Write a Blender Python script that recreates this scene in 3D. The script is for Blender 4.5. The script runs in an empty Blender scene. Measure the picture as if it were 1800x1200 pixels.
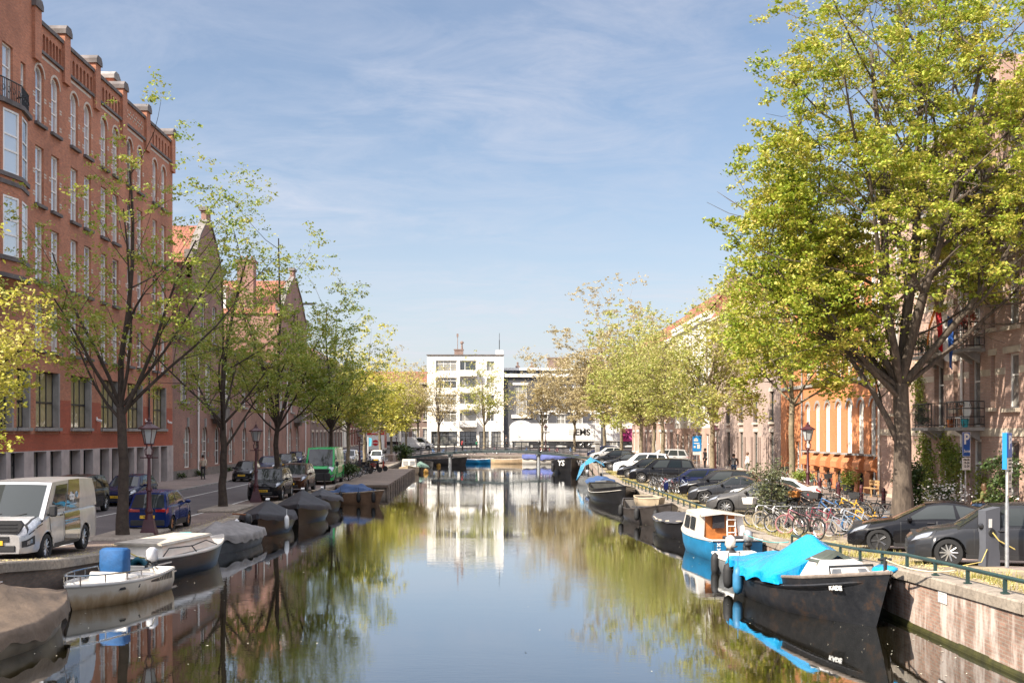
import bpy, math, random
import numpy as np
from mathutils import Vector, Matrix
rnd = random.Random(7)
S = bpy.context.scene
COL = S.collection
PI = math.pi
rad = math.radians
# ---- survey of the place: metres, water level z = 0, canal runs along +Y, eye 4.2 m above the water
FPX, CX, HY, CH = 2000.0, 858.0, 759.0, 4.2


def interp(x, pts):
    if x <= pts[0][0]:
        return pts[0][1]
    for (a, b), (c, d) in zip(pts, pts[1:]):
        if x <= c:
            return b + (d - b) * (x - a) / (c - a)
    return pts[-1][1]


GLP = [(12, 1.75), (24.5, 1.4), (27.5, 1.12), (30.7, .93), (37.6, .7), (50, .62), (150, .7), (165, 1.2), (180, 1.8)]
GRP = [(10, 1.6), (19.3, 1.33), (25, 1.2), (28, 1.0), (33, .78), (40, .7), (80, .7), (95, .95), (150, 1.0), (165, 1.3), (180, 1.8)]
gl = lambda y: interp(y, GLP)
gr = lambda y: interp(y, GRP)
WLX = lambda y: interp(y, [(0, -10.5), (60, -10.4), (110, -10.0), (153, -10.6)])
WRX = lambda y: interp(y, [(0, 9.1), (92, 9.1), (145, 12.6), (153, 13.0)])
G = lambda x, y: gl(y) if x < 0 else gr(y)


def at(px, py, side=1, z=None):
    """survey point of a photo pixel standing on the ground (or at height z)"""
    y = 50.0
    for _ in range(40):
        g = z if z is not None else (gl(y) if side < 0 else gr(y))
        y = .5 * y + .5 * FPX * (CH - g) / (py - HY)
    return (px - CX) * y / FPX, y


def atx(px, X):
    return X * FPX / (px - CX)


# ------------------------------------------------------------------ mesh builder
class MB:
    def __init__(s):
        s.v, s.f, s.mi, s.m, s.T = [], [], [], 0, None

    def add(s, vs, fs):
        o = len(s.v)
        if s.T is not None:
            vs = [tuple(s.T @ Vector(p)) for p in vs]
        s.v.extend(vs)
        for f in fs:
            s.f.append([i + o for i in f])
            s.mi.append(s.m)

    def quad(s, *p):
        s.add(list(p), [list(range(len(p)))])

    def box(s, x0, x1, y0, y1, z0, z1):
        s.add([(x0, y0, z0), (x1, y0, z0), (x1, y1, z0), (x0, y1, z0), (x0, y0, z1), (x1, y0, z1), (x1, y1, z1), (x0, y1, z1)],
              [(0, 3, 2, 1), (4, 5, 6, 7), (0, 1, 5, 4), (1, 2, 6, 5), (2, 3, 7, 6), (3, 0, 4, 7)])

    def cbox(s, c, d, rz=0, rx=0, ry=0, bev=0):
        T0 = s.T
        M = Matrix.Translation(c) @ Matrix.Rotation(rz, 4, 'Z') @ Matrix.Rotation(ry, 4, 'Y') @ Matrix.Rotation(rx, 4, 'X')
        s.T = M if T0 is None else T0 @ M
        x, y, z = d[0] / 2, d[1] / 2, d[2] / 2
        if bev:
            b = bev
            P = [(-x + b, -y), (x - b, -y), (x, -y + b), (x, y - b), (x - b, y), (-x + b, y), (-x, y - b), (-x, -y + b)]
            Q = [(px * (1 - b / max(x, .01)), py * (1 - b / max(y, .01))) for px, py in P]
            s.loft([[(a, c2, -z) for a, c2 in Q], [(a, c2, -z + b) for a, c2 in P], [(a, c2, z - b) for a, c2 in P], [(a, c2, z) for a, c2 in Q]])
        else:
            s.box(-x, x, -y, y, -z, z)
        s.T = T0

    def loft(s, rings, closed=True, caps=True):
        n = len(rings[0])
        vs = [p for r in rings for p in r]
        fs = []
        for i in range(len(rings) - 1):
            for j in range(n if closed else n - 1):
                k = (j + 1) % n
                fs.append((i * n + j, i * n + k, (i + 1) * n + k, (i + 1) * n + j))
        if caps and closed:
            fs.append(tuple(range(n - 1, -1, -1)))
            fs.append(tuple((len(rings) - 1) * n + j for j in range(n)))
        s.add(vs, fs)

    def tube(s, pts, r, n=6, caps=True):
        pts = [Vector(p) for p in pts]
        if not isinstance(r, (list, tuple)):
            r = [r] * len(pts)
        rings = []
        up = Vector((0, 0, 1))
        prev = None
        for i, p in enumerate(pts):
            d = (pts[min(i + 1, len(pts) - 1)] - pts[max(i - 1, 0)])
            if d.length < 1e-9:
                d = Vector((0, 0, 1))
            d.normalize()
            if prev is None:
                a = d.cross(up)
                if a.length < .05:
                    a = d.cross(Vector((1, 0, 0)))
            else:
                a = prev - d * prev.dot(d)
            a.normalize()
            prev = a
            b = d.cross(a)
            rings.append([tuple(p + (a * math.cos(2 * PI * k / n) + b * math.sin(2 * PI * k / n)) * r[i]) for k in range(n)])
        s.loft(rings, True, caps)

    def lathe(s, prof, n=12, c=(0, 0, 0), axis='z', sx=1, sy=1):
        rings = []
        for r, h in prof:
            ring = []
            for k in range(n):
                a = 2 * PI * k / n
                u, w = r * math.cos(a) * sx, r * math.sin(a) * sy
                p = (u, w, h) if axis == 'z' else ((h, u, w) if axis == 'x' else (w, h, u))
                ring.append((p[0] + c[0], p[1] + c[1], p[2] + c[2]))
            rings.append(ring)
        s.loft(rings)

    def torus(s, R, r, n=24, m=6, axis='y', c=(0, 0, 0), sq=1.0):
        rings = []
        for i in range(n):
            a = 2 * PI * i / n
            ring = []
            for j in range(m):
                b = 2 * PI * j / m
                q = R + r * math.cos(b)
                w = r * sq * math.sin(b)
                u, h = q * math.cos(a), q * math.sin(a)
                p = (u, w, h) if axis == 'y' else ((w, u, h) if axis == 'x' else (u, h, w))
                ring.append((p[0] + c[0], p[1] + c[1], p[2] + c[2]))
            rings.append(ring)
        rings.append(rings[0])
        s.loft(rings, True, False)

    def prism(s, poly, a0, a1, axis='y'):
        """poly in the plane across axis: y -> (x,z), x -> (y,z), z -> (x,y)"""
        def P(p, h):
            return (p[0], h, p[1]) if axis == 'y' else ((h, p[0], p[1]) if axis == 'x' else (p[0], p[1], h))
        s.loft([[P(p, a0) for p in poly], [P(p, a1) for p in poly]])

    def mesh(s, name, mats, smooth=None):
        me = bpy.data.meshes.new(name)
        me.from_pydata([tuple(p) for p in s.v], [], s.f)
        if not isinstance(mats, (list, tuple)):
            mats = [mats]
        for m in mats:
            me.materials.append(m)
        if len(mats) > 1:
            me.polygons.foreach_set('material_index', s.mi)
        if smooth is not None:
            me.polygons.foreach_set('use_smooth', [True] * len(me.polygons))
            me.set_sharp_from_angle(angle=rad(smooth))
        boxuv(me)
        me.update()
        return me

    def build(s, name, mats, parent=None, smooth=None, loc=None, rz=0, fix=True):
        if fix:
            me = s.mesh(name, mats, smooth)
            import bmesh
            bm = bmesh.new()
            bm.from_mesh(me)
            bmesh.ops.recalc_face_normals(bm, faces=bm.faces)
            bm.to_mesh(me)
            bm.free()
        else:
            me = s.mesh(name, mats, smooth)
        return ob(name, me, parent, loc, rz)


def boxuv(me):
    n = len(me.polygons)
    if not n:
        return
    uv = me.uv_layers.new(name='UVMap')
    nl = len(me.loops)
    li = np.empty(nl, np.int32); me.loops.foreach_get('vertex_index', li)
    co = np.empty(len(me.vertices) * 3, np.float32); me.vertices.foreach_get('co', co); co = co.reshape(-1, 3)
    no = np.empty(n * 3, np.float32); me.polygons.foreach_get('normal', no); no = np.abs(no.reshape(-1, 3))
    tot = np.empty(n, np.int32); me.polygons.foreach_get('loop_total', tot)
    ax = np.repeat(np.argmax(no, 1), tot)
    p = co[li]
    U = np.where(ax == 0, p[:, 1], p[:, 0])
    V = np.where(ax == 2, p[:, 1], p[:, 2])
    uv.data.foreach_set('uv', np.stack([U, V], 1).astype(np.float32).ravel())


def ob(name, me, parent=None, loc=None, rz=0, rot=None, sc=None):
    o = bpy.data.objects.new(name, me)
    COL.objects.link(o)
    if parent is not None:
        o.parent = parent
    if loc is not None:
        o.location = loc
    if rot is not None:
        o.rotation_euler = rot
    elif rz:
        o.rotation_euler = (0, 0, rz)
    if sc is not None:
        o.scale = sc
    return o


def tag(o, label, cat, group=None, kind=None):
    o['label'] = label
    if cat:
        o['category'] = cat
    if group:
        o['group'] = group
    if kind:
        o['kind'] = kind
    return o


def thing(name, label, cat, loc=(0, 0, 0), rz=0, group=None):
    return tag(ob(name, None, None, loc, rz), label, cat, group)


def struct(o, label=None, cat=None):
    o['kind'] = 'structure'
    if label:
        o['label'] = label
        o['category'] = cat or o.name.split('.')[0].replace('_', ' ')
    return o


def copy_tree(o, parent=None):
    c = o.copy()
    COL.objects.link(c)
    if parent is not None:
        c.parent = parent
    for ch in [k for k in o.children]:
        copy_tree(ch, c)
    return c


# ------------------------------------------------------------------ materials
MATS = {}


class N:
    def __init__(s, name):
        s.mat = bpy.data.materials.new(name)
        s.mat.use_nodes = True
        s.t = s.mat.node_tree
        s.t.nodes.clear()
        s.out = s.n('ShaderNodeOutputMaterial')

    def n(s, typ, **kw):
        nd = s.t.nodes.new(typ)
        for k, v in kw.items():
            if k.startswith('i_'):
                nd.inputs[k[2:].replace('_', ' ')].default_value = v
            else:
                setattr(nd, k, v)
        return nd

    def l(s, a, b):
        s.t.links.new(a, b)

    def noise(s, vec, scale, detail=3, rough=.6):
        nd = s.n('ShaderNodeTexNoise')
        nd.inputs['Scale'].default_value = scale
        nd.inputs['Detail'].default_value = detail
        nd.inputs['Roughness'].default_value = rough
        if vec is not None:
            s.l(vec, nd.inputs['Vector'])
        return nd.outputs['Fac']

    def ramp(s, fac, stops):
        r = s.n('ShaderNodeValToRGB')
        el = r.color_ramp.elements
        while len(el) < len(stops):
            el.new(.5)
        for e, (p, c) in zip(el, stops):
            e.position = p
            e.color = (*c, 1) if len(c) == 3 else c
        s.l(fac, r.inputs['Fac'])
        return r.outputs['Color']

    def mix(s, fac, a, b, mode='MIX'):
        m = s.n('ShaderNodeMix', data_type='RGBA', blend_type=mode)
        for sock, val in ((m.inputs[0], fac), (m.inputs[6], a), (m.inputs[7], b)):
            if hasattr(val, 'type') and hasattr(val, 'links'):
                s.l(val, sock)
            elif isinstance(val, (int, float)):
                sock.default_value = val
            else:
                sock.default_value = (*val, 1)
        return m.outputs[2]

    def pr(s, col=None, rough=.6, metal=0, coat=0, ior=None, normal=None, spec=None):
        b = s.n('ShaderNodeBsdfPrincipled')
        if col is not None:
            if hasattr(col, 'links'):
                s.l(col, b.inputs['Base Color'])
            else:
                b.inputs['Base Color'].default_value = (*col, 1)
        if hasattr(rough, 'links'):
            s.l(rough, b.inputs['Roughness'])
        else:
            b.inputs['Roughness'].default_value = rough
        b.inputs['Metallic'].default_value = metal
        if coat:
            b.inputs['Coat Weight'].default_value = coat
            b.inputs['Coat Roughness'].default_value = .03
        if ior:
            b.inputs['IOR'].default_value = ior
        if spec is not None:
            b.inputs['Specular IOR Level'].default_value = spec
        if normal is not None:
            s.l(normal, b.inputs['Normal'])
        s.l(b.outputs[0], s.out.inputs[0])
        return b

    def bump(s, h, strength=.3, dist=.02):
        b = s.n('ShaderNodeBump')
        b.inputs['Strength'].default_value = strength
        b.inputs['Distance'].default_value = dist
        s.l(h, b.inputs['Height'])
        return b.outputs[0]

    def tc(s, which='Object', scale=None):
        o = s.n('ShaderNodeTexCoord').outputs[which]
        if scale is not None:
            m = s.n('ShaderNodeMapping')
            m.inputs['Scale'].default_value = scale
            s.l(o, m.inputs['Vector'])
            o = m.outputs[0]
        return o


def mul(c, k):
    return tuple(min(1, x * k) for x in c)


def mat(name, col, rough=.6, metal=0, var=.25, vs=3.0, coat=0, bump=0, bs=30, ior=None, col2=None, spec=None):
    """plain surface with two scales of uneven colour"""
    if name in MATS:
        return MATS[name]
    k = N(name)
    v = k.tc('Object')
    a = k.noise(v, vs, 4)
    c = k.ramp(a, [(.3, mul(col, 1 - var)), (.7, col2 or mul(col, 1 + var))])
    nm = k.bump(k.noise(v, bs, 3), .4, bump) if bump else None
    k.pr(c, rough, metal, coat, ior, nm, spec)
    MATS[name] = k.mat
    return k.mat


def brick(name, c1, c2, mort, w=.22, h=.065, ms=.012, dirt=.35, bump=.006, coord='UV', rough=.85, stain=None, off=.5):
    if name in MATS:
        return MATS[name]
    k = N(name)
    uv = k.tc(coord)
    b = k.n('ShaderNodeTexBrick')
    b.offset = off
    k.l(uv, b.inputs['Vector'])
    for i, c in (('Color1', c1), ('Color2', c2), ('Mortar', mort)):
        b.inputs[i].default_value = (*c, 1)
    b.inputs['Scale'].default_value = 1
    b.inputs['Mortar Size'].default_value = ms
    b.inputs['Mortar Smooth'].default_value = .3
    b.inputs['Bias'].default_value = -.1
    b.inputs['Brick Width'].default_value = w
    b.inputs['Row Height'].default_value = h
    n1 = k.noise(uv, .35, 5, .65)
    n2 = k.noise(k.tc(coord, (1.0, 3.2, 1)), 3.2, 5, .75)
    d = k.ramp(n1, [(.3, (1 - dirt,) * 3), (.7, (1 + dirt * .35,) * 3)])
    d2 = k.ramp(n2, [(.32, (1 - dirt * .75,) * 3), (.68, (1 + dirt * .4,) * 3)])
    c = k.mix(1, k.mix(1, b.outputs['Color'], d, 'MULTIPLY'), d2, 'MULTIPLY')
    if stain:
        sc, lo = stain
        m = k.tc(coord, (1.6, .35, 1))
        c = k.mix(k.ramp(k.noise(m, 1.7, 6, .7), [(lo, (0, 0, 0)), (lo + .17, (.75,) * 3)]), c, sc)
    k.pr(c, rough, normal=k.bump(b.outputs['Fac'], -.5, bump))
    MATS[name] = k.mat
    return k.mat


def glass(name, col=(.03, .035, .04), col2=(.25, .24, .22), p=.6, ior=1.9, wob=.02):
    """window pane: reflective skin over a dark room, some panes with pale blinds"""
    if name in MATS:
        return MATS[name]
    k = N(name)
    oi = k.n('ShaderNodeObjectInfo').outputs['Random']
    uv = k.tc('UV')
    n = k.noise(uv, 1.3, 2)
    a = k.n('ShaderNodeMath', operation='ADD')
    k.l(oi, a.inputs[0]); k.l(n, a.inputs[1])
    c = k.ramp(a.outputs[0], [(p, col), (min(.98, p + .35), col2)])
    k.pr(c, .03, ior=ior, normal=k.bump(k.noise(uv, .8, 2), wob, .05))
    MATS[name] = k.mat
    return k.mat


def paint(name, col, metal=.0, rough=.25):
    if name in MATS:
        return MATS[name]
    k = N(name)
    v = k.tc('Object')
    d = k.ramp(k.noise(v, 2.2, 5, .7), [(.35, mul(col, .88)), (.65, mul(col, 1.06))])
    k.pr(d, rough, metal, coat=.32, spec=.12)
    MATS[name] = k.mat
    return k.mat


def leafmat(name, c1, c2, c3, tr=.42):
    if name in MATS:
        return MATS[name]
    k = N(name)
    rnd_i = k.n('ShaderNodeNewGeometry').outputs['Random Per Island']
    big = k.noise(k.tc('Object'), .55, 2)
    a = k.n('ShaderNodeMath', operation='MULTIPLY_ADD')
    k.l(rnd_i, a.inputs[0]); a.inputs[1].default_value = .5
    k.l(big, a.inputs[2])
    c = k.ramp(a.outputs[0], [(.4, c1), (.72, c2), (1.0, c3)])
    d = k.n('ShaderNodeBsdfPrincipled')
    k.l(c, d.inputs['Base Color']); d.inputs['Roughness'].default_value = .5
    t = k.n('ShaderNodeBsdfTranslucent')
    k.l(c, t.inputs['Color'])
    m = k.n('ShaderNodeMixShader')
    m.inputs[0].default_value = tr
    k.l(d.outputs[0], m.inputs[1]); k.l(t.outputs[0], m.inputs[2])
    k.l(m.outputs[0], k.out.inputs[0])
    MATS[name] = k.mat
    return k.mat


def text_mesh(txt, size, depth=.006, bold=0, shear=0, align='CENTER'):
    cu = bpy.data.curves.new('lettering', 'FONT')
    cu.body = txt
    cu.size = size
    cu.extrude = depth
    cu.offset = bold
    cu.shear = shear
    cu.align_x = align
    cu.align_y = 'CENTER'
    cu.resolution_u = 3
    o = bpy.data.objects.new('lettering', cu)
    COL.objects.link(o)
    bpy.context.view_layer.update()
    me = bpy.data.meshes.new_from_object(o.evaluated_get(bpy.context.evaluated_depsgraph_get()))
    bpy.data.objects.remove(o)
    bpy.data.curves.remove(cu)
    return me


def text(name, txt, size, m, parent, loc, rot, **kw):
    me = text_mesh(txt, size, **kw)
    me.materials.clear()
    me.materials.append(m)
    return ob(name, me, parent, loc, rot=rot)


# palette
BLACK = mat('black_rubber', (.012, .012, .013), .7, var=.3)
DARKMETAL = mat('dark_painted_metal', (.02, .022, .024), .45)
GREYMETAL = mat('galvanised_metal', (.38, .39, .4), .45, .6, vs=9)
CHROME = mat('bright_metal', (.6, .6, .6), .2, 1, var=.1)
WHITE = mat('white_paint', (.74, .73, .7), .45, var=.06, vs=5)
STONE = mat('grey_stone', (.27, .26, .245), .85, var=.3, vs=1.4, bump=.01)
DSTONE = mat('dark_stone', (.13, .115, .11), .85, var=.35, vs=1.8, bump=.01)
SAND = mat('pale_sandstone', (.5, .43, .34), .85, var=.2, vs=2)
WOOD = mat('varnished_wood', (.3, .1, .03), .4, var=.3, vs=6)
GREYWOOD = mat('weathered_wood', (.22, .18, .145), .85, var=.35, vs=3)
BURG = mat('burgundy_paint', (.06, .013, .018), .45, var=.15)
GREEN_RAIL = mat('green_rail_paint', (.02, .045, .042), .4, var=.2)
GLASS = glass('window_glass')
GLASSB = glass('window_glass_bright', (.06, .07, .085), (.5, .5, .49), .5, 4.2)
CARGLASS = glass('car_glass', (.006, .009, .009), (.03, .035, .035), .9, 1.46, .0)
# ------------------------------------------------------------------ camera, light, sky
cam = bpy.data.cameras.new('camera')
co = ob('camera', cam, None, (0, 0, CH), rot=(PI / 2, 0, 0))
cam.sensor_width = 36
cam.lens = 40
cam.shift_x = (900 - CX) / 1800
cam.shift_y = (HY - 600) / 1800
cam.clip_end = 5000
cam.clip_start = .1
S.camera = co
SUN_EL = rad(40)
sd = Vector((-.82, -.57, 0)).normalized()
SUN_AZ = math.atan2(sd.x, sd.y)
sun = bpy.data.lights.new('sun', 'SUN')
sun.energy = 5.0
sun.angle = rad(.5)
sun.color = (1, .9, .76)
so = ob('sun', sun, None, (-60, -60, 80))
so.rotation_euler = (-Vector((sd.x * math.cos(SUN_EL), sd.y * math.cos(SUN_EL), math.sin(SUN_EL)))).to_track_quat('-Z', 'Y').to_euler()
W = bpy.data.worlds.new('World')
S.world = W
W.use_nodes = True
wt = W.node_tree
wt.nodes.clear()
wo = wt.nodes.new('ShaderNodeOutputWorld')
bg = wt.nodes.new('ShaderNodeBackground')
sky = wt.nodes.new('ShaderNodeTexSky')
sky.sky_type = 'NISHITA'
sky.sun_disc = False
sky.sun_elevation = SUN_EL
sky.sun_rotation = SUN_AZ
sky.air_density = 1.0
sky.dust_density = 1.0
sky.ozone_density = 2.0
bg.inputs['Strength'].default_value = .0715
# thin high cloud: noise on the sky direction flattened to a layer
tc = wt.nodes.new('ShaderNodeTexCoord')
sx = wt.nodes.new('ShaderNodeSeparateXYZ')
wt.links.new(tc.outputs['Generated'], sx.inputs[0])


def wmath(op, a, b=None, c=None, clamp=False):
    m = wt.nodes.new('ShaderNodeMath')
    m.operation = op
    m.use_clamp = clamp
    for i, q in enumerate((a, b, c)):
        if q is None:
            continue
        if isinstance(q, (int, float)):
            m.inputs[i].default_value = q
        else:
            wt.links.new(q, m.inputs[i])
    return m.outputs[0]


zc = wmath('MAXIMUM', wmath('ADD', sx.outputs[2], .06), .02)
cx = wmath('DIVIDE', sx.outputs[0], zc)
cy = wmath('DIVIDE', sx.outputs[1], zc)
cv = wt.nodes.new('ShaderNodeCombineXYZ')
wt.links.new(wmath('MULTIPLY', cx, .85), cv.inputs[0])
wt.links.new(wmath('MULTIPLY', cy, 1.0), cv.inputs[1])


def wnoise(scale, detail, rough, dist=0.):
    n = wt.nodes.new('ShaderNodeTexNoise')
    n.inputs['Scale'].default_value = scale
    n.inputs['Detail'].default_value = detail
    n.inputs['Roughness'].default_value = rough
    n.inputs['Distortion'].default_value = dist
    wt.links.new(cv.outputs[0], n.inputs['Vector'])
    return n.outputs['Fac']


def wramp(f, lo, hi):
    return wmath('SMOOTHSTEP', f, lo, hi) if False else wmath('MULTIPLY', wmath('SUBTRACT', f, lo), 1 / (hi - lo), clamp=True)


big = wramp(wnoise(.5, 3, .5, .4), .40, .62)
fine = wramp(wnoise(2.6, 8, .68, .8), .40, .78)
ripple = wramp(wnoise(5.5, 5, .6, .3), .35, .75)
cl = wmath('MULTIPLY', big, wmath('ADD', fine, wmath('MULTIPLY', ripple, .35)), clamp=True)
hz = wmath('POWER', wmath('MULTIPLY_ADD', sx.outputs[2], -3.2, 1.0, clamp=True), 2.0)
over = wramp(sx.outputs[2], .40, .75)      # bright thin overcast added overhead, out of view, to fill the shaded walls
CLOUD_SUN, CLOUD_BASE, CLOUD_FILL = 9.0, 4.9, 7.5  # sun-side and overhead cloud brightened beyond the view to lift the shade
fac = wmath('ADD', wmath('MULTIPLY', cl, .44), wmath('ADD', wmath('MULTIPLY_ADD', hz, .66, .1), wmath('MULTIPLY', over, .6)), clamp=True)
mx = wt.nodes.new('ShaderNodeMix')
mx.data_type = 'RGBA'
wt.links.new(fac, mx.inputs[0])
wt.links.new(sky.outputs[0], mx.inputs[6])
dt = wt.nodes.new('ShaderNodeVectorMath')
dt.operation = 'DOT_PRODUCT'
wt.links.new(tc.outputs['Generated'], dt.inputs[0])
dt.inputs[1].default_value = (sd.x * math.cos(SUN_EL), sd.y * math.cos(SUN_EL), math.sin(SUN_EL))
glow = wmath('MULTIPLY_ADD', wmath('POWER', wmath('MULTIPLY_ADD', dt.outputs['Value'], .5, .5, clamp=True), 3.0), CLOUD_SUN, wmath('MULTIPLY_ADD', over, CLOUD_FILL, CLOUD_BASE))
cc = wt.nodes.new('ShaderNodeCombineColor')
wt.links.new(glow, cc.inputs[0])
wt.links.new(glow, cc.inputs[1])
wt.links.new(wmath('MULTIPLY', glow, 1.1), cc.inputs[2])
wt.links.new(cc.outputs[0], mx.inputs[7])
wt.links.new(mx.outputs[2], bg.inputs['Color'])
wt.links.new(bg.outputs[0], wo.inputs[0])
S.view_settings.view_transform = 'Standard'
S.view_settings.look = 'None'
S.view_settings.exposure = 1.12
S.view_settings.gamma = 1
S.render.engine = 'CYCLES'
S.cycles.max_bounces = 6
S.cycles.diffuse_bounces = 3
S.cycles.glossy_bounces = 3
S.cycles.transmission_bounces = 3
S.cycles.caustics_reflective = False
S.cycles.caustics_refractive = False
S.cycles.sample_clamp_indirect = 4
S.cycles.use_denoising = True

# ------------------------------------------------------------------ setting: water, quays, streets
k = N('canal_water')
v = k.tc('Object', (.55, 1.0, 1))
n1 = k.noise(v, 1.1, 3, .55)
n2 = k.noise(k.tc('Object', (1.2, 2.6, 1)), 3.0, 3, .5)
n3 = k.noise(k.tc('Object'), .09, 2, .5)
amp = k.ramp(n3, [(.42, (.12,) * 3), (.68, (1,) * 3)])
hh = k.mix(1, k.mix(.35, n1, n2), amp, 'MULTIPLY')
k.pr(k.ramp(n3, [(.3, (.009, .0075, .004)), (.7, (.012, .01, .005))]), .02, ior=1.33, normal=k.bump(hh, .2, .03))
pw = k.out.inputs[0].links[0].from_node
gls = k.n('ShaderNodeBsdfGlossy')
gls.inputs['Color'].default_value = (.93, .965, 1, 1)
gls.inputs['Roughness'].default_value = .004
k.l(k.bump(hh, .27, .03), gls.inputs['Normal'])
lw = k.n('ShaderNodeLayerWeight')
pwr = k.n('ShaderNodeMath', operation='POWER')
k.l(lw.outputs['Facing'], pwr.inputs[0])
pwr.inputs[1].default_value = 4.1
ms = k.n('ShaderNodeMixShader')
k.l(pwr.outputs[0], ms.inputs[0])
k.l(pw.outputs[0], ms.inputs[1])
k.l(gls.outputs[0], ms.inputs[2])
k.l(ms.outputs[0], k.out.inputs[0])
WATER = k.mat
m = MB()
m.quad((-24, -70, 0), (24, -70, 0), (24, 156, 0), (-24, 156, 0))
struct(m.build('water', WATER, fix=False), 'still brown canal water mirroring the houses and trees', 'water')
m = MB()
m.quad((-24, -70, -1.6), (24, -70, -1.6), (24, 156, -1.6), (-24, 156, -1.6))
struct(m.build('canal_bed', mat('mud', (.03, .022, .012), .9), fix=False))

YS = [-70, -20, 0, 12, 16, 19.3, 22, 24.5, 27.5, 30.7, 34, 37.6, 44, 50, 60, 70, 80, 92, 100, 110, 120, 130, 145, 153]


def strip(name, m_, fx0, fx1, g, dz=0., ys=YS, label=None, cat=None):
    b = MB()
    for y0, y1 in zip(ys, ys[1:]):
        b.quad((fx0(y0), y0, g(y0) + dz), (fx1(y0), y0, g(y0) + dz), (fx1(y1), y1, g(y1) + dz), (fx0(y1), y1, g(y1) + dz))
    return struct(b.build(name, m_, fix=False), label, cat)


C = lambda x: (lambda y: x)
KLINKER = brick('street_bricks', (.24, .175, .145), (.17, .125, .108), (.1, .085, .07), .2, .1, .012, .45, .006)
PAVE = brick('pavement_bricks', (.3, .23, .195), (.23, .18, .155), (.17, .14, .12), .22, .11, .01, .4, .006)
k = N('asphalt')
v = k.tc('Object')
c = k.mix(1, k.ramp(k.noise(v, .5, 5, .65), [(.3, (.07, .06, .06)), (.7, (.115, .1, .096))]), k.ramp(k.noise(v, 60, 2), [(.3, (.75,) * 3), (.7, (1.2,) * 3)]), 'MULTIPLY')
k.pr(c, .85, normal=k.bump(k.noise(v, 90, 2), .4, .01))
ASPHALT = k.mat
k = N('verge_soil')
v = k.tc('Object')
c = k.ramp(k.noise(v, 1.1, 6, .75), [(.25, (.12, .09, .06)), (.5, (.24, .19, .12)), (.62, (.36, .29, .17)), (.8, (.15, .15, .05))])
k.pr(c, .95, normal=k.bump(k.noise(v, 18, 4), .6, .03))
VERGE = k.mat
LINE = mat('road_marking_paint', (.55, .54, .5), .7, var=.3, vs=4)
GROUND = mat('ground_soil', (.16, .14, .12), .95, vs=.5)
# left bank
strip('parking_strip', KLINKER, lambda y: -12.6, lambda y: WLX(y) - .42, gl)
strip('street', ASPHALT, C(-18.6), C(-12.6), gl)
strip('road_marking', LINE, C(-12.72), C(-12.6), gl, .006)
strip('road_marking', LINE, C(-16.5), C(-16.38), gl, .006)
strip('pavement', PAVE, C(-23.2), C(-18.75), gl, .09)
b = MB()
for y0, y1 in zip(YS, YS[1:]):
    b.quad((-18.75, y0, gl(y0) + .09), (-18.6, y0, gl(y0) + .09), (-18.6, y1, gl(y1) + .09), (-18.75, y1, gl(y1) + .09))
    b.quad((-18.6, y0, gl(y0)), (-18.6, y1, gl(y1)), (-18.6, y1, gl(y1) + .09), (-18.6, y0, gl(y0) + .09))
struct(b.build('kerb', STONE, fix=False))
strip('ground', GROUND, C(-900), C(-23.2), gl, -.02)
# right bank
strip('verge', VERGE, lambda y: WRX(y) + .5, lambda y: max(11.6, WRX(y) + 2.2), gr, .0)
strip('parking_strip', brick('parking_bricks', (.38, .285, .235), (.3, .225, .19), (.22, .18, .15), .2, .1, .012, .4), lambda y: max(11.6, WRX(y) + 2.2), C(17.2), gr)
strip('pavement', PAVE, C(17.35), C(21.4), gr, .09)
b = MB()
for y0, y1 in zip(YS, YS[1:]):
    b.quad((17.2, y0, gr(y0) + .09), (17.35, y0, gr(y0) + .09), (17.35, y1, gr(y1) + .09), (17.2, y1, gr(y1) + .09))
    b.quad((17.2, y0, gr(y0)), (17.2, y0, gr(y0) + .09), (17.2, y1, gr(y1) + .09), (17.2, y1, gr(y1)))
struct(b.build('kerb', STONE, fix=False))
strip('ground', GROUND, C(21.4), C(900), gr, -.02)
# far bank across the canal's end
ge = lambda y: interp(y, [(153, 1.0), (165, 1.3), (180, 1.8)])
strip('street', ASPHALT, C(-120), C(120), ge, .012, [162, 165, 180, 215])
strip('pavement', KLINKER, C(-60), C(60), ge, .0, [153, 158, 162])
b = MB()
b.quad((-900, 215, 1.79), (900, 215, 1.79), (900, 3000, 1.79), (-900, 3000, 1.79))
b.quad((-900, 153, .85), (-60, 153, .85), (-60, 215, 1.75), (-900, 215, 1.75))
b.quad((60, 153, .85), (900, 153, .85), (900, 215, 1.75), (60, 215, 1.75))
struct(b.build('ground', GROUND, fix=False))
# quay walls with a coping stone
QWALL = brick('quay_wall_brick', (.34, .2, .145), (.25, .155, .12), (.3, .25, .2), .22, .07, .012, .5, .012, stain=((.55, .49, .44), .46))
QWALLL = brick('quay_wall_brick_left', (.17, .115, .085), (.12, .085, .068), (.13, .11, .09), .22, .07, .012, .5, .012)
MOSS = mat('wet_moss', (.035, .034, .006), .6, var=.5, vs=4, bump=.02)
k = N('coping_stone')
v = k.tc('UV')
c = k.mix(1, k.ramp(k.noise(v, .9, 5, .7), [(.3, (.2, .165, .13)), (.7, (.36, .31, .25))]), k.ramp(k.noise(v, 9, 4, .7), [(.3, (.6,) * 3), (.65, (1.1,) * 3)]), 'MULTIPLY')
k.pr(c, .9, normal=k.bump(k.noise(v, 14, 4), .6, .015))
COPING = k.mat


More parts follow.
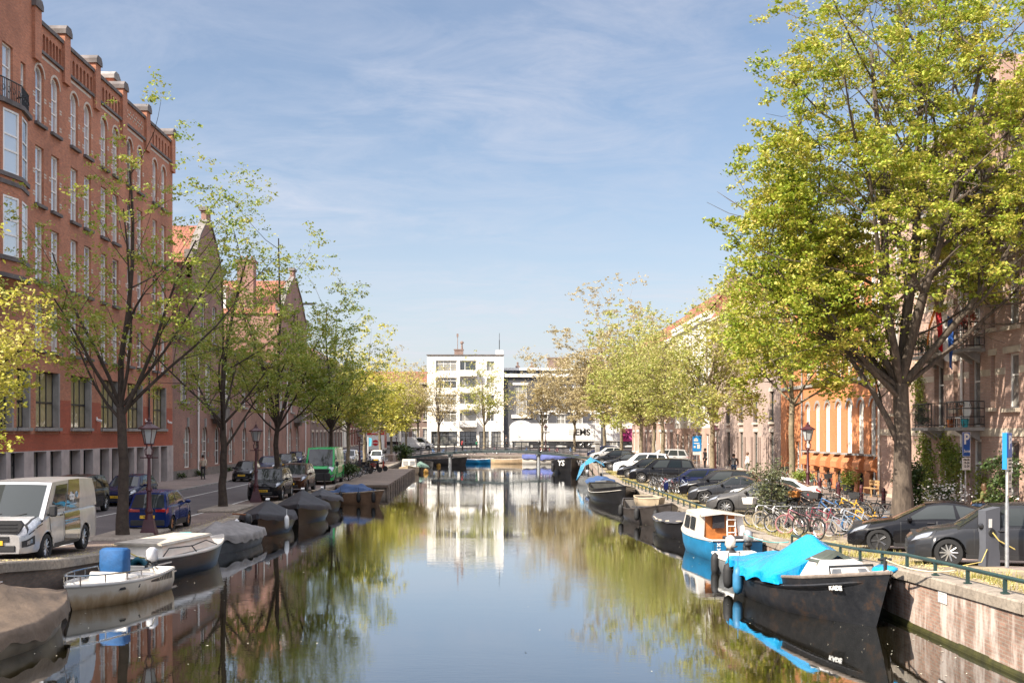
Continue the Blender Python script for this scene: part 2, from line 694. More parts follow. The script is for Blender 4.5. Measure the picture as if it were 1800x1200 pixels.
def quay(wx, g, sgn, qm, label):
    t = thing('quay_wall', label, 'quay wall', (wx(0), 0, 0))
    w, cp, ms, jt = MB(), MB(), MB(), MB()
    for y0, y1 in zip(YS, YS[1:]):
        n = max(1, int((y1 - y0) / 1.2)) if y0 >= 10 else 1
        for i in range(n):
            a, c_ = y0 + (y1 - y0) * i / n, y0 + (y1 - y0) * (i + 1) / n
            j = rnd.uniform(-.012, .012)
            P = lambda y, o, z: (wx(y) - wx(0) + sgn * o, y, z)
            w.quad(P(a, 0, -1.5), P(c_, 0, -1.5), P(c_, 0, g(c_) - .22), P(a, 0, g(a) - .22))
            e = .008
            cp.loft([[P(a + e, -.05 + j, g(a) - .22), P(a + e, .46, g(a) - .22), P(a + e, .46, g(a) + .012 + j), P(a + e, -.02 + j, g(a) + .012 + j), P(a + e, -.05 + j, g(a) - .03)],
                     [P(c_ - e, -.05 + j, g(c_) - .22), P(c_ - e, .46, g(c_) - .22), P(c_ - e, .46, g(c_) + .012 + j), P(c_ - e, -.02 + j, g(c_) + .012 + j), P(c_ - e, -.05 + j, g(c_) - .03)]])
            ms.loft([[P(a, -.004, -.4), P(a, -.03, 0), P(a, -.03, .05), P(a, -.004, .13 + j * 2)], [P(c_, -.004, -.4), P(c_, -.03, 0), P(c_, -.03, .05), P(c_, -.004, .13 + j * 2)]], closed=False)
    w.build('wall', qm, t)
    cp.build('coping', COPING, t)
    ms.build('moss_line', MOSS, t)
    return t


quay(WRX, gr, 1, QWALL, 'sunlit brick quay wall with stone coping along the right bank')
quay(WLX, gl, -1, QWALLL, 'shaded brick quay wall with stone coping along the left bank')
t = thing('quay_wall', 'low brick quay wall closing the canal beyond the footbridge', 'quay wall', (0, 153, 0))
b = MB(); b.box(-30, 30, 0, .5, -1.5, .8); b.build('wall', QWALL, t)
b = MB(); b.box(-30, 30, -.06, .55, .8, 1.02); b.build('coping', COPING, t)


# ------------------------------------------------------------------ building kit
def wall(mb, u0, u1, v0, v1, ops, y=0., d=.2):
    us = sorted({u0, u1} | {q for o in ops for q in (o[0], o[1])})
    vs = sorted({v0, v1} | {q for o in ops for q in (o[2], o[3])})
    us = [u for u in us if u0 - 1e-6 <= u <= u1 + 1e-6]
    vs = [q for q in vs if v0 - 1e-6 <= q <= v1 + 1e-6]
    for a, b_ in zip(us, us[1:]):
        run = None
        for c_, d_ in zip(vs, vs[1:]):
            mu, mv = (a + b_) / 2, (c_ + d_) / 2
            hole = any(o[0] < mu < o[1] and o[2] < mv < o[3] for o in ops)
            if hole:
                if run is not None:
                    mb.quad((a, y, run), (b_, y, run), (b_, y, c_), (a, y, c_)); run = None
            elif run is None:
                run = c_
        if run is not None:
            mb.quad((a, y, run), (b_, y, run), (b_, y, vs[-1]), (a, y, vs[-1]))
    for o in ops:
        a, b_, c_, e, r = o[:5]
        ol = outline(a, b_, c_, e, r)
        n = len(ol)
        for i in range(n):
            p, q = ol[i], ol[(i + 1) % n]
            mb.quad((p[0], y, p[1]), (p[0], y + d, p[1]), (q[0], y + d, q[1]), (q[0], y, q[1]))
        if r:
            arc = ol[2:]
            for p, q in zip(arc, arc[1:]):
                mb.quad((p[0], y, p[1]), (p[0], y, e), (q[0], y, e), (q[0], y, q[1]))


def outline(a, b, c, e, r):
    """bottom-left, bottom-right, then right spring over the arch to left spring"""
    pts = [(a, c), (b, c)]
    if not r:
        return pts + [(b, e), (a, e)]
    K = 10
    m_, h = (a + b) / 2, (b - a) / 2
    return pts + [(m_ + h * math.cos(PI * i / K), e - r + r * math.sin(PI * i / K)) for i in range(K + 1)]


WCACHE = {}


def win(parent, o, style, fm, gm, y=.13, name='window', ex=()):
    """window part (frame) with its pane; style = (frame width, [vertical bars], [horizontal bars], bar width)"""
    a, b, c, e, r = o[:5]
    w, h = b - a, e - c
    key = (round(w, 2), round(h, 2), round(r, 2), style[0], tuple(style[1]), tuple(style[2]), style[3], fm.name, gm.name)
    if key not in WCACHE:
        t = style[0]
        f, p = MB(), MB()
        ol = outline(-w / 2, w / 2, 0, h, r)
        il = outline(-w / 2 + t, w / 2 - t, t, h - t, max(0, r - t) if r else 0)
        n = len(ol)
        for i in range(n):
            j = (i + 1) % n
            A, B, Ci, D = ol[i], ol[j], il[j], il[i]
            f.quad((A[0], 0, A[1]), (B[0], 0, B[1]), (Ci[0], 0, Ci[1]), (D[0], 0, D[1]))
            f.quad((D[0], 0, D[1]), (Ci[0], 0, Ci[1]), (Ci[0], .07, Ci[1]), (D[0], .07, D[1]))
        bw = style[3]
        for q in style[1]:
            x = -w / 2 + t + q * (w - 2 * t)
            f.box(x - bw / 2, x + bw / 2, .012, .055, t, h - (t if not r else t + r * .2))
        for q in style[2]:
            z = t + q * (h - 2 * t)
            f.box(-w / 2 + t, w / 2 - t, .008, .052, z - bw / 2, z + bw / 2)
        p.add([(x, .045, z) for x, z in il], [list(range(len(il)))])
        fme = f.mesh('window', fm)
        pme = p.mesh('pane', gm)
        WCACHE[key] = (fme, pme)
    fme, pme = WCACHE[key]
    f = ob(name, fme, parent, ((a + b) / 2, y, c))
    ob('pane', pme, f, (0, 0, 0))
    for nm, fn, mt in ex:
        k2 = (nm, id(fn), round(w, 2), round(h, 2), round(r, 2), mt.name, round(y, 2))
        if k2 not in WCACHE:
            mb = MB()
            fn(mb, w, h, r)
            for i, q in enumerate(mb.v):
                mb.v[i] = (q[0], q[1] - y, q[2])
            WCACHE[k2] = mb.mesh(nm, mt)
        ob(nm, WCACHE[k2], f)
    return f


def ex_sill(mb, w, h, r):
    mb.cbox((0, -.04, -.085), (w + .3, .24, .16))


def ex_lintel(mb, w, h, r):
    if not r:
        mb.cbox((0, -.006, h + .14), (w + .34, .07, .26))


def building(name, label, X, yc, rz):
    return thing(name, label, 'building', (X, yc, 0), rz)


S_SASH = (.095, [], [.36, .62], .075)
S_HALF = (.08, [], [.62], .07)
S_CROSS = (.07, [.5], [.62], .06)
S_GRID = (.06, [.33, .67], [.2, .4, .6, .8], .035)
# ------------------------------------------------------------------ left bank: tall orange brick building
def band_blocks(mb, a, b, c, e, n=3, s=.16, y=-.004):
    for i in range(n):
        z = c + (e - c) * (.12 + .38 * i)
        for x0, x1 in ((a - .32, a - .02), (b + .02, b + .32)):
            mb.box(x0, x1, y, .05, z, z + s * .55)
            mb.box(x0, x1, y, .05, z + s * .9, z + s * 1.45)


def arch_ring(mb, a, b, e, r, t=.16, y=-.02, d=.06):
    m_, h = (a + b) / 2, (b - a) / 2
    K = 10
    A = [(m_ + (h + .04) * math.cos(PI * i / K), e - r + (r + .04) * math.sin(PI * i / K)) for i in range(K + 1)]
    B = [(m_ + (h + t) * math.cos(PI * i / K), e - r + (r + t) * math.sin(PI * i / K)) for i in range(K + 1)]
    for i in range(K):
        mb.quad((A[i][0], y, A[i][1]), (B[i][0], y, B[i][1]), (B[i + 1][0], y, B[i + 1][1]), (A[i + 1][0], y, A[i + 1][1]))
        mb.quad((B[i][0], y, B[i][1]), (B[i][0], y + d, B[i][1]), (B[i + 1][0], y + d, B[i + 1][1]), (B[i + 1][0], y, B[i + 1][1]))
        mb.quad((A[i][0], y, A[i][1]), (A[i + 1][0], y, A[i + 1][1]), (A[i + 1][0], y + d, A[i + 1][1]), (A[i][0], y + d, A[i][1]))


BA = brick('orange_brick', (.6, .215, .105), (.42, .145, .076), (.4, .25, .18), .22, .065, .011, .3, .006)
BAR = brick('red_glazed_brick', (.5, .11, .05), (.42, .09, .045), (.2, .1, .07), .22, .065, .01, .25, .006)
CONC = mat('concrete_pier', (.42, .37, .355), .85, var=.22, vs=1.2, bump=.006)
CREAM = mat('cream_stone_band', (.55, .48, .4), .8, var=.15)
STEEL = mat('dark_steel_frame', (.018, .018, .02), .4)
CREAMW = mat('cream_window_frame', (.84, .82, .78), .45, var=.08)
A = building('brick_building', 'tall orange brick office block with arched top windows and arcaded parapet on the left bank', -22.8, 55, PI / 2)
yA = lambda Y: Y - 55
x0, x1 = yA(27), yA(82.2)
CEN = [58.9, 63.75, 68.6, 73.45, 78.9]
ops, big, gops, nich = [], [], [], []
for c in CEN:
    for s in (-1.05, 1.05):
        u = yA(c) + s
        for (a, b, r) in ((19.85, 22.8, .5), (15.75, 18.7, 0), (11.9, 14.75, 0), (8.4, 10.75, 0)):
            ops.append((u - .55, u + .55, a, b, r))
    big.append((yA(c) - 1.55, yA(c) + 1.5, 4.42, 7.3, 0))
    gops.append((yA(c) - 1.95, yA(c) - .3, .3, 3.2, 0))
    gops.append((yA(c) + .2, yA(c) + 1.75, .3, 3.2, 0))
for c in (49.6, 44.8, 54.0):
    gops.append((yA(c) - 1.95, yA(c) - .3, .3, 3.2, 0))
    gops.append((yA(c) + .2, yA(c) + 1.75, .3, 3.2, 0))
bowc = yA(53.0)
big += [(bowc - 1.7, bowc - .3, 4.42, 7.3, 0), (bowc + .1, bowc + 1.5, 4.42, 7.3, 0), (bowc + 2.0, bowc + 3.5, 4.42, 7.3, 0)]
gbl = [(bowc + .4, bowc + 1.6, 19.9, 22.6, 0), (bowc + 2.5, bowc + 3.1, 20.2, 22.3, 0), (bowc - 1.6, bowc - .5, 19.9, 22.6, 0)]
for i in range(3):
    nich.append((bowc + .5 + i * .75, bowc + .95 + i * .75, 24.4, 26.3, .22))
piers = [57.3, 61.3, 66.1, 71.0, 75.9, 82.0]
for p, q in zip(piers, piers[1:]):
    n = 7
    if abs(p - 71.0) < .1:
        continue
    a, b = yA(p) + .45, yA(q) - .45
    for i in range(n):
        u = a + (b - a) * (i + .5) / n
        nich.append((u - .17, u + .17, 23.75, 24.6, .17))
b = MB()
wall(b, x0, x1, 4.1, 25.0, ops + big + gbl + [n for n in nich if n[3] < 25], d=.22)
wall(b, yA(49), yA(57.3), 25.0, 29.5, [n for n in nich if n[3] > 25], d=.3)
for n in nich:
    b.quad((n[0], .2, n[2]), (n[1], .2, n[2]), (n[1], .2, n[3]), (n[0], .2, n[3]))
b.quad((x1, 0, .3), (x1, 14, .3), (x1, 14, 24.5), (x1, 0, 25.0))
b.quad((x0, 0, .3), (x0, 14, .3), (x0, 14, 25), (x0, 0, 25))
b.quad((x0, 14, .3), (x1, 14, .3), (x1, 14, 25), (x0, 14, 25))
b.box(yA(49), yA(57.3), .02, 6, 25.0, 29.4)
b.quad((x0, .35, 24.9), (x1, .35, 24.9), (x1, 14, 24.9), (x0, 14, 24.9))
b.quad((x0, .35, 23.4), (x1, .35, 23.4), (x1, .35, 25), (x0, .35, 25))
b.build('wall', BA, A)
b = MB(); b.quad((x0, 0, 3.25), (x1, 0, 3.25), (x1, 0, 4.1), (x0, 0, 4.1)); b.quad((x1, 0, 3.25), (x1, 3, 3.25), (x1, 3, 4.1), (x1, 0, 4.1))
for c in CEN:
    b.box(yA(c) + 1.62, yA(c) + 3.2, -.012, .05, 4.1, 5.9)
b.build('glazed_band', BAR, A)
b = MB(); wall(b, x0, x1, .3, 3.25, gops, y=-.06, d=.55); b.quad((x0, -.06, 3.25), (x1, -.06, 3.25), (x1, 0, 3.25), (x0, 0, 3.25))
b.build('ground_floor', CONC, A)
def ex_band(mb, w, h, r):
    band_blocks(mb, -w / 2, w / 2, 0, h - r, 2)
    if r:
        arch_ring(mb, -w / 2, w / 2, h, r)


for o in ops:
    win(A, o, S_SASH, CREAMW, GLASSB, ex=(('stone_band', ex_band, CREAM), ('sill', ex_sill, DSTONE)))
for o in gbl:
    win(A, o, S_HALF, CREAMW, GLASSB)
def ex_jamb(mb, w, h, r):
    mb.box(w / 2 - .04, w / 2 + .14, -.025, .3, 0, h)


for o in big:
    win(A, o, (.06, [.22, .44, .72], [.45], .09), STEEL, glass('office_glass', (.1, .085, .03), (.35, .3, .16), .45, 2.2, .15), y=.3, ex=(('sill', ex_sill, STONE), ('stone_jamb', ex_jamb, STONE)))
for o in gops:
    win(A, o, (.06, [.55], [.5], .07), STEEL, GLASS, y=.4)
b, sl = MB(), MB()
for o in ops:
    pass
for p, q in zip(piers, piers[1:]):
    b.box(yA(p) + .8, yA(q) - .8, -.012, .03, 23.28, 23.42)
    for z in (24.05, 24.3):
        pass
b.build('parapet_band', CREAM, A)
for p, q in zip(piers, piers[1:]):
    a, e = yA(p) + .4, yA(q) - .4
    sl.box(a, e, -.1, .05, 23.5, 23.66)
    sl.loft([[(a, -.1, 24.95), (a, .45, 24.95), (a, .45, 25.15), (a, .18, 25.32), (a, -.1, 25.15)], [(e, -.1, 24.95), (e, .45, 24.95), (e, .45, 25.15), (e, .18, 25.32), (e, -.1, 25.15)]])
sl.build('parapet_coping', DSTONE, A)
for p in piers:
    u = yA(p)
    b = MB()
    b.box(u - .42, u + .42, -.16, .7, 22.9 if p != 71.0 else 22.5, 25.5)
    pp = b.build('parapet_pier', BA, A)
    b = MB()
    pr_ = [(u - .5, 25.5), (u + .5, 25.5), (u + .5, 25.75), (u + .3, 25.98), (u - .3, 25.98), (u - .5, 25.75)]
    b.prism(pr_, -.24, .78)
    b.build('pier_cap', DSTONE, pp)
b = MB(); b.box(yA(71.5), yA(72.5), .75, 2.6, 24.9, 26.4); ch = b.build('chimney', BA, A)
b = MB(); b.prism([(yA(71.35), 26.4), (yA(72.65), 26.4), (yA(72.65), 26.65), (yA(72.3), 26.9), (yA(71.7), 26.9), (yA(71.35), 26.65)], .65, 2.75); b.build('chimney_cap', STONE, ch)
b = MB()
for i in range(6):
    u = yA(71.9) + i * .58
    for du, dz in ((-.2, 0), (.2, 0), (0, .2), (0, -.2)):
        b.cbox((u + du, -.01, 24.3 + dz), (.1, .05, .1), ry=PI / 4)
b.build('diamond_pattern', CREAM, A)
# oriel
ori = MB(); orw = []
segs = [(-2.0, 0.), (-1.55, .75), (-.0, 1.05), (1.55, .75), (2.0, 0.)]
P = [(bowc + a, -d) for a, d in segs]
for (a, d), (a2, d2) in zip(P, P[1:]):
    for z0, z1 in ((11.4, 12.2), (15.0, 16.0), (18.95, 19.25)):
        ori.quad((a, d, z0), (a2, d2, z0), (a2, d2, z1), (a, d, z1))
    for z0, z1 in ((12.2, 15.0), (16.0, 18.95)):
        for f0, f1 in ((0, .12), (.88, 1)):
            L = lambda f: (a + (a2 - a) * f, d + (d2 - d) * f)
            ori.quad((*L(f0), z0), (*L(f1), z0), (*L(f1), z1), (*L(f0), z1))
ori.add([(p[0], p[1], 19.25) for p in P] + [(bowc + 2, .1, 19.25), (bowc - 2, .1, 19.25)], [list(range(7))])
ori.loft([[(p[0], p[1], 11.4) for p in P], [(bowc + (p[0] - bowc) * .55, p[1] * .2 - .02, 10.3) for p in P]], closed=False)
oo = ori.build('oriel', BA, A)
for z, e in ((19.25, .16), (15.6, .05), (11.35, .1), (12.15, .08), (15.95, .08)):
    b = MB()
    b.loft([[(bowc + (p[0] - bowc) * (1 + e * .5), p[1] - e if p[1] < 0 else p[1], z + h) for p in P] for h in (-.1, .1)], closed=True)
    b.build('oriel_ledge', DSTONE, oo)
for (a, d), (a2, d2) in zip(P, P[1:]):
    ln = math.hypot(a2 - a, d2 - d)
    for z0, z1 in ((12.2, 15.0), (16.0, 18.95)):
        f = win(oo, (-ln * .38, ln * .38, z0, z1, 0), S_SASH if ln > 1 else (.07, [], [.5], .05), CREAMW, GLASSB)
        f.location = ((a + a2) / 2, (d + d2) / 2 - .0, z0)
        f.rotation_euler = (0, 0, math.atan2(d2 - d, a2 - a))
rl = MB()
RP = [(p[0], p[1] - .02 if p[1] < 0 else p[1]) for p in P]
for (a, d), (a2, d2) in zip(RP, RP[1:]):
    for z in (19.4, 20.3):
        rl.tube([(a, d, z), (a2, d2, z)], .035, 5)
    n = max(2, int(math.hypot(a2 - a, d2 - d) / .13))
    for i in range(n):
        f = i / n
        X, Y = a + (a2 - a) * f, d + (d2 - d) * f
        rl.tube([(X, Y, 19.35), (X, Y, 20.3)], .016, 4)
    for i in range(int(n / 3)):
        f = (i * 3 + 1.5) / n
        rl.torus(.13, .02, 10, 4, c=(a + (a2 - a) * f, d + (d2 - d) * f - .01, 19.85))
rl.build('balcony_rail', DARKMETAL, oo)
b = MB(); b.tube([(yA(76.2), -.1, 4.4), (yA(76.2), -.1, 8.6)], .06, 8); b.build('downpipe', DARKMETAL, A)
for Y in (66.2, 75.6, 80.9):
    t = thing('security_camera', 'small white security camera high on the orange brick wall', 'camera', (-22.8, Y, 4.9), PI / 2, 'wall cameras')
    b = MB(); b.cbox((0, -.18, -.03), (.16, .3, .14), rx=.25, bev=.03); b.cbox((0, -.03, .08), (.1, .07, .2)); b.build('camera_body', WHITE, t)

# ------------------------------------------------------------------ left bank: brown brick school-like row with two gabled wings
BB = brick('brown_red_brick', (.4, .19, .145), (.3, .145, .115), (.3, .23, .19), .22, .065, .011, .35, .006)
TILE = brick('red_roof_tiles', (.36, .135, .08), (.28, .1, .06), (.12, .04, .025), .24, .3, .03, .35, .03, off=0)
B = building('brown_brick_building', 'brown red brick row with stepped gables, arched ground windows and red tile roofs', -22.8, 115, PI / 2)
yB = lambda Y: Y - 115
ops, arch = [], []
for Y in (86.3, 91.6, 95.8, 101, 106.5, 118.8, 131.2, 136):
    arch.append((yB(Y) - .85, yB(Y) + .85, 1.5, 4.7, .8))
ops += [(yB(112.4) - .8, yB(112.4) + .8, .4, 3.6, .5)]
for Y in (85.3, 92.7, 100, 106.4, 112.3, 118.6, 125.6, 132.2, 139.5):
    ops.append((yB(Y) - .95, yB(Y) + .95, 6.5, 9.9, 0))
for Y in (91.0, 94.8, 129.5, 134, 138.5):
    ops.append((yB(Y) - .7, yB(Y) + .7, 11.6, 14.6, 0))
b = MB()
main = [o for o in ops + arch if o[3] < 11]
wall(b, yB(82.2), yB(146), .3, 11.3, main)
for (Y0, Y1, ez, rz_) in ((87.5, 98.0, 17.3, 21.0), (125.0, 143.0, 17.3, 22.0)):
    a, e = yB(Y0), yB(Y1)
    wall(b, a, e, 11.3, ez - 1.2, [o for o in ops if o[2] > 11 and a < o[0] < e])
    for u in (a, e):
        b.quad((u, 0, 11.2), (u, 14, 11.2), (u, 14, ez), (u, 0, ez))
    mid = (a + e) / 2
    hw = (e - a) / 2
    steps = [(a, ez - 1.2), (e, ez - 1.2), (e, ez + .3), (e - .9, ez + .5), (e - hw * .45, ez + (rz_ - ez) * .62), (mid + .75, rz_ + .1), (mid + .75, rz_ + 1.1), (mid - .75, rz_ + 1.1), (mid - .75, rz_ + .1), (a + hw * .45, ez + (rz_ - ez) * .62), (a + .9, ez + .5), (a, ez + .3)]
    b.prism(steps, 0, .4)
b.quad((yB(146), 0, .3), (yB(146), 14, .3), (yB(146), 14, 11.3), (yB(146), 0, 11.3))
b.quad((yB(82.3), 14, .3), (yB(146), 14, .3), (yB(146), 14, 17), (yB(82.3), 14, 17))
b.build('wall', BB, B)
r = MB()
r.quad((yB(82.2), -.2, 11.35), (yB(146), -.2, 11.35), (yB(146), 6.5, 14.8), (yB(82.2), 6.5, 14.8))
r.quad((yB(82.2), 6.5, 14.8), (yB(146), 6.5, 14.8), (yB(146), 14, 11.3), (yB(82.2), 14, 11.3))
for (Y0, Y1, ez, rz_) in ((87.5, 98.0, 17.3, 21.0), (125.0, 143.0, 17.3, 22.0)):
    a, e = yB(Y0) - .2, yB(Y1) + .2
    mid = (a + e) / 2
    for u in (a, e):
        r.quad((u, .38, ez - .1), (mid, .38, rz_), (mid, 14, rz_), (u, 14, ez - .1))
roof = r.build('roof', TILE, B)
st = MB()
for (Y0, Y1, ez, rz_) in ((87.5, 98.0, 17.3, 21.0), (125.0, 143.0, 17.3, 22.0)):
    a, e = yB(Y0), yB(Y1)
    mid, hw = (a + e) / 2, (e - a) / 2
    st.box(mid - .9, mid + .9, -.12, .55, rz_ + 1.1, rz_ + 1.4)
    for s in (1, -1):
        P_ = [(mid + s * (hw - .9), ez + .5), (mid + s * hw * .55, ez + (rz_ - ez) * .62), (mid + s * .75, rz_ + .15)]
        for p, q in zip(P_, P_[1:]):
            st.loft([[(p[0], -.1, p[1]), (p[0], .5, p[1]), (p[0], .5, p[1] + .22), (p[0], -.1, p[1] + .22)], [(q[0], -.1, q[1]), (q[0], .5, q[1]), (q[0], .5, q[1] + .22), (q[0], -.1, q[1] + .22)]])
        u = mid + s * (hw - .45)
        st.box(u - .55, u + .55, -.12, .55, ez + .3, ez + .95)
    st.box(a, e, -.06, .1, 10.9, 11.15)
st.box(yB(82.3), yB(146), -.05, .1, .3, 1.35)
st.box(yB(93.5), yB(96.5), -.9, 0, 5.3, 6.2); st.box(yB(94.2), yB(95.8), -.6, 0, 4.9, 5.3)
st.box(yB(133.5), yB(136.5), -.9, 0, 5.3, 6.2); st.box(yB(134.2), yB(135.8), -.6, 0, 4.9, 5.3)
st.box(yB(82.3), yB(87.4), -.35, .1, 11.0, 11.3); st.box(yB(98.1), yB(124.9), -.35, .1, 11.0, 11.3)
st.build('stone_trim', mat('weathered_grey_stone', (.19, .17, .155), .9, var=.3, vs=1.6), B)
def ex_key(mb, w, h, r):
    mb.cbox((0, -.04, h + .25), (.34, .14, .7))


def ex_quoin(mb, w, h, r):
    for z in (.7, 1.8):
        for s_ in (1, -1):
            mb.cbox((s_ * (w / 2 + .185), .015, z + .2), (.33, .09, .4))


for o in arch:
    win(B, o, (.09, [.5], [.35, .62], .06), WHITE, GLASS, ex=(('keystone', ex_key, STONE), ('quoin', ex_quoin, STONE)))
for o in ops:
    if o[2] < 1:
        win(B, o, (.1, [.5], [.75], .08), STEEL, GLASS, name='door')
    else:
        win(B, o, (.09, [.34, .66] if o[1] - o[0] > 1.6 else [.5], [.66], .07), WHITE, GLASS, ex=(('sill', ex_sill, STONE),))
for Y in (89.2, 98.4, 115.2, 121.7, 128.6, 141.5):
    b = MB(); b.tube([(yB(Y), -.1, .6), (yB(Y), -.1, 11)], .075, 8); b.build('downpipe', CREAMW, B)
b = MB(); b.box(yB(126), yB(127.6), 3.2, 5.0, 17.5, 23.0); ch = b.build('chimney', BB, roof)
b = MB(); b.box(yB(125.85), yB(127.75), 3.05, 5.15, 23.0, 23.3)
for i in range(3):
    b.lathe([(.16, 0), (.13, .5)], 8, (yB(126.8), 3.5 + i * .6, 23.3))
b.build('chimney_cap', BB, ch)
b = MB(); b.box(yB(126.2), yB(131), 6.3, 10.2, 17.2, 20.2); b.box(yB(126), yB(131), 6.1, 10.4, 20.2, 20.4); d_ = b.build('dormer', WHITE, roof)
b = MB(); b.box(yB(141.4), yB(141.7), -1.3, .3, 20.0, 20.25); b.build('hoist_beam', DARKMETAL, B)


# ------------------------------------------------------------------ generic terraced house
def house(name, label, X, Y0, Y1, rz, eave, rows, bm, fm=WHITE, roofm=None, ridge=None, ground=None, style=S_HALF, dep=12, trim=CREAM, base=.3, gw=None, gwin=True, gm=None, cornice=.35, mans=None):
    yc = (Y0 + Y1) / 2
    t = building(name, label, X, yc, rz) if rz else building(name, label, yc, X, 0)
    hw = abs(Y1 - Y0) / 2
    ops = []
    for (z0, z1, n, w, r) in rows:
        for i in range(n):
            u = -hw + 2 * hw * (i + .5) / n
            ops.append((u - w / 2, u + w / 2, z0, z1, r))
    b = MB()
    wall(b, -hw, hw, base, eave, ops)
    for u in (-hw, hw):
        b.quad((u, 0, base), (u, dep, base), (u, dep, eave), (u, 0, eave))
    b.quad((-hw, dep, base), (hw, dep, base), (hw, dep, eave), (-hw, dep, eave))
    if not roofm:
        b.quad((-hw, .3, eave - .3), (hw, .3, eave - .3), (hw, dep, eave - .3), (-hw, dep, eave - .3))
        b.quad((-hw, .3, eave - .3), (hw, .3, eave - .3), (hw, .3, eave), (-hw, .3, eave))
    else:
        for u in (-hw, hw):
            b.quad((u, 0, eave), (u, dep, eave), (u, dep * .5, ridge))
    b.build('wall', bm, t)
    if roofm:
        r = MB()
        ry = mans or dep * .5
        r.quad((-hw, -.25, eave), (hw, -.25, eave), (hw, ry, ridge), (-hw, ry, ridge))
        if mans:
            r.quad((-hw, ry, ridge), (hw, ry, ridge), (hw, dep - ry, ridge), (-hw, dep - ry, ridge))
            for u in (-hw, hw):
                r.quad((u, 0, eave), (u, ry, ridge), (u, dep - ry, ridge), (u, dep, eave))
        r.quad((-hw, dep - ry, ridge), (hw, dep - ry, ridge), (hw, dep, eave), (-hw, dep, eave))
        r.build('roof', roofm, t)
    c = MB()
    c.box(-hw - .02, hw + .02, -.32, .05, eave - cornice, eave - cornice * .45)
    c.box(-hw - .03, hw + .03, -.42, .06, eave - cornice * .45, eave + .02)
    c.build('cornice', trim, t)
    for o in ops:
        win(t, o, style, fm, gm or GLASS, ex=(('sill', ex_sill, trim), ('lintel', ex_lintel, trim)))
    return t, ops


BC = brick('dark_brown_brick', (.27, .17, .14), (.21, .135, .115), (.2, .165, .14), .22, .065, .011, .3)
house('terraced_house', 'brown brick house row with tall white windows, left bank behind the green van', -22.8, 146.2, 178, PI / 2, 14.5, [(1.7, 4.2, 9, 1.5, 0), (5.6, 8.6, 9, 1.5, 0), (9.6, 12.8, 9, 1.4, 0)], BC, roofm=TILE, ridge=18)
house('white_house', 'narrow white plastered house at the far end of the left bank', -22.8, 178.2, 187, PI / 2, 13.5, [(1.9, 4.4, 3, 1.3, 0), (5.6, 8.2, 3, 1.2, 0), (9.4, 11.8, 3, 1.2, 0)], mat('pale_plaster', (.62, .6, .56), .8, var=.1), cornice=.5)
house('red_brick_house', 'dark red brick house on the cross street behind the red and white truck', -22.8, 187.2, 203, PI / 2, 13.0, [(2.0, 4.6, 4, 1.6, 0), (5.8, 8.4, 4, 1.4, 0), (9.2, 11.6, 4, 1.4, 0)], brick('deep_red_brick', (.26, .075, .05), (.2, .06, .045), (.16, .1, .08), .22, .065, .011, .3))
house('corner_house', 'brown brick house with white ground floor and small paned windows behind the far left trees', 207, -24, -10.2, 0, 13.2, [(2.2, 4.8, 7, 1.35, 0), (6.3, 8.6, 7, 1.2, 0), (9.6, 11.8, 7, 1.2, 0)], BC, style=(.07, [.33, .66], [.35, .7], .05), roofm=TILE, ridge=15.5, base=1.5)
BRP = brick('pink_brown_brick', (.52, .31, .24), (.43, .26, .205), (.46, .38, .32), .22, .065, .012, .3, .007)

# ------------------------------------------------------------------ right bank, nearest: pink brown brick flats with balconies
R1 = building('brick_flats', 'pink brown brick flats with iron balconies and cream stone bands, nearest on the right bank', 21, 52, -PI / 2)
yR = lambda Y: -(Y - 52)
ops = []
for z0, z1 in ((5.16, 7.37), (8.46, 10.74), (11.8, 14.05), (14.9, 16.8)):
    for Y, w in ((45.6, 1.15), (43.0, 1.1), (58.7, 1.1), (60, .0), (55.5, .45), (51.1, .45), (47.35, .4)):
        if w:
            ops.append((yR(Y) - w / 2, yR(Y) + w / 2, z0 + (.0 if w > .5 else .05), z1, 0))
    for Y in (49.1, 53.0):
        ops.append((yR(Y) - .55, yR(Y) + .55, z0 - .72, z1 + .25, 0))
for Y, w, a, c in ((45.6, 1.2, 1.5, 3.85), (43, 1.1, 1.5, 3.85), (49.0, 1.15, .75, 3.9), (52.3, 1.1, .8, 3.85), (54.4, 1.0, .8, 3.85), (58.7, 1.1, 1.4, 3.85)):
    ops.append((yR(Y) - w / 2, yR(Y) + w / 2, a, c, 0))
b = MB()
wall(b, yR(61.4), yR(40), .3, 17.9, ops, d=.3)
for Y in (40, 61.4):
    b.quad((yR(Y), 0, .3), (yR(Y), 12, .3), (yR(Y), 12, 17.9), (yR(Y), 0, 17.9))
b.box(yR(52.2), yR(51.2), 2, 3.6, 17.9, 21.2); b.box(yR(44.2), yR(43.3), 2, 3.6, 17.9, 21.4)
b.build('wall', BRP, R1)
r = MB(); r.quad((yR(61.6), -.3, 17.8), (yR(39.8), -.3, 17.8), (yR(39.8), 6, 20.4), (yR(61.6), 6, 20.4)); r.quad((yR(61.6), 6, 20.4), (yR(39.8), 6, 20.4), (yR(39.8), 12, 17.8), (yR(61.6), 12, 17.8)); r.build('roof', TILE, R1)
st, sh = MB(), MB()
st.box(yR(61.4), yR(40), -.035, .03, 4.02, 4.36)
for z in (6.55, 9.9, 13.2):
    u = sorted([(yR(61.4), yR(61.4))] + [(o[0], o[1]) for o in ops if o[2] < z < o[3]] + [(yR(40), yR(40))])
    for p, q in zip(u, u[1:]):
        if q[0] - p[1] > .1:
            sb_ = MB(); sb_.box(p[1] + .02, q[0] - .02, -.012, .03, z, z + .28); sb_.build('stone_band', SAND, R1)
sb_ = MB(); sb_.box(yR(61.4), yR(40), -.35, .02, 17.45, 17.75); sb_.build('cornice', SAND, R1)
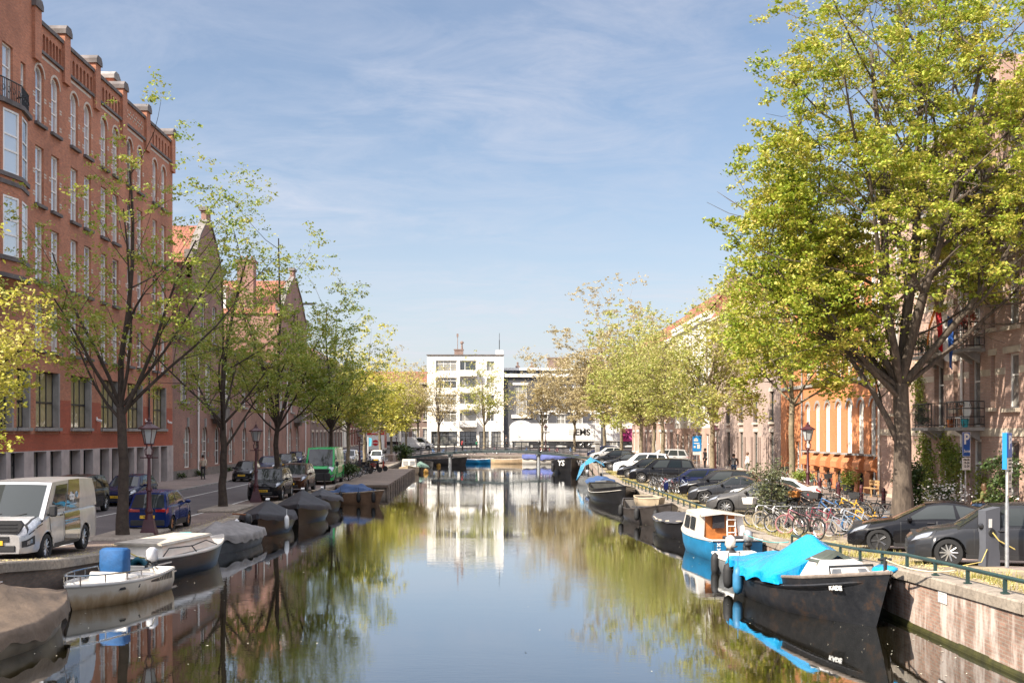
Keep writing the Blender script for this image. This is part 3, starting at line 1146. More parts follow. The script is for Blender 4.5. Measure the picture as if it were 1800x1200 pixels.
sb_ = MB(); sb_.box(yR(61.4), yR(40), -.05, .03, .3, .95); sb_.build('plinth', SAND, R1)
st.build('stone_band', SAND, R1)
EXR = (('sill', ex_sill, SAND), ('lintel', ex_lintel, SAND))
for o in ops:
    w = o[1] - o[0]
    if w < .6:
        win(R1, o, (.05, [], [.62], .05), WHITE, GLASS, y=.2, ex=EXR)
    elif o[2] < 1:
        win(R1, o, (.12, [], [.68], .08), WHITE, GLASS, y=.22)
    else:
        win(R1, o, S_HALF, WHITE, GLASS, y=.22, ex=EXR if o[2] > 4.3 else ())


def balcony(parent, Yc, z, half, out=.95, busy=False):
    u = yR(Yc)
    s = MB()
    s.box(u - half, u + half, -out, 0, z - .14, z)
    s.prism([(-.02, z - .14), (-out * .75, z - .14), (-.02, z - .6)], u - half * .5, u - half * .3, 'x')
    s.prism([(-.02, z - .14), (-out * .75, z - .14), (-.02, z - .6)], u + half * .3, u + half * .5, 'x')
    o = s.build('balcony', STONE, parent)
    r_ = MB()
    q = [(u - half + .04, -.03), (u - half + .04, -out + .05), (u + half - .04, -out + .05), (u + half - .04, -.03)]
    for (a, b_), (c_, d) in zip(q, q[1:]):
        for h in (.12, 1.1) + ((.45, .8) if busy else ()):
            r_.tube([(a, b_, z + h), (c_, d, z + h)], .022, 5)
        n = int(math.hypot(c_ - a, d - b_) / .13)
        for i in range(n + 1):
            f = i / n
            if not busy or i % 3 == 0:
                r_.tube([(a + (c_ - a) * f, b_ + (d - b_) * f, z + .02), (a + (c_ - a) * f, b_ + (d - b_) * f, z + 1.1)], .014, 4)
            else:
                r_.torus(.1, .012, 8, 3, c=(a + (c_ - a) * f, b_ + (d - b_) * f, z + (.29 if i % 2 else .95)))
    r_.build('balcony_rail', DARKMETAL, o)


for z in (4.4, 7.74, 11.05, 14.2):
    balcony(R1, 52.9, z, 1.0)
    balcony(R1, 49.0, z, .95, busy=True)
for Y in (50.3, 60.9):
    b = MB(); b.tube([(yR(Y), -.08, .7), (yR(Y), -.08, 17.3)], .055, 8); b.build('downpipe', CREAMW, R1)

# ------------------------------------------------------------------ right bank: orange brick hall
BO = brick('bright_orange_brick', (.58, .2, .065), (.5, .165, .06), (.45, .25, .14), .22, .065, .01, .2, .006)
R2 = building('orange_brick_hall', 'bright orange brick hall with a row of tall narrow white windows, right bank', 21, 71.5, -PI / 2)
yO = lambda Y: -(Y - 71.5)
ops, basm = [], []
cs = [62.1, 64.15, 66.2, 68.25, 70.45, 72.6, 74.8]
for Y in cs:
    u = yO(Y)
    ops.append((u - .5, u + .5, 2.95, 6.0, .42))
    basm.append((u - .55, u + .55, .45, 1.95, .3))
    ops.append((u - .55, u + .55, 7.5, 9.9, 0)); ops.append((u - .55, u + .55, 11.0, 13.4, 0))
ops += [(yO(79.3) - .6, yO(79.3) + .6, .9, 6.0, 0), (yO(77.2) - .45, yO(77.2) + .45, 1.2, 3.6, .3)]
ops += [(yO(79.0) - .6, yO(79.0) + .6, 7.5, 9.9, 0), (yO(79.0) - .6, yO(79.0) + .6, 11.0, 13.4, 0)]
b = MB()
wall(b, yO(81.6), yO(61.4), .3, 15.2, ops + basm, d=.22)
for Y in (61.4, 81.6):
    b.quad((yO(Y), 0, .3), (yO(Y), 12, .3), (yO(Y), 12, 15.2), (yO(Y), 0, 15.2))
b.quad((yO(81.6), 0, 15.1), (yO(61.4), 0, 15.1), (yO(61.4), 12, 15.1), (yO(81.6), 12, 15.1))
for Y in cs:
    u = yO(Y)
    b.prism([(0, 2.9), (-.3, 2.45), (-.3, 2.1), (0, 2.0)], u - .62, u + .62, 'x')
b.build('wall', BO, R2)
st = MB()
st.box(yO(81.6), yO(61.4), -.12, .03, 7.1, 7.32)
st.build('stone_ledge', STONE, R2)


def ex_arch(mb, w, h, r):
    arch_ring(mb, -w / 2, w / 2, h, r, .22)


def ex_wsill(mb, w, h, r):
    mb.cbox((0, -.13, -.02), (1.3, .34, .1))


b = MB(); b.box(yO(81.6), yO(61.4), -.55, .05, 14.9, 15.25); b.box(yO(81.6), yO(61.4), -.35, .05, 14.5, 14.9); b.build('cornice', WHITE, R2)
r = MB(); r.quad((yO(81.6), -.4, 15.27), (yO(61.4), -.4, 15.27), (yO(61.4), 5.5, 18.2), (yO(81.6), 5.5, 18.2)); r.quad((yO(81.6), 5.5, 18.2), (yO(61.4), 5.5, 18.2), (yO(61.4), 12, 15.2), (yO(81.6), 12, 15.2)); r.build('roof', TILE, R2)
for o in ops:
    if o[4] == .42:
        win(R2, o, (.1, [.5], [.66], .1), WHITE, glass('hall_glass', (.3, .32, .3), (.42, .42, .38), .5, 1.6), y=.1, ex=(('arch_stones', ex_arch, STONE), ('sill', ex_wsill, STONE)))
    elif o[3] == 6.0:
        win(R2, o, (.12, [], [.55], .1), WHITE, GLASS)
    else:
        win(R2, o, S_CROSS, WHITE, GLASS)
for o in basm:
    win(R2, o, (.06, [.5], [], .06), DARKMETAL, GLASS, y=.15)
for Y in (61.6, 75.9):
    b = MB(); b.tube([(yO(Y), -.08, .6), (yO(Y), -.08, 14.6)], .06, 8); b.build('downpipe', GREYMETAL, R2)
BRG = brick('grey_pink_brick', (.42, .3, .25), (.36, .255, .215), (.4, .34, .3), .22, .065, .012, .25, .005)
t, ops = house('grey_pink_house', 'pinkish grey brick house row with dark doors, right bank beyond the orange hall', 21, 81.7, 107, -PI / 2, 14.6, [(1.2, 4.2, 5, 1.2, 0), (4.95, 7.2, 5, 1.15, 0), (8.2, 10.4, 5, 1.15, .3), (11.4, 13.4, 5, 1.1, 0)], BRG, fm=mat('dark_green_frame', (.02, .028, .024), .5), style=(.09, [.5], [.7], .06), roofm=TILE, ridge=17.4, mans=1.8)
for o in ops:
    if o[2] < 2:
        for s in (-1.5, -1.0, 1.0, 1.5):
            u = (o[0] + o[1]) / 2 + s
            b = MB()
            b.box(u - .12, u + .12, -.01, .02, 1.2, 3.8)
            b.build('niche', mat('dark_niche_brick', (.1, .065, .05), .9), t)
b = MB()
for o in ops:
    if 4 < o[2] < 8:
        for h in (0.1, .9):
            b.tube([(o[0], -.06, o[2] + h), (o[1], -.06, o[2] + h)], .02, 4)
        for i in range(8):
            u = o[0] + (o[1] - o[0]) * i / 7
            b.tube([(u, -.06, o[2] + .1), (u, -.06, o[2] + .9)], .012, 4)
b.build('french_balcony_rail', DARKMETAL, t)
t, ops = house('white_topped_house', 'house with brown brick ground floor, white upper storeys and red tile roof, right bank', 21, 107.2, 128, -PI / 2, 15.6, [(5.3, 7.6, 5, 1.2, 0), (8.6, 10.8, 5, 1.15, 0), (11.9, 13.9, 5, 1.1, 0)], mat('white_render', (.66, .63, .58), .8, var=.1), fm=STEEL, roofm=TILE, ridge=17.9, mans=1.7, base=4.6, trim=WHITE, cornice=.7)
b = MB()
gops = [(-10.4 + i * 3.47 + .9, -10.4 + i * 3.47 + 2.5, .9, 4.0, 0) for i in range(6)]
wall(b, -10.4, 10.4, .3, 4.6, gops)
b.build('ground_floor', BRP, t)
for o in gops:
    win(t, o, (.09, [.5], [.7], .07), WHITE, GLASS)
b = MB(); b.box(-2, -.8, 4, 5.2, 17.5, 20.6); b.lathe([(.2, 0), (.15, .8)], 8, (-1.4, 4.6, 20.6)); b.build('chimney', BC, t)
house('brown_terrace', 'distant brown brick terrace with white cornice behind the right bank trees', 21, 128.2, 166, -PI / 2, 14.8, [(1.5, 4.2, 9, 1.5, 0), (5.4, 7.8, 9, 1.3, 0), (8.8, 11, 9, 1.3, 0), (11.8, 13.6, 9, 1.2, 0)], BRP, roofm=TILE, ridge=17.6, mans=1.8, trim=WHITE)

# ------------------------------------------------------------------ facing the canal's end: white flats and dark grey building
WR = mat('white_wall_paint', (.78, .75, .7), .8, var=.05, vs=.6)
Wb = building('white_flats', 'white five storey block of flats with flat roof facing the canal', -3.6, 180, 0)
ops = []
rows = [(13.75, 15.5), (11.1, 12.8), (8.45, 10.15), (5.75, 7.5)]
for z0, z1 in rows:
    ops += [(-4.7, -1.35, z0, z1, 0), (-.9, 1.75, z0 - .55, z1, 0), (3.35, 4.6, z0 + .1, z1 - .1, 0)]
gops = [(-5.4, -1.3, 2.0, 4.3, 0), (-.9, 1.75, 2.0, 4.3, 0), (2.2, 3.7, 1.8, 4.3, 0), (4.1, 5.6, 1.8, 4.3, 0)]
b = MB()
wall(b, -6.05, 6.05, 1.5, 16.3, ops + gops, d=.35)
for u in (-6.05, 6.05):
    b.quad((u, 0, 1.5), (u, 12, 1.5), (u, 12, 16.3), (u, 0, 16.3))
b.quad((-6, 0, 16.2), (6, 0, 16.2), (6, 12, 16.2), (-6, 12, 16.2))
b.box(4.8, 6.0, 1, 3, 16.3, 17.2)
b.build('wall', WR, Wb)
b = MB(); b.box(-6.15, 6.15, -.15, .2, 16.3, 16.45); b.build('roof_edge', DSTONE, Wb)
for o in ops:
    w = o[1] - o[0]
    win(Wb, o, (.1, [.36, .72] if w > 3 else ([.3] if w > 2 else [.5]), [.75] if w > 3 else [], .09), WHITE, GLASS, y=.2)
for o in gops:
    win(Wb, o, (.08, [.33, .66], [.68], .07), STEEL, GLASS, y=.25)
for z0, z1 in rows:
    b = MB(); b.box(-.95, 1.8, -.9, -.8, z0 - .75, z0 + .2); b.box(-.95, -.85, -.8, 0, z0 - .75, z0 + .2); b.box(1.7, 1.8, -.8, 0, z0 - .75, z0 + .2); b.box(-.95, 1.8, -.8, 0, z0 - .75, z0 - .6)
    b.build('balcony', WR, Wb)
b = MB(); b.box(-1.8, -.4, 2, 3.4, 16.2, 17.3); b.box(-1.9, -.3, 1.9, 3.5, 17.3, 17.45)
b.lathe([(.18, 17.4), (.12, 18.3), (.3, 18.4), (.3, 18.6), (.05, 18.8)], 8, (-.6, 2.6, 0)); b.tube([(-1.3, 2.6, 17.4), (-1.3, 2.6, 19.7)], .06, 6); b.cbox((-1.3, 2.6, 19.7), (.3, .3, .5))
b.build('chimney', BC, Wb)
b = MB(); b.tube([(5.4, 2, 17.2), (5.4, 2, 20)], .04, 6); b.cbox((5.4, 2, 18.2), (.12, .12, 1.4)); b.build('antenna', DARKMETAL, Wb)
DG = mat('dark_grey_render', (.065, .066, .075), .75, var=.15, vs=.7)
Gb = building('dark_grey_building', 'long dark grey rendered building with white window trims behind the white trailers', 22, 180.5, 0)
ops = [(-17.8, -15.9, 7.0, 11.6, 0), (-17.9, -15.6, 1.9, 4.9, .7)]
for i in range(11):
    u = -13.2 + i * 2.75
    for z0, z1 in ((5.2, 7.0), (8.0, 11.2)):
        ops.append((u - .7, u + .7, z0, z1, 0))
    ops.append((u - .7, u + .7, 2.0, 4.2, 0))
b = MB()
wall(b, -19.5, 19.5, 1.5, 13.0, ops)
for u in (-19.5, 19.5):
    b.quad((u, 0, 1.5), (u, 12, 1.5), (u, 12, 13), (u, 0, 13))
b.quad((-19.5, .2, 12.9), (19.5, .2, 12.9), (19.5, 12, 12.9), (-19.5, 12, 12.9))
b.box(-19.2, 4, 2.6, 9, 12.9, 14.1)
b.build('wall', DG, Gb)
st = MB()
st.box(-19.5, 19.5, -.35, .1, 12.9, 13.4); st.box(-19.4, 4.2, 2.3, 9, 14.1, 14.5); st.box(-14.8, 19.5, -.1, .05, 7.35, 7.65); st.box(-18.3, -15.2, -.2, .05, 6.4, 6.95); st.box(-18.1, -15.6, -.1, .05, 11.65, 12.0)
arch_ring(st, -18.2, -15.3, 5.6, .8, .45, -.2, .2); st.box(-18.6, -18.15, -.15, .05, 1.6, 4.9); st.box(-15.35, -14.9, -.15, .05, 1.6, 4.9)
st.build('white_trim', WHITE, Gb)
for i, o in enumerate(ops):
    win(Gb, o, S_GRID if i == 0 else (.1, [.5], [.62], .08), WHITE, GLASS, ex=(('sill', ex_sill, WHITE), ('lintel', ex_lintel, WHITE)) if i > 1 else ())
b = MB()
for i in range(8):
    b.box(-18.6 + i * 1.7, -17.4 + i * 1.7, 2.57, 2.62, 13.0, 13.8)
b.build('attic_window', GLASS, Gb)
b = MB(); b.box(-12.3, -8.9, 4, 6, 13, 16.1); b.box(-12.4, -8.8, 3.9, 6.1, 16.1, 16.3)
for u in (-17.2, -14.9):
    b.box(u - .35, u + .35, 4, 5, 14, 14.9); b.lathe([(.2, 14.9), (.12, 15.3), (.22, 15.4), (.05, 15.6)], 8, (u, 4.5, 0))
b.build('chimney', BC, Gb)
# house rows continue away from the canal behind these, seen only as rooflines
house('brick_backdrop_house', 'plain brown brick house behind the far right trees, beside the dark grey building', 182, 41.7, 62, 0, 15, [(2, 4.4, 8, 1.3, 0), (6, 8.6, 8, 1.3, 0), (10, 12.6, 8, 1.3, 0)], BC, base=1.4, roofm=TILE, ridge=18)
# ------------------------------------------------------------------ trees and plants
nr = np.random.default_rng(11)


def leaf_mesh(name, P, size, mtl, flat=.55, asp=.62):
    """many small leaf-shaped faces around the points P"""
    n = len(P)
    P = np.asarray(P, np.float32)
    nrm = nr.normal(size=(n, 3)); nrm[:, 2] = np.abs(nrm[:, 2]) + flat
    nrm /= np.linalg.norm(nrm, axis=1)[:, None]
    a = nr.normal(size=(n, 3))
    u = np.cross(nrm, a); u /= np.linalg.norm(u, axis=1)[:, None] + 1e-9
    w = np.cross(nrm, u)
    s = size * nr.uniform(.6, 1.35, (n, 1))
    V = np.empty((n, 4, 3), np.float32)
    V[:, 0] = P - u * s
    V[:, 1] = P + w * s * asp + nrm * s * .18
    V[:, 2] = P + u * s
    V[:, 3] = P - w * s * asp + nrm * s * .18
    me = bpy.data.meshes.new(name)
    me.vertices.add(n * 4); me.vertices.foreach_set('co', V.ravel())
    me.loops.add(n * 4); me.loops.foreach_set('vertex_index', np.arange(n * 4, dtype=np.int32))
    me.polygons.add(n); me.polygons.foreach_set('loop_start', np.arange(0, n * 4, 4, dtype=np.int32))
    me.materials.append(mtl)
    me.update(calc_edges=True)
    return me


k = N('bark')
v = k.tc('Object', (1, 1, .22))
c = k.mix(1, k.ramp(k.noise(v, 9, 5, .7), [(.3, (.045, .034, .026)), (.7, (.16, .125, .095))]), k.ramp(k.noise(k.tc('Object'), 1.2, 3), [(.3, (.7,) * 3), (.7, (1.15,) * 3)]), 'MULTIPLY')
k.pr(c, .95, normal=k.bump(k.noise(v, 14, 5, .7), .9, .04))
BARK = k.mat
BARKD = mat('dark_bark', (.05, .036, .027), .95, var=.45, vs=5, bump=.02)
BARKL = mat('pale_bark', (.2, .165, .11), .95, var=.4, vs=4, bump=.02)
LF_BIG = leafmat('maple_leaf', (.155, .245, .018), (.355, .4, .04), (.53, .44, .1), .36)
LF_LEFT = leafmat('elm_leaf', (.12, .2, .025), (.27, .33, .04), (.42, .38, .08))
LF_YEL = leafmat('spring_leaf', (.34, .37, .04), (.52, .48, .07), (.58, .5, .13))
LF_PALE = leafmat('pale_seed_leaf', (.24, .29, .05), (.4, .41, .1), (.5, .43, .17))
LF_BUD = leafmat('bud_leaf', (.36, .3, .13), (.44, .36, .18), (.5, .42, .25))
LF_BUSH = leafmat('shrub_leaf', (.025, .05, .014), (.05, .09, .02), (.1, .13, .03), .25)
LF_SHRUB = leafmat('grey_shrub_leaf', (.06, .08, .03), (.13, .15, .07), (.2, .19, .1), .25)
LF_VINE = leafmat('vine_leaf', (.12, .19, .03), (.25, .3, .05), (.34, .33, .08))


def grow(mb, twigs, p, d, L, r, lv, cfg, rg):
    ns = 5 if lv <= 1 else 3
    pts, rr = [p.copy()], [r]
    d = d.normalized()
    if lv > 0 and 'lim' in cfg and not cfg['lim'](p + d * L * .6):
        return
    step = L / ns
    end = r * (cfg['taper'] if lv < cfg['lv'] else .35)
    for i in range(ns):
        w = cfg['wig'] * (1 + .4 * lv)
        d = (d + Vector((rg.gauss(0, w), rg.gauss(0, w), rg.gauss(0, w * .7) + cfg['up'] * (1 if lv else .3)))).normalized()
        p = p + d * step
        pts.append(p.copy())
        rr.append(r + (end - r) * (i + 1) / ns)
        if i > 0 and 'lim' in cfg and not cfg['lim'](p):
            break
    if len(pts) - 1 < ns:
        rr[-1] *= .25
    ns = len(pts) - 1
    if r > cfg.get('rmin', .012) or lv <= 1:
        mb.tube(pts, rr, 9 if r > .15 else (6 if r > .05 else 3), False)
    if lv >= cfg['lv']:
        twigs.append((pts[1], pts[-1]))
        return
    n = cfg['n'][lv]
    for k_ in range(n):
        t = cfg['t0'][lv] + (1 - cfg['t0'][lv]) * (k_ + rg.uniform(.1, .9)) / n
        f = t * ns
        i = min(int(f), ns - 1)
        q = pts[i].lerp(pts[i + 1], f - i)
        ax = (pts[i + 1] - pts[i]).normalized()
        az = k_ * 2.4 + rg.uniform(-.5, .5)
        a = ax.cross(Vector((0, 0, 1)))
        if a.length < .1:
            a = Vector((1, 0, 0))
        a.normalize()
        b = ax.cross(a)
        ang = rad(rg.uniform(*cfg['ang'][lv]))
        nd = ax * math.cos(ang) + (a * math.cos(az) + b * math.sin(az)) * math.sin(ang)
        l2 = L * cfg['rat'][lv] * rg.uniform(.7, 1.2) * (1.15 - .45 * t if lv else 1)
        grow(mb, twigs, q, nd, l2, max(.008, rr[i] * cfg['rr'][lv] * rg.uniform(.75, 1.05)), lv + 1, cfg, rg)


def tree(name, label, x, y, seed, trunk, leaders, cfg, nl, size, lm, bark, group=None, spread=.35, lean=(0, 0), clip=None, flat=.55):
    """trunk = (height of fork, radius); leaders = list of (height share, azimuth, tilt, length, radius)"""
    rg = random.Random(seed)
    z = G(x, y)
    t = thing(name, label, 'tree', (x, y, z), 0, group)
    mb, tw = MB(), []
    hf, r = trunk
    pts, rr = [], []
    K = 7
    for i in range(K + 1):
        f = i / K
        pts.append(Vector((lean[0] * f * f + rg.gauss(0, .03) * (i > 0), lean[1] * f * f + rg.gauss(0, .03) * (i > 0), hf * f - .1 * (i == 0))))
        rr.append(r * (1.28 if i == 0 else (1.08 if i == 1 else 1 - .25 * f)))
    mb.tube(pts, rr, 12, False)
    for (h, az, tilt, L, lr) in leaders:
        f = h * K
        i = min(int(f), K - 1)
        p = pts[i].lerp(pts[i + 1], f - i)
        d = Vector((math.cos(rad(az)) * math.sin(rad(tilt)), math.sin(rad(az)) * math.sin(rad(tilt)), math.cos(rad(tilt))))
        grow(mb, tw, p, d, L, lr, 0, cfg, rg)
    mb.build('trunk', bark, t, 60)
    A = np.array([[*a, *b] for a, b in tw], np.float32)
    n = len(A)
    per = max(1, nl // max(n, 1))
    wgt = np.clip(nr.normal(1, .45, n), .15, 2.2)
    cnt = np.maximum(1, (per * wgt).astype(int))
    ncl = 3                                  # leaves sit in a few tight sprays on every twig
    idx = np.repeat(np.arange(n), cnt)
    q = nr.integers(0, ncl, len(idx))
    fc = nr.uniform(.1, 1.1, (n, ncl)).astype(np.float32)
    off = nr.normal(0, spread * .75, (n, ncl, 3)) * np.array([1, 1, .7])
    f = fc[idx, q][:, None]
    P = A[idx, :3] * (1 - f) + A[idx, 3:] * f + off[idx, q] + nr.normal(0, spread * .5, (len(idx), 3)) * np.array([1, 1, .45])
    P = P[P[:, 2] > 2.0]
    if clip is not None:
        P = P[clip(P)]
    ob('crown', leaf_mesh('crown', P, size, lm, flat), t)
    return t


CB = dict(lv=3, n=[8, 6, 4], t0=[.25, .25, .25], ang=[(35, 65), (30, 65), (25, 60)], rat=[.5, .55, .55], rr=[.55, .55, .6], taper=.35, wig=.07, up=.05)
# the big maple on the right bank
bx, by = at(1585, 915)
lead = [(1, 200, 17, 11.5, .2), (1, 10, 15, 11.5, .2), (1, 100, 7, 12.5, .23), (1, 290, 13, 11.5, .19), (.98, 170, 30, 9.5, .16), (.96, 240, 34, 8, .14), (.98, 345, 30, 9, .16), (.9, 185, 46, 7.0, .13), (.5, 185, 20, 6.0, .14), (.94, 60, 36, 7.5, .13), (.88, 205, 58, 5.6, .1), (.97, 180, 54, 6.6, .11), (.97, 5, 50, 6.5, .11), (.95, 120, 45, 7, .12)]
tree('maple_tree', 'largest tree, tall broad maple with bright yellow green leaves on the right bank', bx, by, 5, (5.4, .38), [(a, b, c, d * 1.12, e) for a, b, c, d, e in lead], dict(CB, lim=lambda p: (p.x + .2) ** 2 + p.y ** 2 < 42 and p.z > 4.6 + .12 * abs(p.x)), 185000, .073, LF_BIG, BARK, spread=.3, clip=lambda P: ((P[:, 0] + .2) ** 2 + P[:, 1] ** 2 < 7.9 ** 2) & (P[:, 2] > 5.0 + .12 * np.abs(P[:, 0])) & ~((P[:, 0] > 1.0) & (P[:, 2] < 8.6)) & ((P[:, 2] > 11) | (nr.random(len(P)) > .38)))
CM = dict(lv=3, n=[5, 4, 4], t0=[.2, .2, .2], ang=[(30, 60), (30, 60), (25, 60)], rat=[.5, .55, .55], rr=[.55, .55, .6], taper=.35, wig=.08, up=.06)


def ring(n, tilt, L, r, h=1., a0=0, rg=rnd):
    return [(min(1, h * rg.uniform(.9, 1.02)), a0 + 360 * i / n + rg.uniform(-25, 25), tilt * rg.uniform(.7, 1.3), L * rg.uniform(.8, 1.15), r) for i in range(n)]


# right bank row
bx, by = at(1392, 879)
tree('young_tree', 'slim tree with pale trunk and yellow green crown beside the right bank lamp post', bx, by, 8, (5.2, .17), ring(4, 42, 3.6, .07, 1, 30) + [(1, 0, 3, 7, .1), (1, 180, 25, 5.5, .08), (1, 60, 25, 5.5, .08)], CM, 13000, .1, LF_BIG, BARKL, spread=.24)
RT = [(1252, 15.2, 7.8, 3.6, 21, 'pale leafed tree by the blue parking sign on the right bank', LF_PALE, 15000), (1165, 14.8, 7.6, 3.4, 22, 'pale leafed tree standing behind the parked dark estate car on the right bank', LF_PALE, 11000),
      (1127, 15.0, 9, 3.6, 23, 'olive leafed tree in front of the pink banner on the right bank', LF_PALE, 12000), (1092, 14.8, 10, 3.8, 24, 'olive leafed tree just left of the pink banner on the right bank', LF_PALE, 13000),
      (1062, 14.9, 14.5, 4.6, 25, 'tall hazy brown green tree nearest the footbridge on the right bank', LF_BUD, 26000), (1150, 17.5, 7, 3.6, 29, 'budding tree close to the right bank house fronts', LF_BUD, 8000)]
for px_, X, L, s, sd_, lb, lm, nl in RT:
    Y = atx(px_, X)
    tree('street_tree', lb, X, Y, sd_, (4.6, .2), ring(5, 34, L * .56, .08, 1) + ring(3, 16, L * .78, .1, 1, 40) + [(1, 0, 4, L * .92, .11)] + ring(3, 62, L * .36, .06, .95), CM, nl, .1 if Y < 100 else .13, lm, BARKL, 'trees along the right bank', spread=.32)
# left bank row
CL = dict(lv=3, n=[5, 4, 3], t0=[.22, .25, .25], ang=[(30, 60), (30, 65), (25, 65)], rat=[.45, .5, .55], rr=[.5, .55, .6], taper=.3, wig=.085, up=.055)
LT = [(216, 940, 37.6, 31, 'tall sparse tree with dark trunk at the quay beside the dark lamp post', LF_LEFT, 12500, [(.92, 345, 30, 6.4, .075), (1, 150, 18, 5.8, .07), (1, 60, 9, 7.8, .11), (.95, 10, 44, 5.4, .07), (.98, 220, 30, 4.2, .07), (1, 310, 18, 6.6, .07), (.9, 180, 46, 3.4, .06), (1, 0, 36, 6.0, .06)]),
      (392, 893, 53, 32, 'sparse green tree by the black compact car on the left bank', LF_LEFT, 17000, ring(4, 36, 5.0, .07) + [(1, 90, 5, 7.8, .12), (.7, 10, 42, 4.4, .07), (.9, 170, 42, 4.4, .07), (1, 300, 16, 6.6, .08)])]
for px_, py_, Y, sd_, lb, lm, nl, ld in LT:
    X = (px_ - CX) * Y / FPX
    tree('street_tree', lb, X, Y, sd_, (4.3 if Y < 40 else 4.0, .19), ld, CL, nl, .055, lm, BARKD, 'trees along the left bank', spread=.2)
for px_, Y, sd_, L, lb, lm, nl in [(487, 66.8, 33, 12.4, 'green tree behind the black off-road car, left bank, with a thin bare top', LF_LEFT, 17000), (582, 90, 34, 10.6, 'dark green tree behind the green van on the left bank', LF_LEFT, 17000),
                                   (641, 114, 35, 9.4, 'bright yellow green tree by the red lamp on the left bank', LF_YEL, 9000), (668, 130, 36, 7.0, 'small yellow tree in front of the red and white truck on the left bank', LF_YEL, 7000),
                                   (688, 146, 37, 7.5, 'low yellow leafed tree by the left end of the footbridge', LF_YEL, 7000), (714, 168, 38, 9.5, 'thin budding tree at the corner beyond the footbridge', LF_BUD, 8000), (612, 102, 39, 6.5, 'slim yellow leafed tree between the green van and the red lamp', LF_YEL, 5000)]:
    X = (px_ - CX) * Y / FPX
    tree('street_tree', lb, X, Y, sd_, (3.9, .18), ring(5, 38, L * .46, .07) + ring(3, 18, L * .66, .09, 1, 30) + [(1, 0, 3, L * .9, .11)] + ring(2, 58, L * .38, .06, .9), CL, nl, .085 if Y < 100 else .12, lm, BARKD if Y < 100 else BARKL, 'trees along the left bank', spread=.3)
# a low yellow tree at the left edge of the view, and the trees that shade the near left quay
CT = dict(CL, n=[6, 5, 3])
tree('quay_tree', 'tree at the left edge with yellow leaves reaching over the silver van', -12.3, 24.2, 41, (3.4, .2), [(.95, 20, 58, 2.6, .07), (.9, 335, 58, 2.5, .07), (.85, 60, 62, 2.4, .06), (1, 10, 36, 2.9, .08), (1, 180, 40, 3.2, .08), (1, 250, 35, 3.5, .08), (1, 120, 50, 3, .07), (.8, 350, 68, 2.2, .06), (.9, 40, 52, 2.6, .06)], CT, 11000, .05, LF_YEL, BARKD, spread=.16)
# on the far quay
for px_, Y, sd_, L, lm, lb, nl in [(771, 165, 51, 7.2, LF_BUD, 'thin budding tree before the left windows of the white flats', 2600), (851, 163, 52, 8.6, LF_PALE, 'budding tree before the white flats, right of the balconies', 4200), (953, 160, 53, 9.5, LF_BUD, 'brown budding tree in front of the white trailer', 6500), (1010, 166, 54, 12, LF_BUD, 'brown budding tree at the right end of the white trailer', 12000), (735, 172, 55, 7.5, LF_YEL, 'yellow leafed tree left of the white flats', 5000), (690, 190, 56, 9.5, LF_BUD, 'bare budding tree before the corner house with the small panes', 5500)]:
    X = (px_ - CX) * Y / FPX
    tree('street_tree', lb, X, Y, sd_, (4.0, .2), ring(4, 30, L * .52, .07) + ring(3, 15, L * .72, .09, 1, 20) + [(1, 0, 4, L * .9, .1)], CM, nl, .13, lm, BARKL if px_ != 771 else BARKD, 'trees on the far quay', spread=.32)


def bush(name, label, cat, x, y, z0, R, H, n, lm, size=.07, group=None, clumps=9, flat=.4, stems=True, base=.1):
    t = thing(name, label, cat, (x, y, z0), 0, group)
    rg = random.Random(int(x * 31 + y * 17))
    P = []
    m = MB()
    for i in range(clumps):
        a = rg.uniform(0, 2 * PI)
        q = rg.uniform(0, .75) * R
        c = np.array([q * math.cos(a), q * math.sin(a), H * rg.uniform(base + .1, .92)])
        s = R * rg.uniform(.2, .42)
        P.append(c + nr.normal(0, 1, (n // clumps, 3)) * np.array([s, s, s * .8]) * .62)
        m.tube([(rg.gauss(0, .05), rg.gauss(0, .05), 0), tuple(c * np.array([.5, .5, .55])), tuple(c)], [.02, .013, .006], 4)
    P = np.concatenate(P)
    P = P[P[:, 2] > .02]
    if stems:
        m.build('stem', BARKD, t)
    ob('foliage', leaf_mesh('foliage', P, size, lm, flat), t)
    return t


x, y = at(1347, 908); bush('shrub', 'grey green shrub hiding the grey coupe on the right bank', 'shrub', x, y, gr(y), 1.15, 2.5, 2600, LF_SHRUB, .055, clumps=14, base=0)
x, y = at(1412, 884); bush('shrub', 'bright leafed shrub at the foot of the right bank lamp post', 'shrub', x - .2, y + .4, gr(y), .75, 1.7, 1900, LF_VINE, .06)
bush('shrub', 'dark rounded shrub by the door of the brick flats behind the big maple', 'shrub', 18.3, 49.0, gr(49) + .09, .85, 2.1, 3000, LF_BUSH, .06, clumps=14, base=0)
bush('shrub', 'dark shrub under the right hand parking sign by the brick flats', 'shrub', 19.7, 43.6, gr(44) + .09, .9, 2.6, 2600, LF_BUSH, .06, clumps=14)
WF = mat('white_petals', (.75, .72, .68), .7, var=.1)
t = bush('flowering_shrub', 'low shrub covered in white blossom by the brick flats', 'shrub', 18.9, 47.2, gr(47) + .09, .8, 1.2, 1300, LF_BUSH, .05)
P = nr.normal(0, 1, (700, 3)) * np.array([.5, .5, .3]) + np.array([0, 0, .75])
ob('blossom', leaf_mesh('blossom', P[P[:, 2] > .1], .05, WF, .8, .9), t)


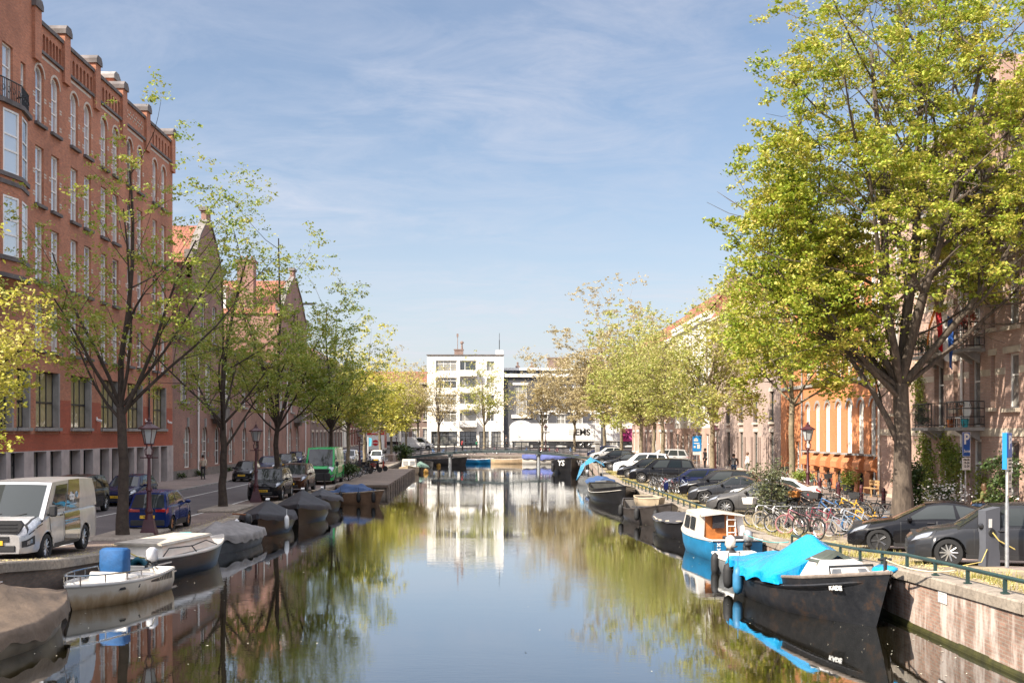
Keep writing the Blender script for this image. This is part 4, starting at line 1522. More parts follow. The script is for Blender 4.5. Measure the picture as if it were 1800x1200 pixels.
def vine(name, label, segs, n, size=.07, lm=LF_VINE):
    t = thing(name, label, 'climbing plant', (20.9, segs[0][0], gr(50)))
    P, m = [], MB()
    for (Y, z0, Y2, z1, s, wgt) in segs:
        k_ = int(n * wgt)
        f = nr.uniform(0, 1, (k_, 1))
        c = np.concatenate([np.full((k_, 1), -.05), (Y + (Y2 - Y) * f) - segs[0][0], z0 + (z1 - z0) * f - gr(50)], 1)
        P.append(c + nr.normal(0, 1, (k_, 3)) * np.array([.16, s, s]))
        pts = []
        for i in range(6):
            g = i / 5
            pts.append((-.04 - rnd.random() * .04, Y + (Y2 - Y) * g - segs[0][0] + rnd.gauss(0, .08), z0 + (z1 - z0) * g - gr(50)))
        m.tube(pts, [.022] * 5 + [.01], 4)
    m.build('stem', BARKD, t)
    ob('foliage', leaf_mesh('foliage', np.concatenate(P), size, lm, .2), t)
    return t


vine('climbing_plant', 'yellow green climber trained up the brick flats beside the ground floor doors', [(51.6, .8, 51.9, 3.7, .32, .3), (50.6, .8, 51.3, 3.6, .35, .3), (50.0, 2.6, 52.4, 3.7, .3, .3), (49.6, 2.2, 50.3, 3.6, .2, .1)], 2600)
vine('climbing_plant', 'green climber on the brick flats right behind the big maple trunk', [(54.2, .8, 54.5, 4.0, .3, .5), (53.6, .8, 53.4, 3.0, .25, .2), (54.8, 5.2, 55.3, 7.2, .3, .3)], 2400, lm=LF_VINE)
vine('climbing_plant', 'small light green climber beside the white door left of the right parking sign', [(48.1, .8, 48.0, 2.5, .22, 1)], 500)
# weeds and grass along the verge
pts = []
for i in range(5200):
    y_ = rnd.uniform(19, 95)
    x_ = WRX(y_) + .5 + abs(rnd.gauss(0, .75))
    if math.sin(y_ * 1.7) + math.sin(y_ * .63 + 1) + rnd.gauss(0, .5) > .1:
        pts.append((x_, y_, gr(y_)))
V, Fc = [], []
for (x_, y_, z_) in pts:
    for q in range(3):
        a = rnd.uniform(0, 6.28); h = rnd.uniform(.05, .17); dx, dy = math.cos(a) * .012, math.sin(a) * .012
        ox, oy = rnd.gauss(0, .05), rnd.gauss(0, .05)
        o = len(V)
        V += [(x_ + ox - dx, y_ + oy - dy, z_), (x_ + ox + dx, y_ + oy + dy, z_), (x_ + ox + rnd.gauss(0, .04), y_ + oy + rnd.gauss(0, .04), z_ + h)]
        Fc.append((o, o + 1, o + 2))
me = bpy.data.meshes.new('grass'); me.from_pydata(V, [], Fc); me.materials.append(leafmat('dry_grass', (.2, .22, .04), (.36, .32, .09), (.5, .4, .16), .3))
tag(ob('grass', me), 'patchy grass and weeds growing along the right bank verge', None, None, 'stuff')
P = np.array([(WRX(y_) + .55 + abs(nr.normal(0, .6)), y_, gr(y_) + .012) for y_ in nr.uniform(18, 90, 5000)], np.float32)
me = leaf_mesh('fallen_blossom', P, .03, mat('fallen_petals', (.5, .42, .2), .9), 4.0)
tag(ob('fallen_blossom', me), 'yellow fallen blossom scattered on the right bank verge', None, None, 'stuff')
P = np.array([(WLX(y_) - .1 - abs(nr.normal(0, .5)), y_, gl(y_) + .014) for y_ in nr.uniform(18, 70, 3500)], np.float32)
me = leaf_mesh('fallen_blossom', P, .025, mat('fallen_petals_dull', (.4, .33, .15), .9), 4.0)
tag(ob('fallen_blossom', me), 'dull yellow blossom scattered along the left quay edge', None, None, 'stuff')
x, y = at(612, 845, -1); bush('shrub', 'small dark shrub behind the green van on the left quay', 'shrub', x, y, gl(y), .8, 1.2, 1100, LF_BUSH, .08)
bush('shrub', 'dark green shrub at the left end of the footbridge', 'shrub', -9.9, 134, gl(134), 1.5, 2.3, 1500, LF_BUSH, .12)
for Y in (83.4, 88.5, 98.6):
    bush('weed_clump', 'small weeds growing at the foot of the brown brick row', 'plant', -22.45, Y, gl(Y) + .09, .5, .45, 300, LF_BUSH, .06, 'weeds by the brown brick row', stems=False)
# ------------------------------------------------------------------ vehicles
TYRE = mat('tyre_rubber', (.014, .014, .015), .8, var=.2)
ALLOY = mat('alloy_rim', (.5, .5, .5), .3, .8, var=.1)
DALLOY = mat('dark_alloy_rim', (.12, .12, .125), .35, .7)
COPPERRIM = mat('copper_rim', (.45, .2, .08), .35, .8)
PLAST = mat('black_plastic', (.022, .022, .024), .55, var=.2)
YPLATE = mat('yellow_plate', (.75, .45, .03), .5, var=.05)
LENS = mat('headlight_lens', (.3, .32, .35), .08, .5, var=.3, vs=20, coat=1)
REDLENS = mat('red_lamp_lens', (.42, .015, .015), .15, var=.2, coat=1)
WHEELS = {}


def wheel_mesh(R, w, spokes, rm):
    key = (R, w, spokes, rm.name)
    if key in WHEELS:
        return WHEELS[key]
    t = MB()
    r = R * .7
    t.lathe([(r, -w / 2), (R * .95, -w / 2), (R, -w * .36), (R, w * .36), (R * .95, w / 2), (r, w / 2), (r - .01, w * .3)], 28, axis='y')
    tm = t.mesh('tyre', TYRE, 40)
    m = MB()
    m.torus(r - .012, .022, 28, 6)
    m.lathe([(.055, -.01), (.05, .02)], 10, (0, w * .28, 0), 'y')
    m.m = 0
    for i in range(spokes):
        a = 2 * PI * i / spokes
        for sp in ((-.1, .1) if spokes <= 6 else (0,)):
            p0 = (math.cos(a) * .05, w * .3, math.sin(a) * .05)
            p1 = (math.cos(a + sp) * (r - .02), w * .34, math.sin(a + sp) * (r - .02))
            m.tube([p0, p1], [.022, .017], 5)
    m.m = 1
    m.lathe([(r - .01, w * .1), (.01, w * .12)], 20, axis='y')
    rmesh = m.mesh('rim', [rm, PLAST], 40)
    hub = MB()
    WHEELS[key] = (tm, rmesh)
    return WHEELS[key]


class Car:
    def __init__(s, p):
        s.__dict__.update(p)
        s.hl = s.L / 2
        s.arch = s.R + .055

    def low(s, x):
        z = s.z0
        for c in (s.fx, s.rx):
            d = abs(x - c)
            if d < s.arch:
                z = max(z, s.R + math.sqrt(max(0, s.arch ** 2 - d * d)))
        return z

    def ring(s, x):
        hw = interp(x, s.wid) * s.W / 2
        zb, zt = interp(x, s.belt), interp(x, s.deck)
        z0 = min(s.low(x), zb - .1)
        h = zb - s.z0
        q = lambda f: max(z0 + .01 * f, s.z0 + h * f)
        fl = .035 if z0 > s.z0 + .01 else 0
        return [(hw * .965 + fl, z0), (hw + fl * .6, q(.3)), (hw, q(.62)), (hw * .985, max(q(.9), z0 + .02)), (hw * .94, zb), (hw * .74, zb + (zt - zb) * .8), (hw * .36, zb + (zt - zb) * .97), (0, zt)]

    def surf(s, x, v, side=1, off=0):
        def e(x, v):
            r = s.ring(x)
            i = min(int(v), 6)
            f = v - i
            return Vector((x, side * (r[i][0] + (r[i + 1][0] - r[i][0]) * f), r[i][1] + (r[i + 1][1] - r[i][1]) * f))
        p = e(x, v)
        if off:
            d = .02
            a = e(min(x + d, s.hl - .001), v) - e(max(x - d, -s.hl + .001), v)
            b = e(x, min(v + .1, 7)) - e(x, max(v - .1, 0))
            n = a.cross(b) * side
            if n.length > 1e-9:
                n.normalize()
                c = Vector((0, 0, s.z0 + .4))
                if n.dot(Vector((x * .3, p.y, p.z - c.z))) < 0:
                    n = -n
                p = p + n * off
        return tuple(p)

    def patch(s, x0, x1, v0, v1, side=1, off=.006, nx=5, nv=3, skew=0):
        m = MB()
        g = []
        for j in range(nv + 1):
            v = v0 + (v1 - v0) * j / nv
            g.append([s.surf(x0 + (x1 - x0) * i / nx + skew * j / nv, v, side, off) for i in range(nx + 1)])
        m.loft(g, closed=False)
        return m

    # greenhouse
    def gside(s, q, t, side=1, off=0):
        zb = interp(s.rb + (s.fb - s.rb) * q, s.belt) - .01
        B = Vector((s.rb + (s.fb - s.rb) * q, s.bw, zb))
        T = Vector((s.rt + (s.ft - s.rt) * q, s.tw, s.H - .02 - s.crown * (2 * q - 1 - s.cs) ** 2))
        p = B.lerp(T, t)
        p.y += math.sin(PI * t) * .02 + off
        p.z += off * .2
        return (p.x, side * p.y, p.z)

    def gend(s, front, q, t, off=0):
        k_ = 1 if front else 0
        e0, e1 = s.gside(k_, 0), s.gside(k_, 1)
        sg = 1 if front else -1
        b = (1 - q * q)
        p = Vector((e0[0] + sg * b * s.bow, q * e0[1], e0[2])).lerp(Vector((e1[0] + sg * b * s.bow * .4, q * e1[1], e1[2] + b * .03)), t)
        p.x += sg * off
        p.z += off * .7
        return tuple(p)

    def build(s, name, label, cat, paintm, loc, rz, group=None, plate='', rear_seen=True):
        t = thing(name, label, cat, (*loc, G(*loc)), rz, group)
        xs = set([-s.hl, s.hl] + [-s.hl + s.L * i / 16 for i in range(1, 16)] + [a[0] for a in s.wid + s.deck])
        for c in (s.fx, s.rx):
            for i in range(13):
                xs.add(c + s.arch * math.cos(PI * i / 12) * .999)
        xs = sorted(x for x in xs if -s.hl <= x <= s.hl)
        m = MB()
        rings = []
        for x in xs:
            r = s.ring(x)
            rings.append([(x, -a, b) for a, b in r[:-1]] + [(x, 0, r[-1][1])] + [(x, a, b) for a, b in reversed(r[:-1])])
        m.loft(rings, closed=False)
        for rg_ in (rings[0], rings[-1]):
            m.add(rg_, [list(range(len(rg_)))])
        # greenhouse shell
        nq, nt = 10, 4
        for sd_ in (1, -1):
            m.loft([[s.gside(i / nq, j / nt, sd_) for i in range(nq + 1)] for j in range(nt + 1)], closed=False)
        for fr in (True, False):
            m.loft([[s.gend(fr, -1 + 2 * i / 8, j / nt) for i in range(9)] for j in range(nt + 1)], closed=False)
        roof = []
        for i in range(nq + 1):
            e = s.gside(i / nq, 1)
            fx = s.gend(True, 0, 1)[0] - s.gside(1, 1)[0] if i == nq else (s.gend(False, 0, 1)[0] - s.gside(0, 1)[0] if i == 0 else 0)
            roof.append([(e[0] + fx * (1 - q * q), q * e[1], e[2] + (1 - q * q) * .03 + (.012 if abs(q) < .9 else 0)) for q in [k_ / 4 - 1 for k_ in range(9)]])
        m.loft(roof, closed=False)
        m.m = 1
        hw = s.W / 2
        m.box(-s.hl + .12, s.hl - .12, -hw + .25, hw - .25, s.z0 - .02, s.R * 2 + .1)
        m.box(s.rx + s.arch, s.fx - s.arch, -hw + .06, hw - .06, s.z0 - .015, s.z0 + .1)
        body = m.build('body', [paintm, PLAST], t, 38, fix=False)
        # glass
        for sd_ in (1, -1):
            for (a, b) in s.side:
                g = MB()
                g.loft([[s.gside(a + (b - a) * i / 4, .12 + .76 * j / 3, sd_, .008) for i in range(5)] for j in range(4)], closed=False)
                g.build('side_window', CARGLASS, t, 60, fix=False)
        for fr, nm in ((True, 'windscreen'), (False, 'rear_window')):
            if not fr and s.norear:
                continue
            g = MB()
            g.loft([[s.gend(fr, (-1 + 2 * i / 8) * .88, .06 + .86 * j / 3, .008) for i in range(9)] for j in range(4)], closed=False)
            w = g.build(nm, CARGLASS, t, 60, fix=False)
            if fr:
                g = MB()
                for q in (-.5, .15):
                    g.tube([s.gend(True, q, .06, .015), s.gend(True, q + .42, .16, .015)], .012, 4)
                g.build('wiper', PLAST, w)
        # wheels
        tm, rm = wheel_mesh(s.R, s.tw_, s.spokes, s.rim)
        for wx in (s.fx, s.rx):
            for sd_ in (1, -1):
                hwx = interp(wx, s.wid) * s.W / 2
                w = ob('wheel', tm, t, (wx, sd_ * (hwx - s.tw_ / 2 - .0), s.R), PI if sd_ < 0 else 0)
                ob('rim', rm, w, (0, 0, 0))
        # doors, sills, lamps
        for sd_ in (1, -1):
            for (a, b) in s.doors:
                d = s.patch(a, b, .35, 3.75, sd_, .007, 6, 4).build('door', paintm, t, 50, fix=False)
                h = MB(); p = s.surf(a + .14, 3.05, sd_, .03); h.cbox(p, (.2, .03, .035), bev=.01); h.build('door_handle', s.hm, d)
            for a in {x for d_ in s.doors for x in d_}:
                s.patch(a - .006, a + .006, .3, 3.8, sd_, .009, 1, 4).build('door_gap', PLAST, t, fix=False)
            s.patch(s.rx + s.arch + .02, s.fx - s.arch - .02, 0, .45 if not s.clad else .95, sd_, .01, 6, 2).build('sill', PLAST, t, 50, fix=False)
            l = s.hlamp
            hs = s.patch(l[0] - .09, l[1] + .03, l[2] - .3, min(6.9, l[3] + .3), sd_, .006, 5, 3, l[4]).build('headlight', PLAST, t, 50, fix=False)
            s.patch(l[0], l[1], l[2], l[3], sd_, .014, 5, 3, l[4]).build('lens', LENS, hs, 50, fix=False)
            l = s.tlamp
            s.patch(l[0], l[1], l[2], l[3], sd_, .01, 4, 3, l[4]).build('tail_light', REDLENS, t, 50, fix=False)
            mm = MB(); e = s.gside(.84 if not s.van else .93, .02, sd_); mm.cbox((e[0], sd_ * (abs(e[1]) + .14), e[2] + (.07 if not s.van else .12)), (.13, .2, .13 if not s.van else .3), bev=.04); mm.cbox((e[0] - .01, sd_ * (abs(e[1]) + .03), e[2] + .02), (.06, .12, .04))
            mm.build('mirror', PLAST if s.van else paintm, t, 40)
        # nose: bumper, grille, plates
        zf = s.deck[-1][1]
        s_ = s.W * .5 * s.wid[-1][1]
        g = MB(); g.cbox((s.hl + .004, 0, zf - .13), (.03, s_ * 1.25, .14), bev=.01)
        for i in range(3):
            g.cbox((s.hl + .02, 0, zf - .175 + i * .045), (.012, s_ * 1.2, .012))
        g.build('grille', s.grm, t)
        if s.van:
            for sd_ in (1, -1):
                fg = s.patch(s.hl - .34, s.hl - .03, 1.1, 2.2, sd_, .012, 4, 2).build('fog_lamp_recess', PLAST, t, 50, fix=False)
                s.patch(s.hl - .26, s.hl - .1, 1.4, 1.95, sd_, .02, 3, 2).build('fog_lamp', LENS, fg, 50, fix=False)
            g = MB(); g.prism([(-.62, .78), (.62, .78), (.74, .98), (.66, 1.08), (-.66, 1.08), (-.74, .98)], s.hl - .12, s.hl + .025, 'x')
            for i in range(3):
                g.cbox((s.hl + .03, 0, .83 + i * .085), (.02, 1.2, .02))
            g.build('upper_grille', PLAST, t)
        g = MB(); g.cbox((s.hl + .004, 0, s.z0 + .12), (.04, s_ * 1.7, .16), bev=.02); g.build('front_bumper_intake', PLAST, t)
        for xx, zz in (((s.hl + .03, s.z0 + .26), (-s.hl - .02, s.rplate)) if plate is not None else ((-s.hl - .02, s.rplate),)):
            g = MB(); g.cbox((xx, 0, zz), (.02, .52, .11)); pl = g.build('number_plate', YPLATE, t)
            if plate:
                text('plate_letters', plate, .085, BLACK, pl, (xx + math.copysign(.012, xx), 0, zz), (PI / 2, 0, PI / 2 if xx > 0 else -PI / 2), depth=.001, bold=.002)
        g = MB(); g.cbox((-s.hl - .005, 0, s.z0 + .14), (.04, s.W * .8, .2), bev=.02); g.build('rear_bumper', PLAST if s.clad else paintm, t)
        s.t = t
        return t


def spec(L, W, H, R=.33, **k_):
    """one kind of car: side profile, width plan and glass positions"""
    h = L / 2
    d = dict(L=L, W=W, H=H, R=R, z0=.2, fx=h - .86, rx=-h + .78, tw_=.2, spokes=10, rim=ALLOY, wid=[(-h, .8), (-h + .1, .9), (-h + .45, .985), (-h + 1, 1), (h - 1.0, 1), (h - .5, .96), (h - .16, .84), (h, .62)],
             belt=[(-h, .78), (-h + .2, .92), (0, .92), (h - 1.2, .88), (h - .3, .68), (h, .56)], deck=[(-h, .82), (-h + .12, .97), (-h + .6, 1.0), (h - 1.3, .97), (h - .45, .83), (h - .1, .7), (h, .6)],
             rb=-h + .08, fb=h - 1.05, rt=-h + .5, ft=h - 1.85, bw=W / 2 * .9, tw=W / 2 * .7, crown=.06, cs=.1, bow=.12, side=[(.1, .44), (.48, .84)], norear=False, doors=[(-h + 1.2, -.02), (.0, h - 1.42)], clad=False,
             hlamp=(h - .42, h - .06, 3.2, 4.5, -.12), tlamp=(-h + .02, -h + .24, 3.0, 4.0, 0), hm=PLAST, van=False, grm=PLAST, rplate=.72)
    d.update(k_)
    return Car(d)


def put(kind, name, label, cat, pm, wx, wy, heading, front=True, left=True, **kw):
    """stand the car so that its chosen wheel touches the ground at (wx, wy)"""
    lx = kind.fx if front else kind.rx
    ly = (kind.W / 2) * (1 if left else -1)
    c, s_ = math.cos(heading), math.sin(heading)
    return kind.build(name, label, cat, pm, (wx - (lx * c - ly * s_), wy - (lx * s_ + ly * c)), heading, **kw)


def hatch(L=4.25, **k_):
    return spec(L, 1.79, 1.46, .32, **k_)


def suv(L=4.4, **k_):
    h = L / 2
    d = dict(z0=.28, R=.36, clad=True, belt=[(-h, .9), (-h + .2, 1.04), (0, 1.04), (h - 1.1, 1.02), (h - .3, .88), (h, .72)], deck=[(-h, .95), (-h + .12, 1.08), (h - 1.2, 1.1), (h - .4, 1.0), (h - .08, .9), (h, .76)], rt=-h + .42, ft=h - 1.8, fb=h - 1.05, tw=.9 * .76, side=[(.05, .25), (.28, .54), (.57, .86)])
    d.update(k_)
    return spec(L, 1.82, 1.68, **d)


def small(L=3.35, H=1.44, W=1.5, **k_):
    h = L / 2
    d = dict(R=.28, fx=h - .62, rx=-h + .52, belt=[(-h, .8), (-h + .1, .92), (h - .8, .9), (h - .2, .7), (h, .58)], deck=[(-h, .82), (-h + .08, .96), (h - .85, .95), (h - .3, .84), (h - .05, .72), (h, .62)], rb=-h + .03, rt=-h + .32, fb=h - .62, ft=h - 1.4, tw=W * .37, side=[(.1, .44), (.48, .86)], doors=[(-.25, h - .85)], wid=[(-h, .86), (-h + .08, .94), (-h + .4, 1), (h - .6, 1), (h - .25, .93), (h, .72)], tlamp=(-h + .01, -h + .1, 2.4, 3.4, 0), rplate=.55)
    d.update(k_)
    return spec(L, W, H, **d)


def coupe(L=4.65, H=1.43, W=1.85, **k_):
    h = L / 2
    d = dict(rb=-h + .45, rt=-h + 1.15, ft=h - 2.05, fb=h - 1.25, side=[(.12, .48), (.51, .86)], deck=[(-h, .88), (-h + .15, 1.02), (-h + .7, 1.03), (h - 1.35, .97), (h - .5, .82), (h - .12, .66), (h, .55)], belt=[(-h, .82), (-h + .25, .96), (0, .93), (h - 1.3, .88), (h - .3, .66), (h, .5)], tw=W / 2 * .66, crown=.1, cs=.15)
    d.update(k_)
    return spec(L, W, H, **d)


BLK = paint('black_car_paint', (.008, .008, .01))
NAVY = paint('navy_car_paint', (.008, .012, .05))
BLUE = paint('blue_car_paint', (.008, .022, .11))
GREY = paint('dark_grey_car_paint', (.035, .036, .04), .3)
MGREY = paint('matt_grey_car_paint', (.08, .078, .078), .2, .45)
SILV = paint('silver_car_paint', (.5, .49, .48), .5, .3)
WHT = paint('white_car_paint', (.75, .75, .75))
COP = paint('copper_car_paint', (.06, .028, .018), .4)
GRN = paint('green_van_paint', (.02, .36, .09))
UP, DOWN = PI / 2, -PI / 2   # nose away from the camera / towards it
# silver delivery van at the left edge
h = 2.49
VAN = spec(4.98, 1.98, 1.98, .345, z0=.28, van=True, fx=h - .93, rx=-h + 1.12, tw_=.215, spokes=10, belt=[(-h, 1.18), (h - 1.2, 1.16), (h - .5, 1.0), (h, .7)], deck=[(-h, 1.2), (h - 1.25, 1.24), (h - .5, 1.1), (h - .1, .92), (h, .76)],
           wid=[(-h, .95), (-h + .06, .98), (-h + .3, 1), (h - .9, 1), (h - .4, .93), (h - .1, .8), (h, .66)], rb=-h + .01, rt=-h + .1, fb=h - .75, ft=h - 1.65, bw=.95, tw=.86, crown=.03, bow=.14, side=[(.64, .9)], norear=True, doors=[(h - 2.1, h - 1.15)], hlamp=(h - .62, h - .1, 3.1, 4.55, -.2), tlamp=(-h + .01, -h + .08, 2.6, 4, 0), rplate=.8)
x, y = at(83, 979, -1)
v = put(VAN, 'delivery_van', 'silver delivery van with dark side panel, parked at the left edge', 'van', SILV, x, y, DOWN + .03, left=True, plate='VX-24-L')
PANEL = mat('dark_brown_panel', (.07, .05, .035), .12, var=.2, coat=1)
m = MB()
m.loft([[VAN.surf(x_, vv, 1, .011) for vv in (.3, 1, 2, 3, 3.9)] for x_ in (-.95, -.5, 0, .26)], closed=False)
m.loft([[VAN.gside(q, t_, 1, .009) for t_ in (.02, .35, .7, 1)] for q in (.36, .45, .545, .62)], closed=False)
pn = m.build('side_panel', PANEL, v, 60, fix=False)
text('lettering', 'dtp', .3, WHITE, pn, (-.3, .99, 1.53), (PI / 2, 0, PI), depth=.004, bold=.006)
m = MB(); m.torus(.07, .02, 14, 4, c=(-.68, .985, 1.55)); m.cbox((-.35, 1.0, 1.32), (.5, .012, .03)); m.build('logo', mat('pale_blue_logo', (.3, .42, .5), .5), pn)
# small blue hatchback seen from behind
SM = small(rim=COPPERRIM, clad=True)
x, y = at(304, 933, -1)
c1 = put(SM, 'small_car', 'small dark blue hatchback seen from behind with grey bumper and copper rims', 'car', BLUE, x, y, UP, front=False, left=False, plate='ZL-ZL-T')
for sd_ in (1, -1):
    m = MB(); m.cbox((-SM.hl - .0, sd_ * .45, .78), (.04, .36, .12), bev=.015); m.build('tail_light', REDLENS, c1)
m = MB(); m.tube([(-SM.hl - .03, .1, .98), (-SM.hl + .12, -.1, 1.25)], .015, 5); m.build('rear_wiper', PLAST, c1)
# far side of the left street, facing the camera
def down(kind, name, label, pm, px_, py_, **kw):
    x, y = at(px_, py_, -1)
    return put(kind, name, label, 'car', pm, x, y, DOWN, left=True, **kw)


down(suv(4.4), 'parked_car', 'dark grey car behind the silver van roof, parked by the grey columns', GREY, 150, 905)
down(hatch(4.3), 'parked_car', 'dark blue hatchback behind the nearest left tree trunk, facing us', NAVY, 246, 888, plate='7-XKD-42')
down(small(3.6, 1.47), 'parked_car', 'black compact car facing us on the far side of the left street', BLK, 446, 846, plate='34-XB-TV')
down(hatch(4.2), 'parked_car', 'dark car with a silvery roof behind the black compact car on the left street', NAVY, 486, 832)
down(hatch(4.2), 'parked_car', 'dark car half hidden by the third left tree trunk', BLK, 514, 824)
down(hatch(4.2), 'parked_car', 'dark car peeping out left of the green van', NAVY, 532, 818)
down(suv(4.35), 'off_road_car', 'black off-road car with round white headlights parked by the second left lamp post', BLK, 498, 879, plate='16-TR-NB')
down(suv(4.4, rim=DALLOY), 'parked_car', 'dark copper brown car between the black off-road car and the green van', COP, 541, 865)
h = 2.85
GV = spec(5.7, 2.05, 2.5, .35, z0=.3, van=True, fx=h - .95, rx=-h + 1.1, spokes=6, rim=DALLOY, belt=[(-h, 1.3), (h - 1.1, 1.3), (h - .45, 1.15), (h, .75)], deck=[(-h, 1.32), (h - 1.15, 1.36), (h - .4, 1.2), (h - .08, .98), (h, .8)],
          wid=[(-h, .95), (-h + .06, .98), (-h + .3, 1), (h - .8, 1), (h - .3, .94), (h, .74)], rb=-h + .01, rt=-h + .08, fb=h - .62, ft=h - 1.35, bw=.98, tw=.9, crown=.02, bow=.12, side=[(.78, .93)], norear=True, doors=[(h - 2.0, h - 1.1)], hlamp=(h - .6, h - .16, 3.3, 5.2, -.15), tlamp=(-h + .01, -h + .08, 2.6, 4, 0))
x, y = at(590, 851, -1)
v = put(GV, 'green_van', 'bright green high roofed van with camouflage patterned side', 'van', GRN, x, y, DOWN, left=True)
k = N('camouflage_print')
nz = k.noise(k.tc('Object'), 2.4, 5, .6)
k.pr(k.ramp(nz, [(.4, (.05, .2, .04)), (.47, (.55, .6, .3)), (.56, (.62, .6, .42)), (.63, (.1, .26, .06))]), .35, coat=.5)
m = MB()
m.loft([[GV.surf(x_, vv, 1, .01) for vv in (1.4, 2.4, 3.3, 3.95)] for x_ in (-h + .1, -1.5, -.6, .2, .7)], closed=False)
m.loft([[GV.gside(q, t_, 1, .009) for t_ in (.0, .35, .7, 1)] for q in (.02, .25, .5, .74)], closed=False)
m.build('patterned_side', k.mat, v, 60, fix=False)
m = MB(); m.cbox((h + .01, 0, .56), (.1, 1.6, .5), bev=.04); m.build('front_bumper', PLAST, v)
# beyond the green van
x, y = at(609, 826, -1); put(suv(4.5), 'parked_car', 'dark off-road car right behind the green van', 'car', NAVY, x, y, DOWN)
x, y = at(626, 819, -1); put(suv(4.3), 'parked_car', 'silver car behind the bicycles and green van', 'car', SILV, x, y, DOWN)
x, y = at(640, 816, -1); put(hatch(4.2), 'parked_car', 'blue car behind the red left bank lamp post', 'car', BLUE, x, y, DOWN)
F5 = small(3.55, 1.5, R=.29)
x, y = at(673, 815, -1); put(F5, 'small_car', 'small white car facing us behind the motor scooters, left bank', 'car', WHT, x, y, DOWN)
# ---- right bank, noses to the water
H = PI - .33
TES = coupe(4.7, 1.44, 1.85, fx=2.35 - .84, rx=-2.35 + .98, R=.335, spokes=5, rim=DALLOY, side=[(.1, .42), (.46, .9)], rb=-2.35 + .35, rt=-2.35 + 1.35, ft=2.35 - 2.1, fb=2.35 - 1.12, crown=.12, tw_=.23)
x, y = at(1545, 970)
put(TES, 'electric_car', 'glossy black electric saloon with five spoke grey wheels beside the charging post', 'car', BLK, x, y, H, plate=None)
GOLF = hatch(4.27, fx=2.13 - .87, rx=-2.13 + .77, spokes=10, rim=ALLOY)
x, y = at(1668, 993)
gf = put(GOLF, 'parked_car', 'dark grey hatchback with bright spoked wheels plugged into the charging post', 'car', GREY, x, y, PI - .3, plate=None)
m = MB(); 
for s_ in (1, -1):
    m.loft([[GOLF.surf(2.13 - .12 + .0 * i, .55 + .25 * j, s_, .012) for i in range(2)] for j in range(2)], closed=False)
RC = [(1275, 904, coupe(4.45, 1.4, 1.8, spokes=10, R=.33), MGREY, 'matt grey coupe half hidden by the grey green shrub', H + .0),
      (1300, 893, coupe(4.45, 1.42, 1.8), WHT, 'white car between the matt grey coupe and the dark grey coupe', H),
      (1239, 886, coupe(4.2, 1.36, 1.83, spokes=8, R=.34), GREY, 'dark grey coupe left of the white car on the right bank', H + .05),
      (1220, 874, hatch(4.3), BLK, 'black hatchback with pale windows between the dark grey coupe and the blue car', H),
      (1185, 867, small(3.85, 1.42, W=1.73, R=.3, rim=WHITE), NAVY, 'deep blue small car with white wheels behind parked bicycles on the right bank', H + .08),
      (1127, 849, suv(4.6, spokes=10), BLK, 'black estate car with roof rails and red tail light behind the bicycle cluster', H + .1),
      (1104, 840, hatch(4.3), BLK, 'black hatchback left of the black estate car', H + .1),
      (1096, 834, suv(4.5), WHT, 'white off-road car behind the black hatchbacks on the right bank', H + .1),
      (1072, 826, coupe(4.5, 1.42), BLK, 'black saloon beside the third tree trunk of the right bank', H + .1),
      (1057, 817, hatch(4.2), BLK, 'black hatchback nearest the quay by the blue boat sheet', H + .15),
      (1049, 808, hatch(4.2), SILV, 'silver hatchback at the far end of the right bank row', H + .15),
      (1043, 803, hatch(4.2), NAVY, 'dark car at the very end of the right bank row by the footbridge', H + .15)]
for px_, py_, kd, pm, lb, hd in RC:
    x, y = at(px_, py_)
    put(kd, 'parked_car', lb, 'car', pm, x, y, hd)
put(suv(4.6), 'parked_car', 'silver car with roof rails behind the white off-road car, right bank', 'car', SILV, 14.6, 104, H + .1)
put(hatch(4.3), 'parked_car', 'dark red car partly hidden behind the black estate car', 'car', paint('dark_red_car_paint', (.12, .01, .012)), 16.2, 112, UP)


# ---- trailers and the red and white truck
def trailer(label, X0, X1, Y, txt, tx):
    L = X1 - X0
    t = thing('trailer', label, 'trailer', ((X0 + X1) / 2, Y, ge(Y) + .01))
    m = MB(); m.cbox((0, 0, 2.45), (L, 2.55, 2.75), bev=.04); m.build('box_body', WHITE, t)
    m = MB()
    for z in (1.25, 3.7):
        m.box(-L / 2 + 1, L / 2 - 1, -1.295, -1.28, z, z + .04)
    for u in (-L / 2 + 1, L / 2 - 1.04, L / 2 - 4):
        m.box(u, u + .04, -1.295, -1.28, 1.25, 3.74)
    m.build('panel_lines', mat('grey_line', (.3, .3, .3), .6), t)
    m = MB(); m.box(-L / 2, L / 2, -1.2, 1.2, .9, 1.08); m.box(-L / 2 + 2.5, L / 2 - 4, -1.25, -1.2, .45, .85); m.build('chassis', PLAST, t)
    tm, rm = wheel_mesh(.5, .3, 8, ALLOY)
    for i in range(3):
        for sd_ in (1, -1):
            w = ob('wheel', tm, t, (L / 2 - 2 - i * 1.25, sd_ * 1.05, .5), PI if sd_ < 0 else 0)
            ob('rim', rm, w, (0, 0, 0))
    o = text('lettering', txt, 1.35, BLACK, t, (tx, -1.3, 2.45), (PI / 2, 0, 0), depth=.01, bold=.03)
    text('small_lettering', 'MEDIA.NL', .32, mat('dark_grey_print', (.1, .1, .11), .6), t, (tx - L * .42, -1.3, 2.5), (PI / 2, 0, 0), depth=.006)
    m = MB()
    for i in range(4):
        for j in range(3):
            m.cbox((tx - 2.05 + i * .2 - j * .0, -1.295, 2.15 + j * .3), (.1, .012, .1))
    m.build('dot_pattern', BLACK, t)
    return t


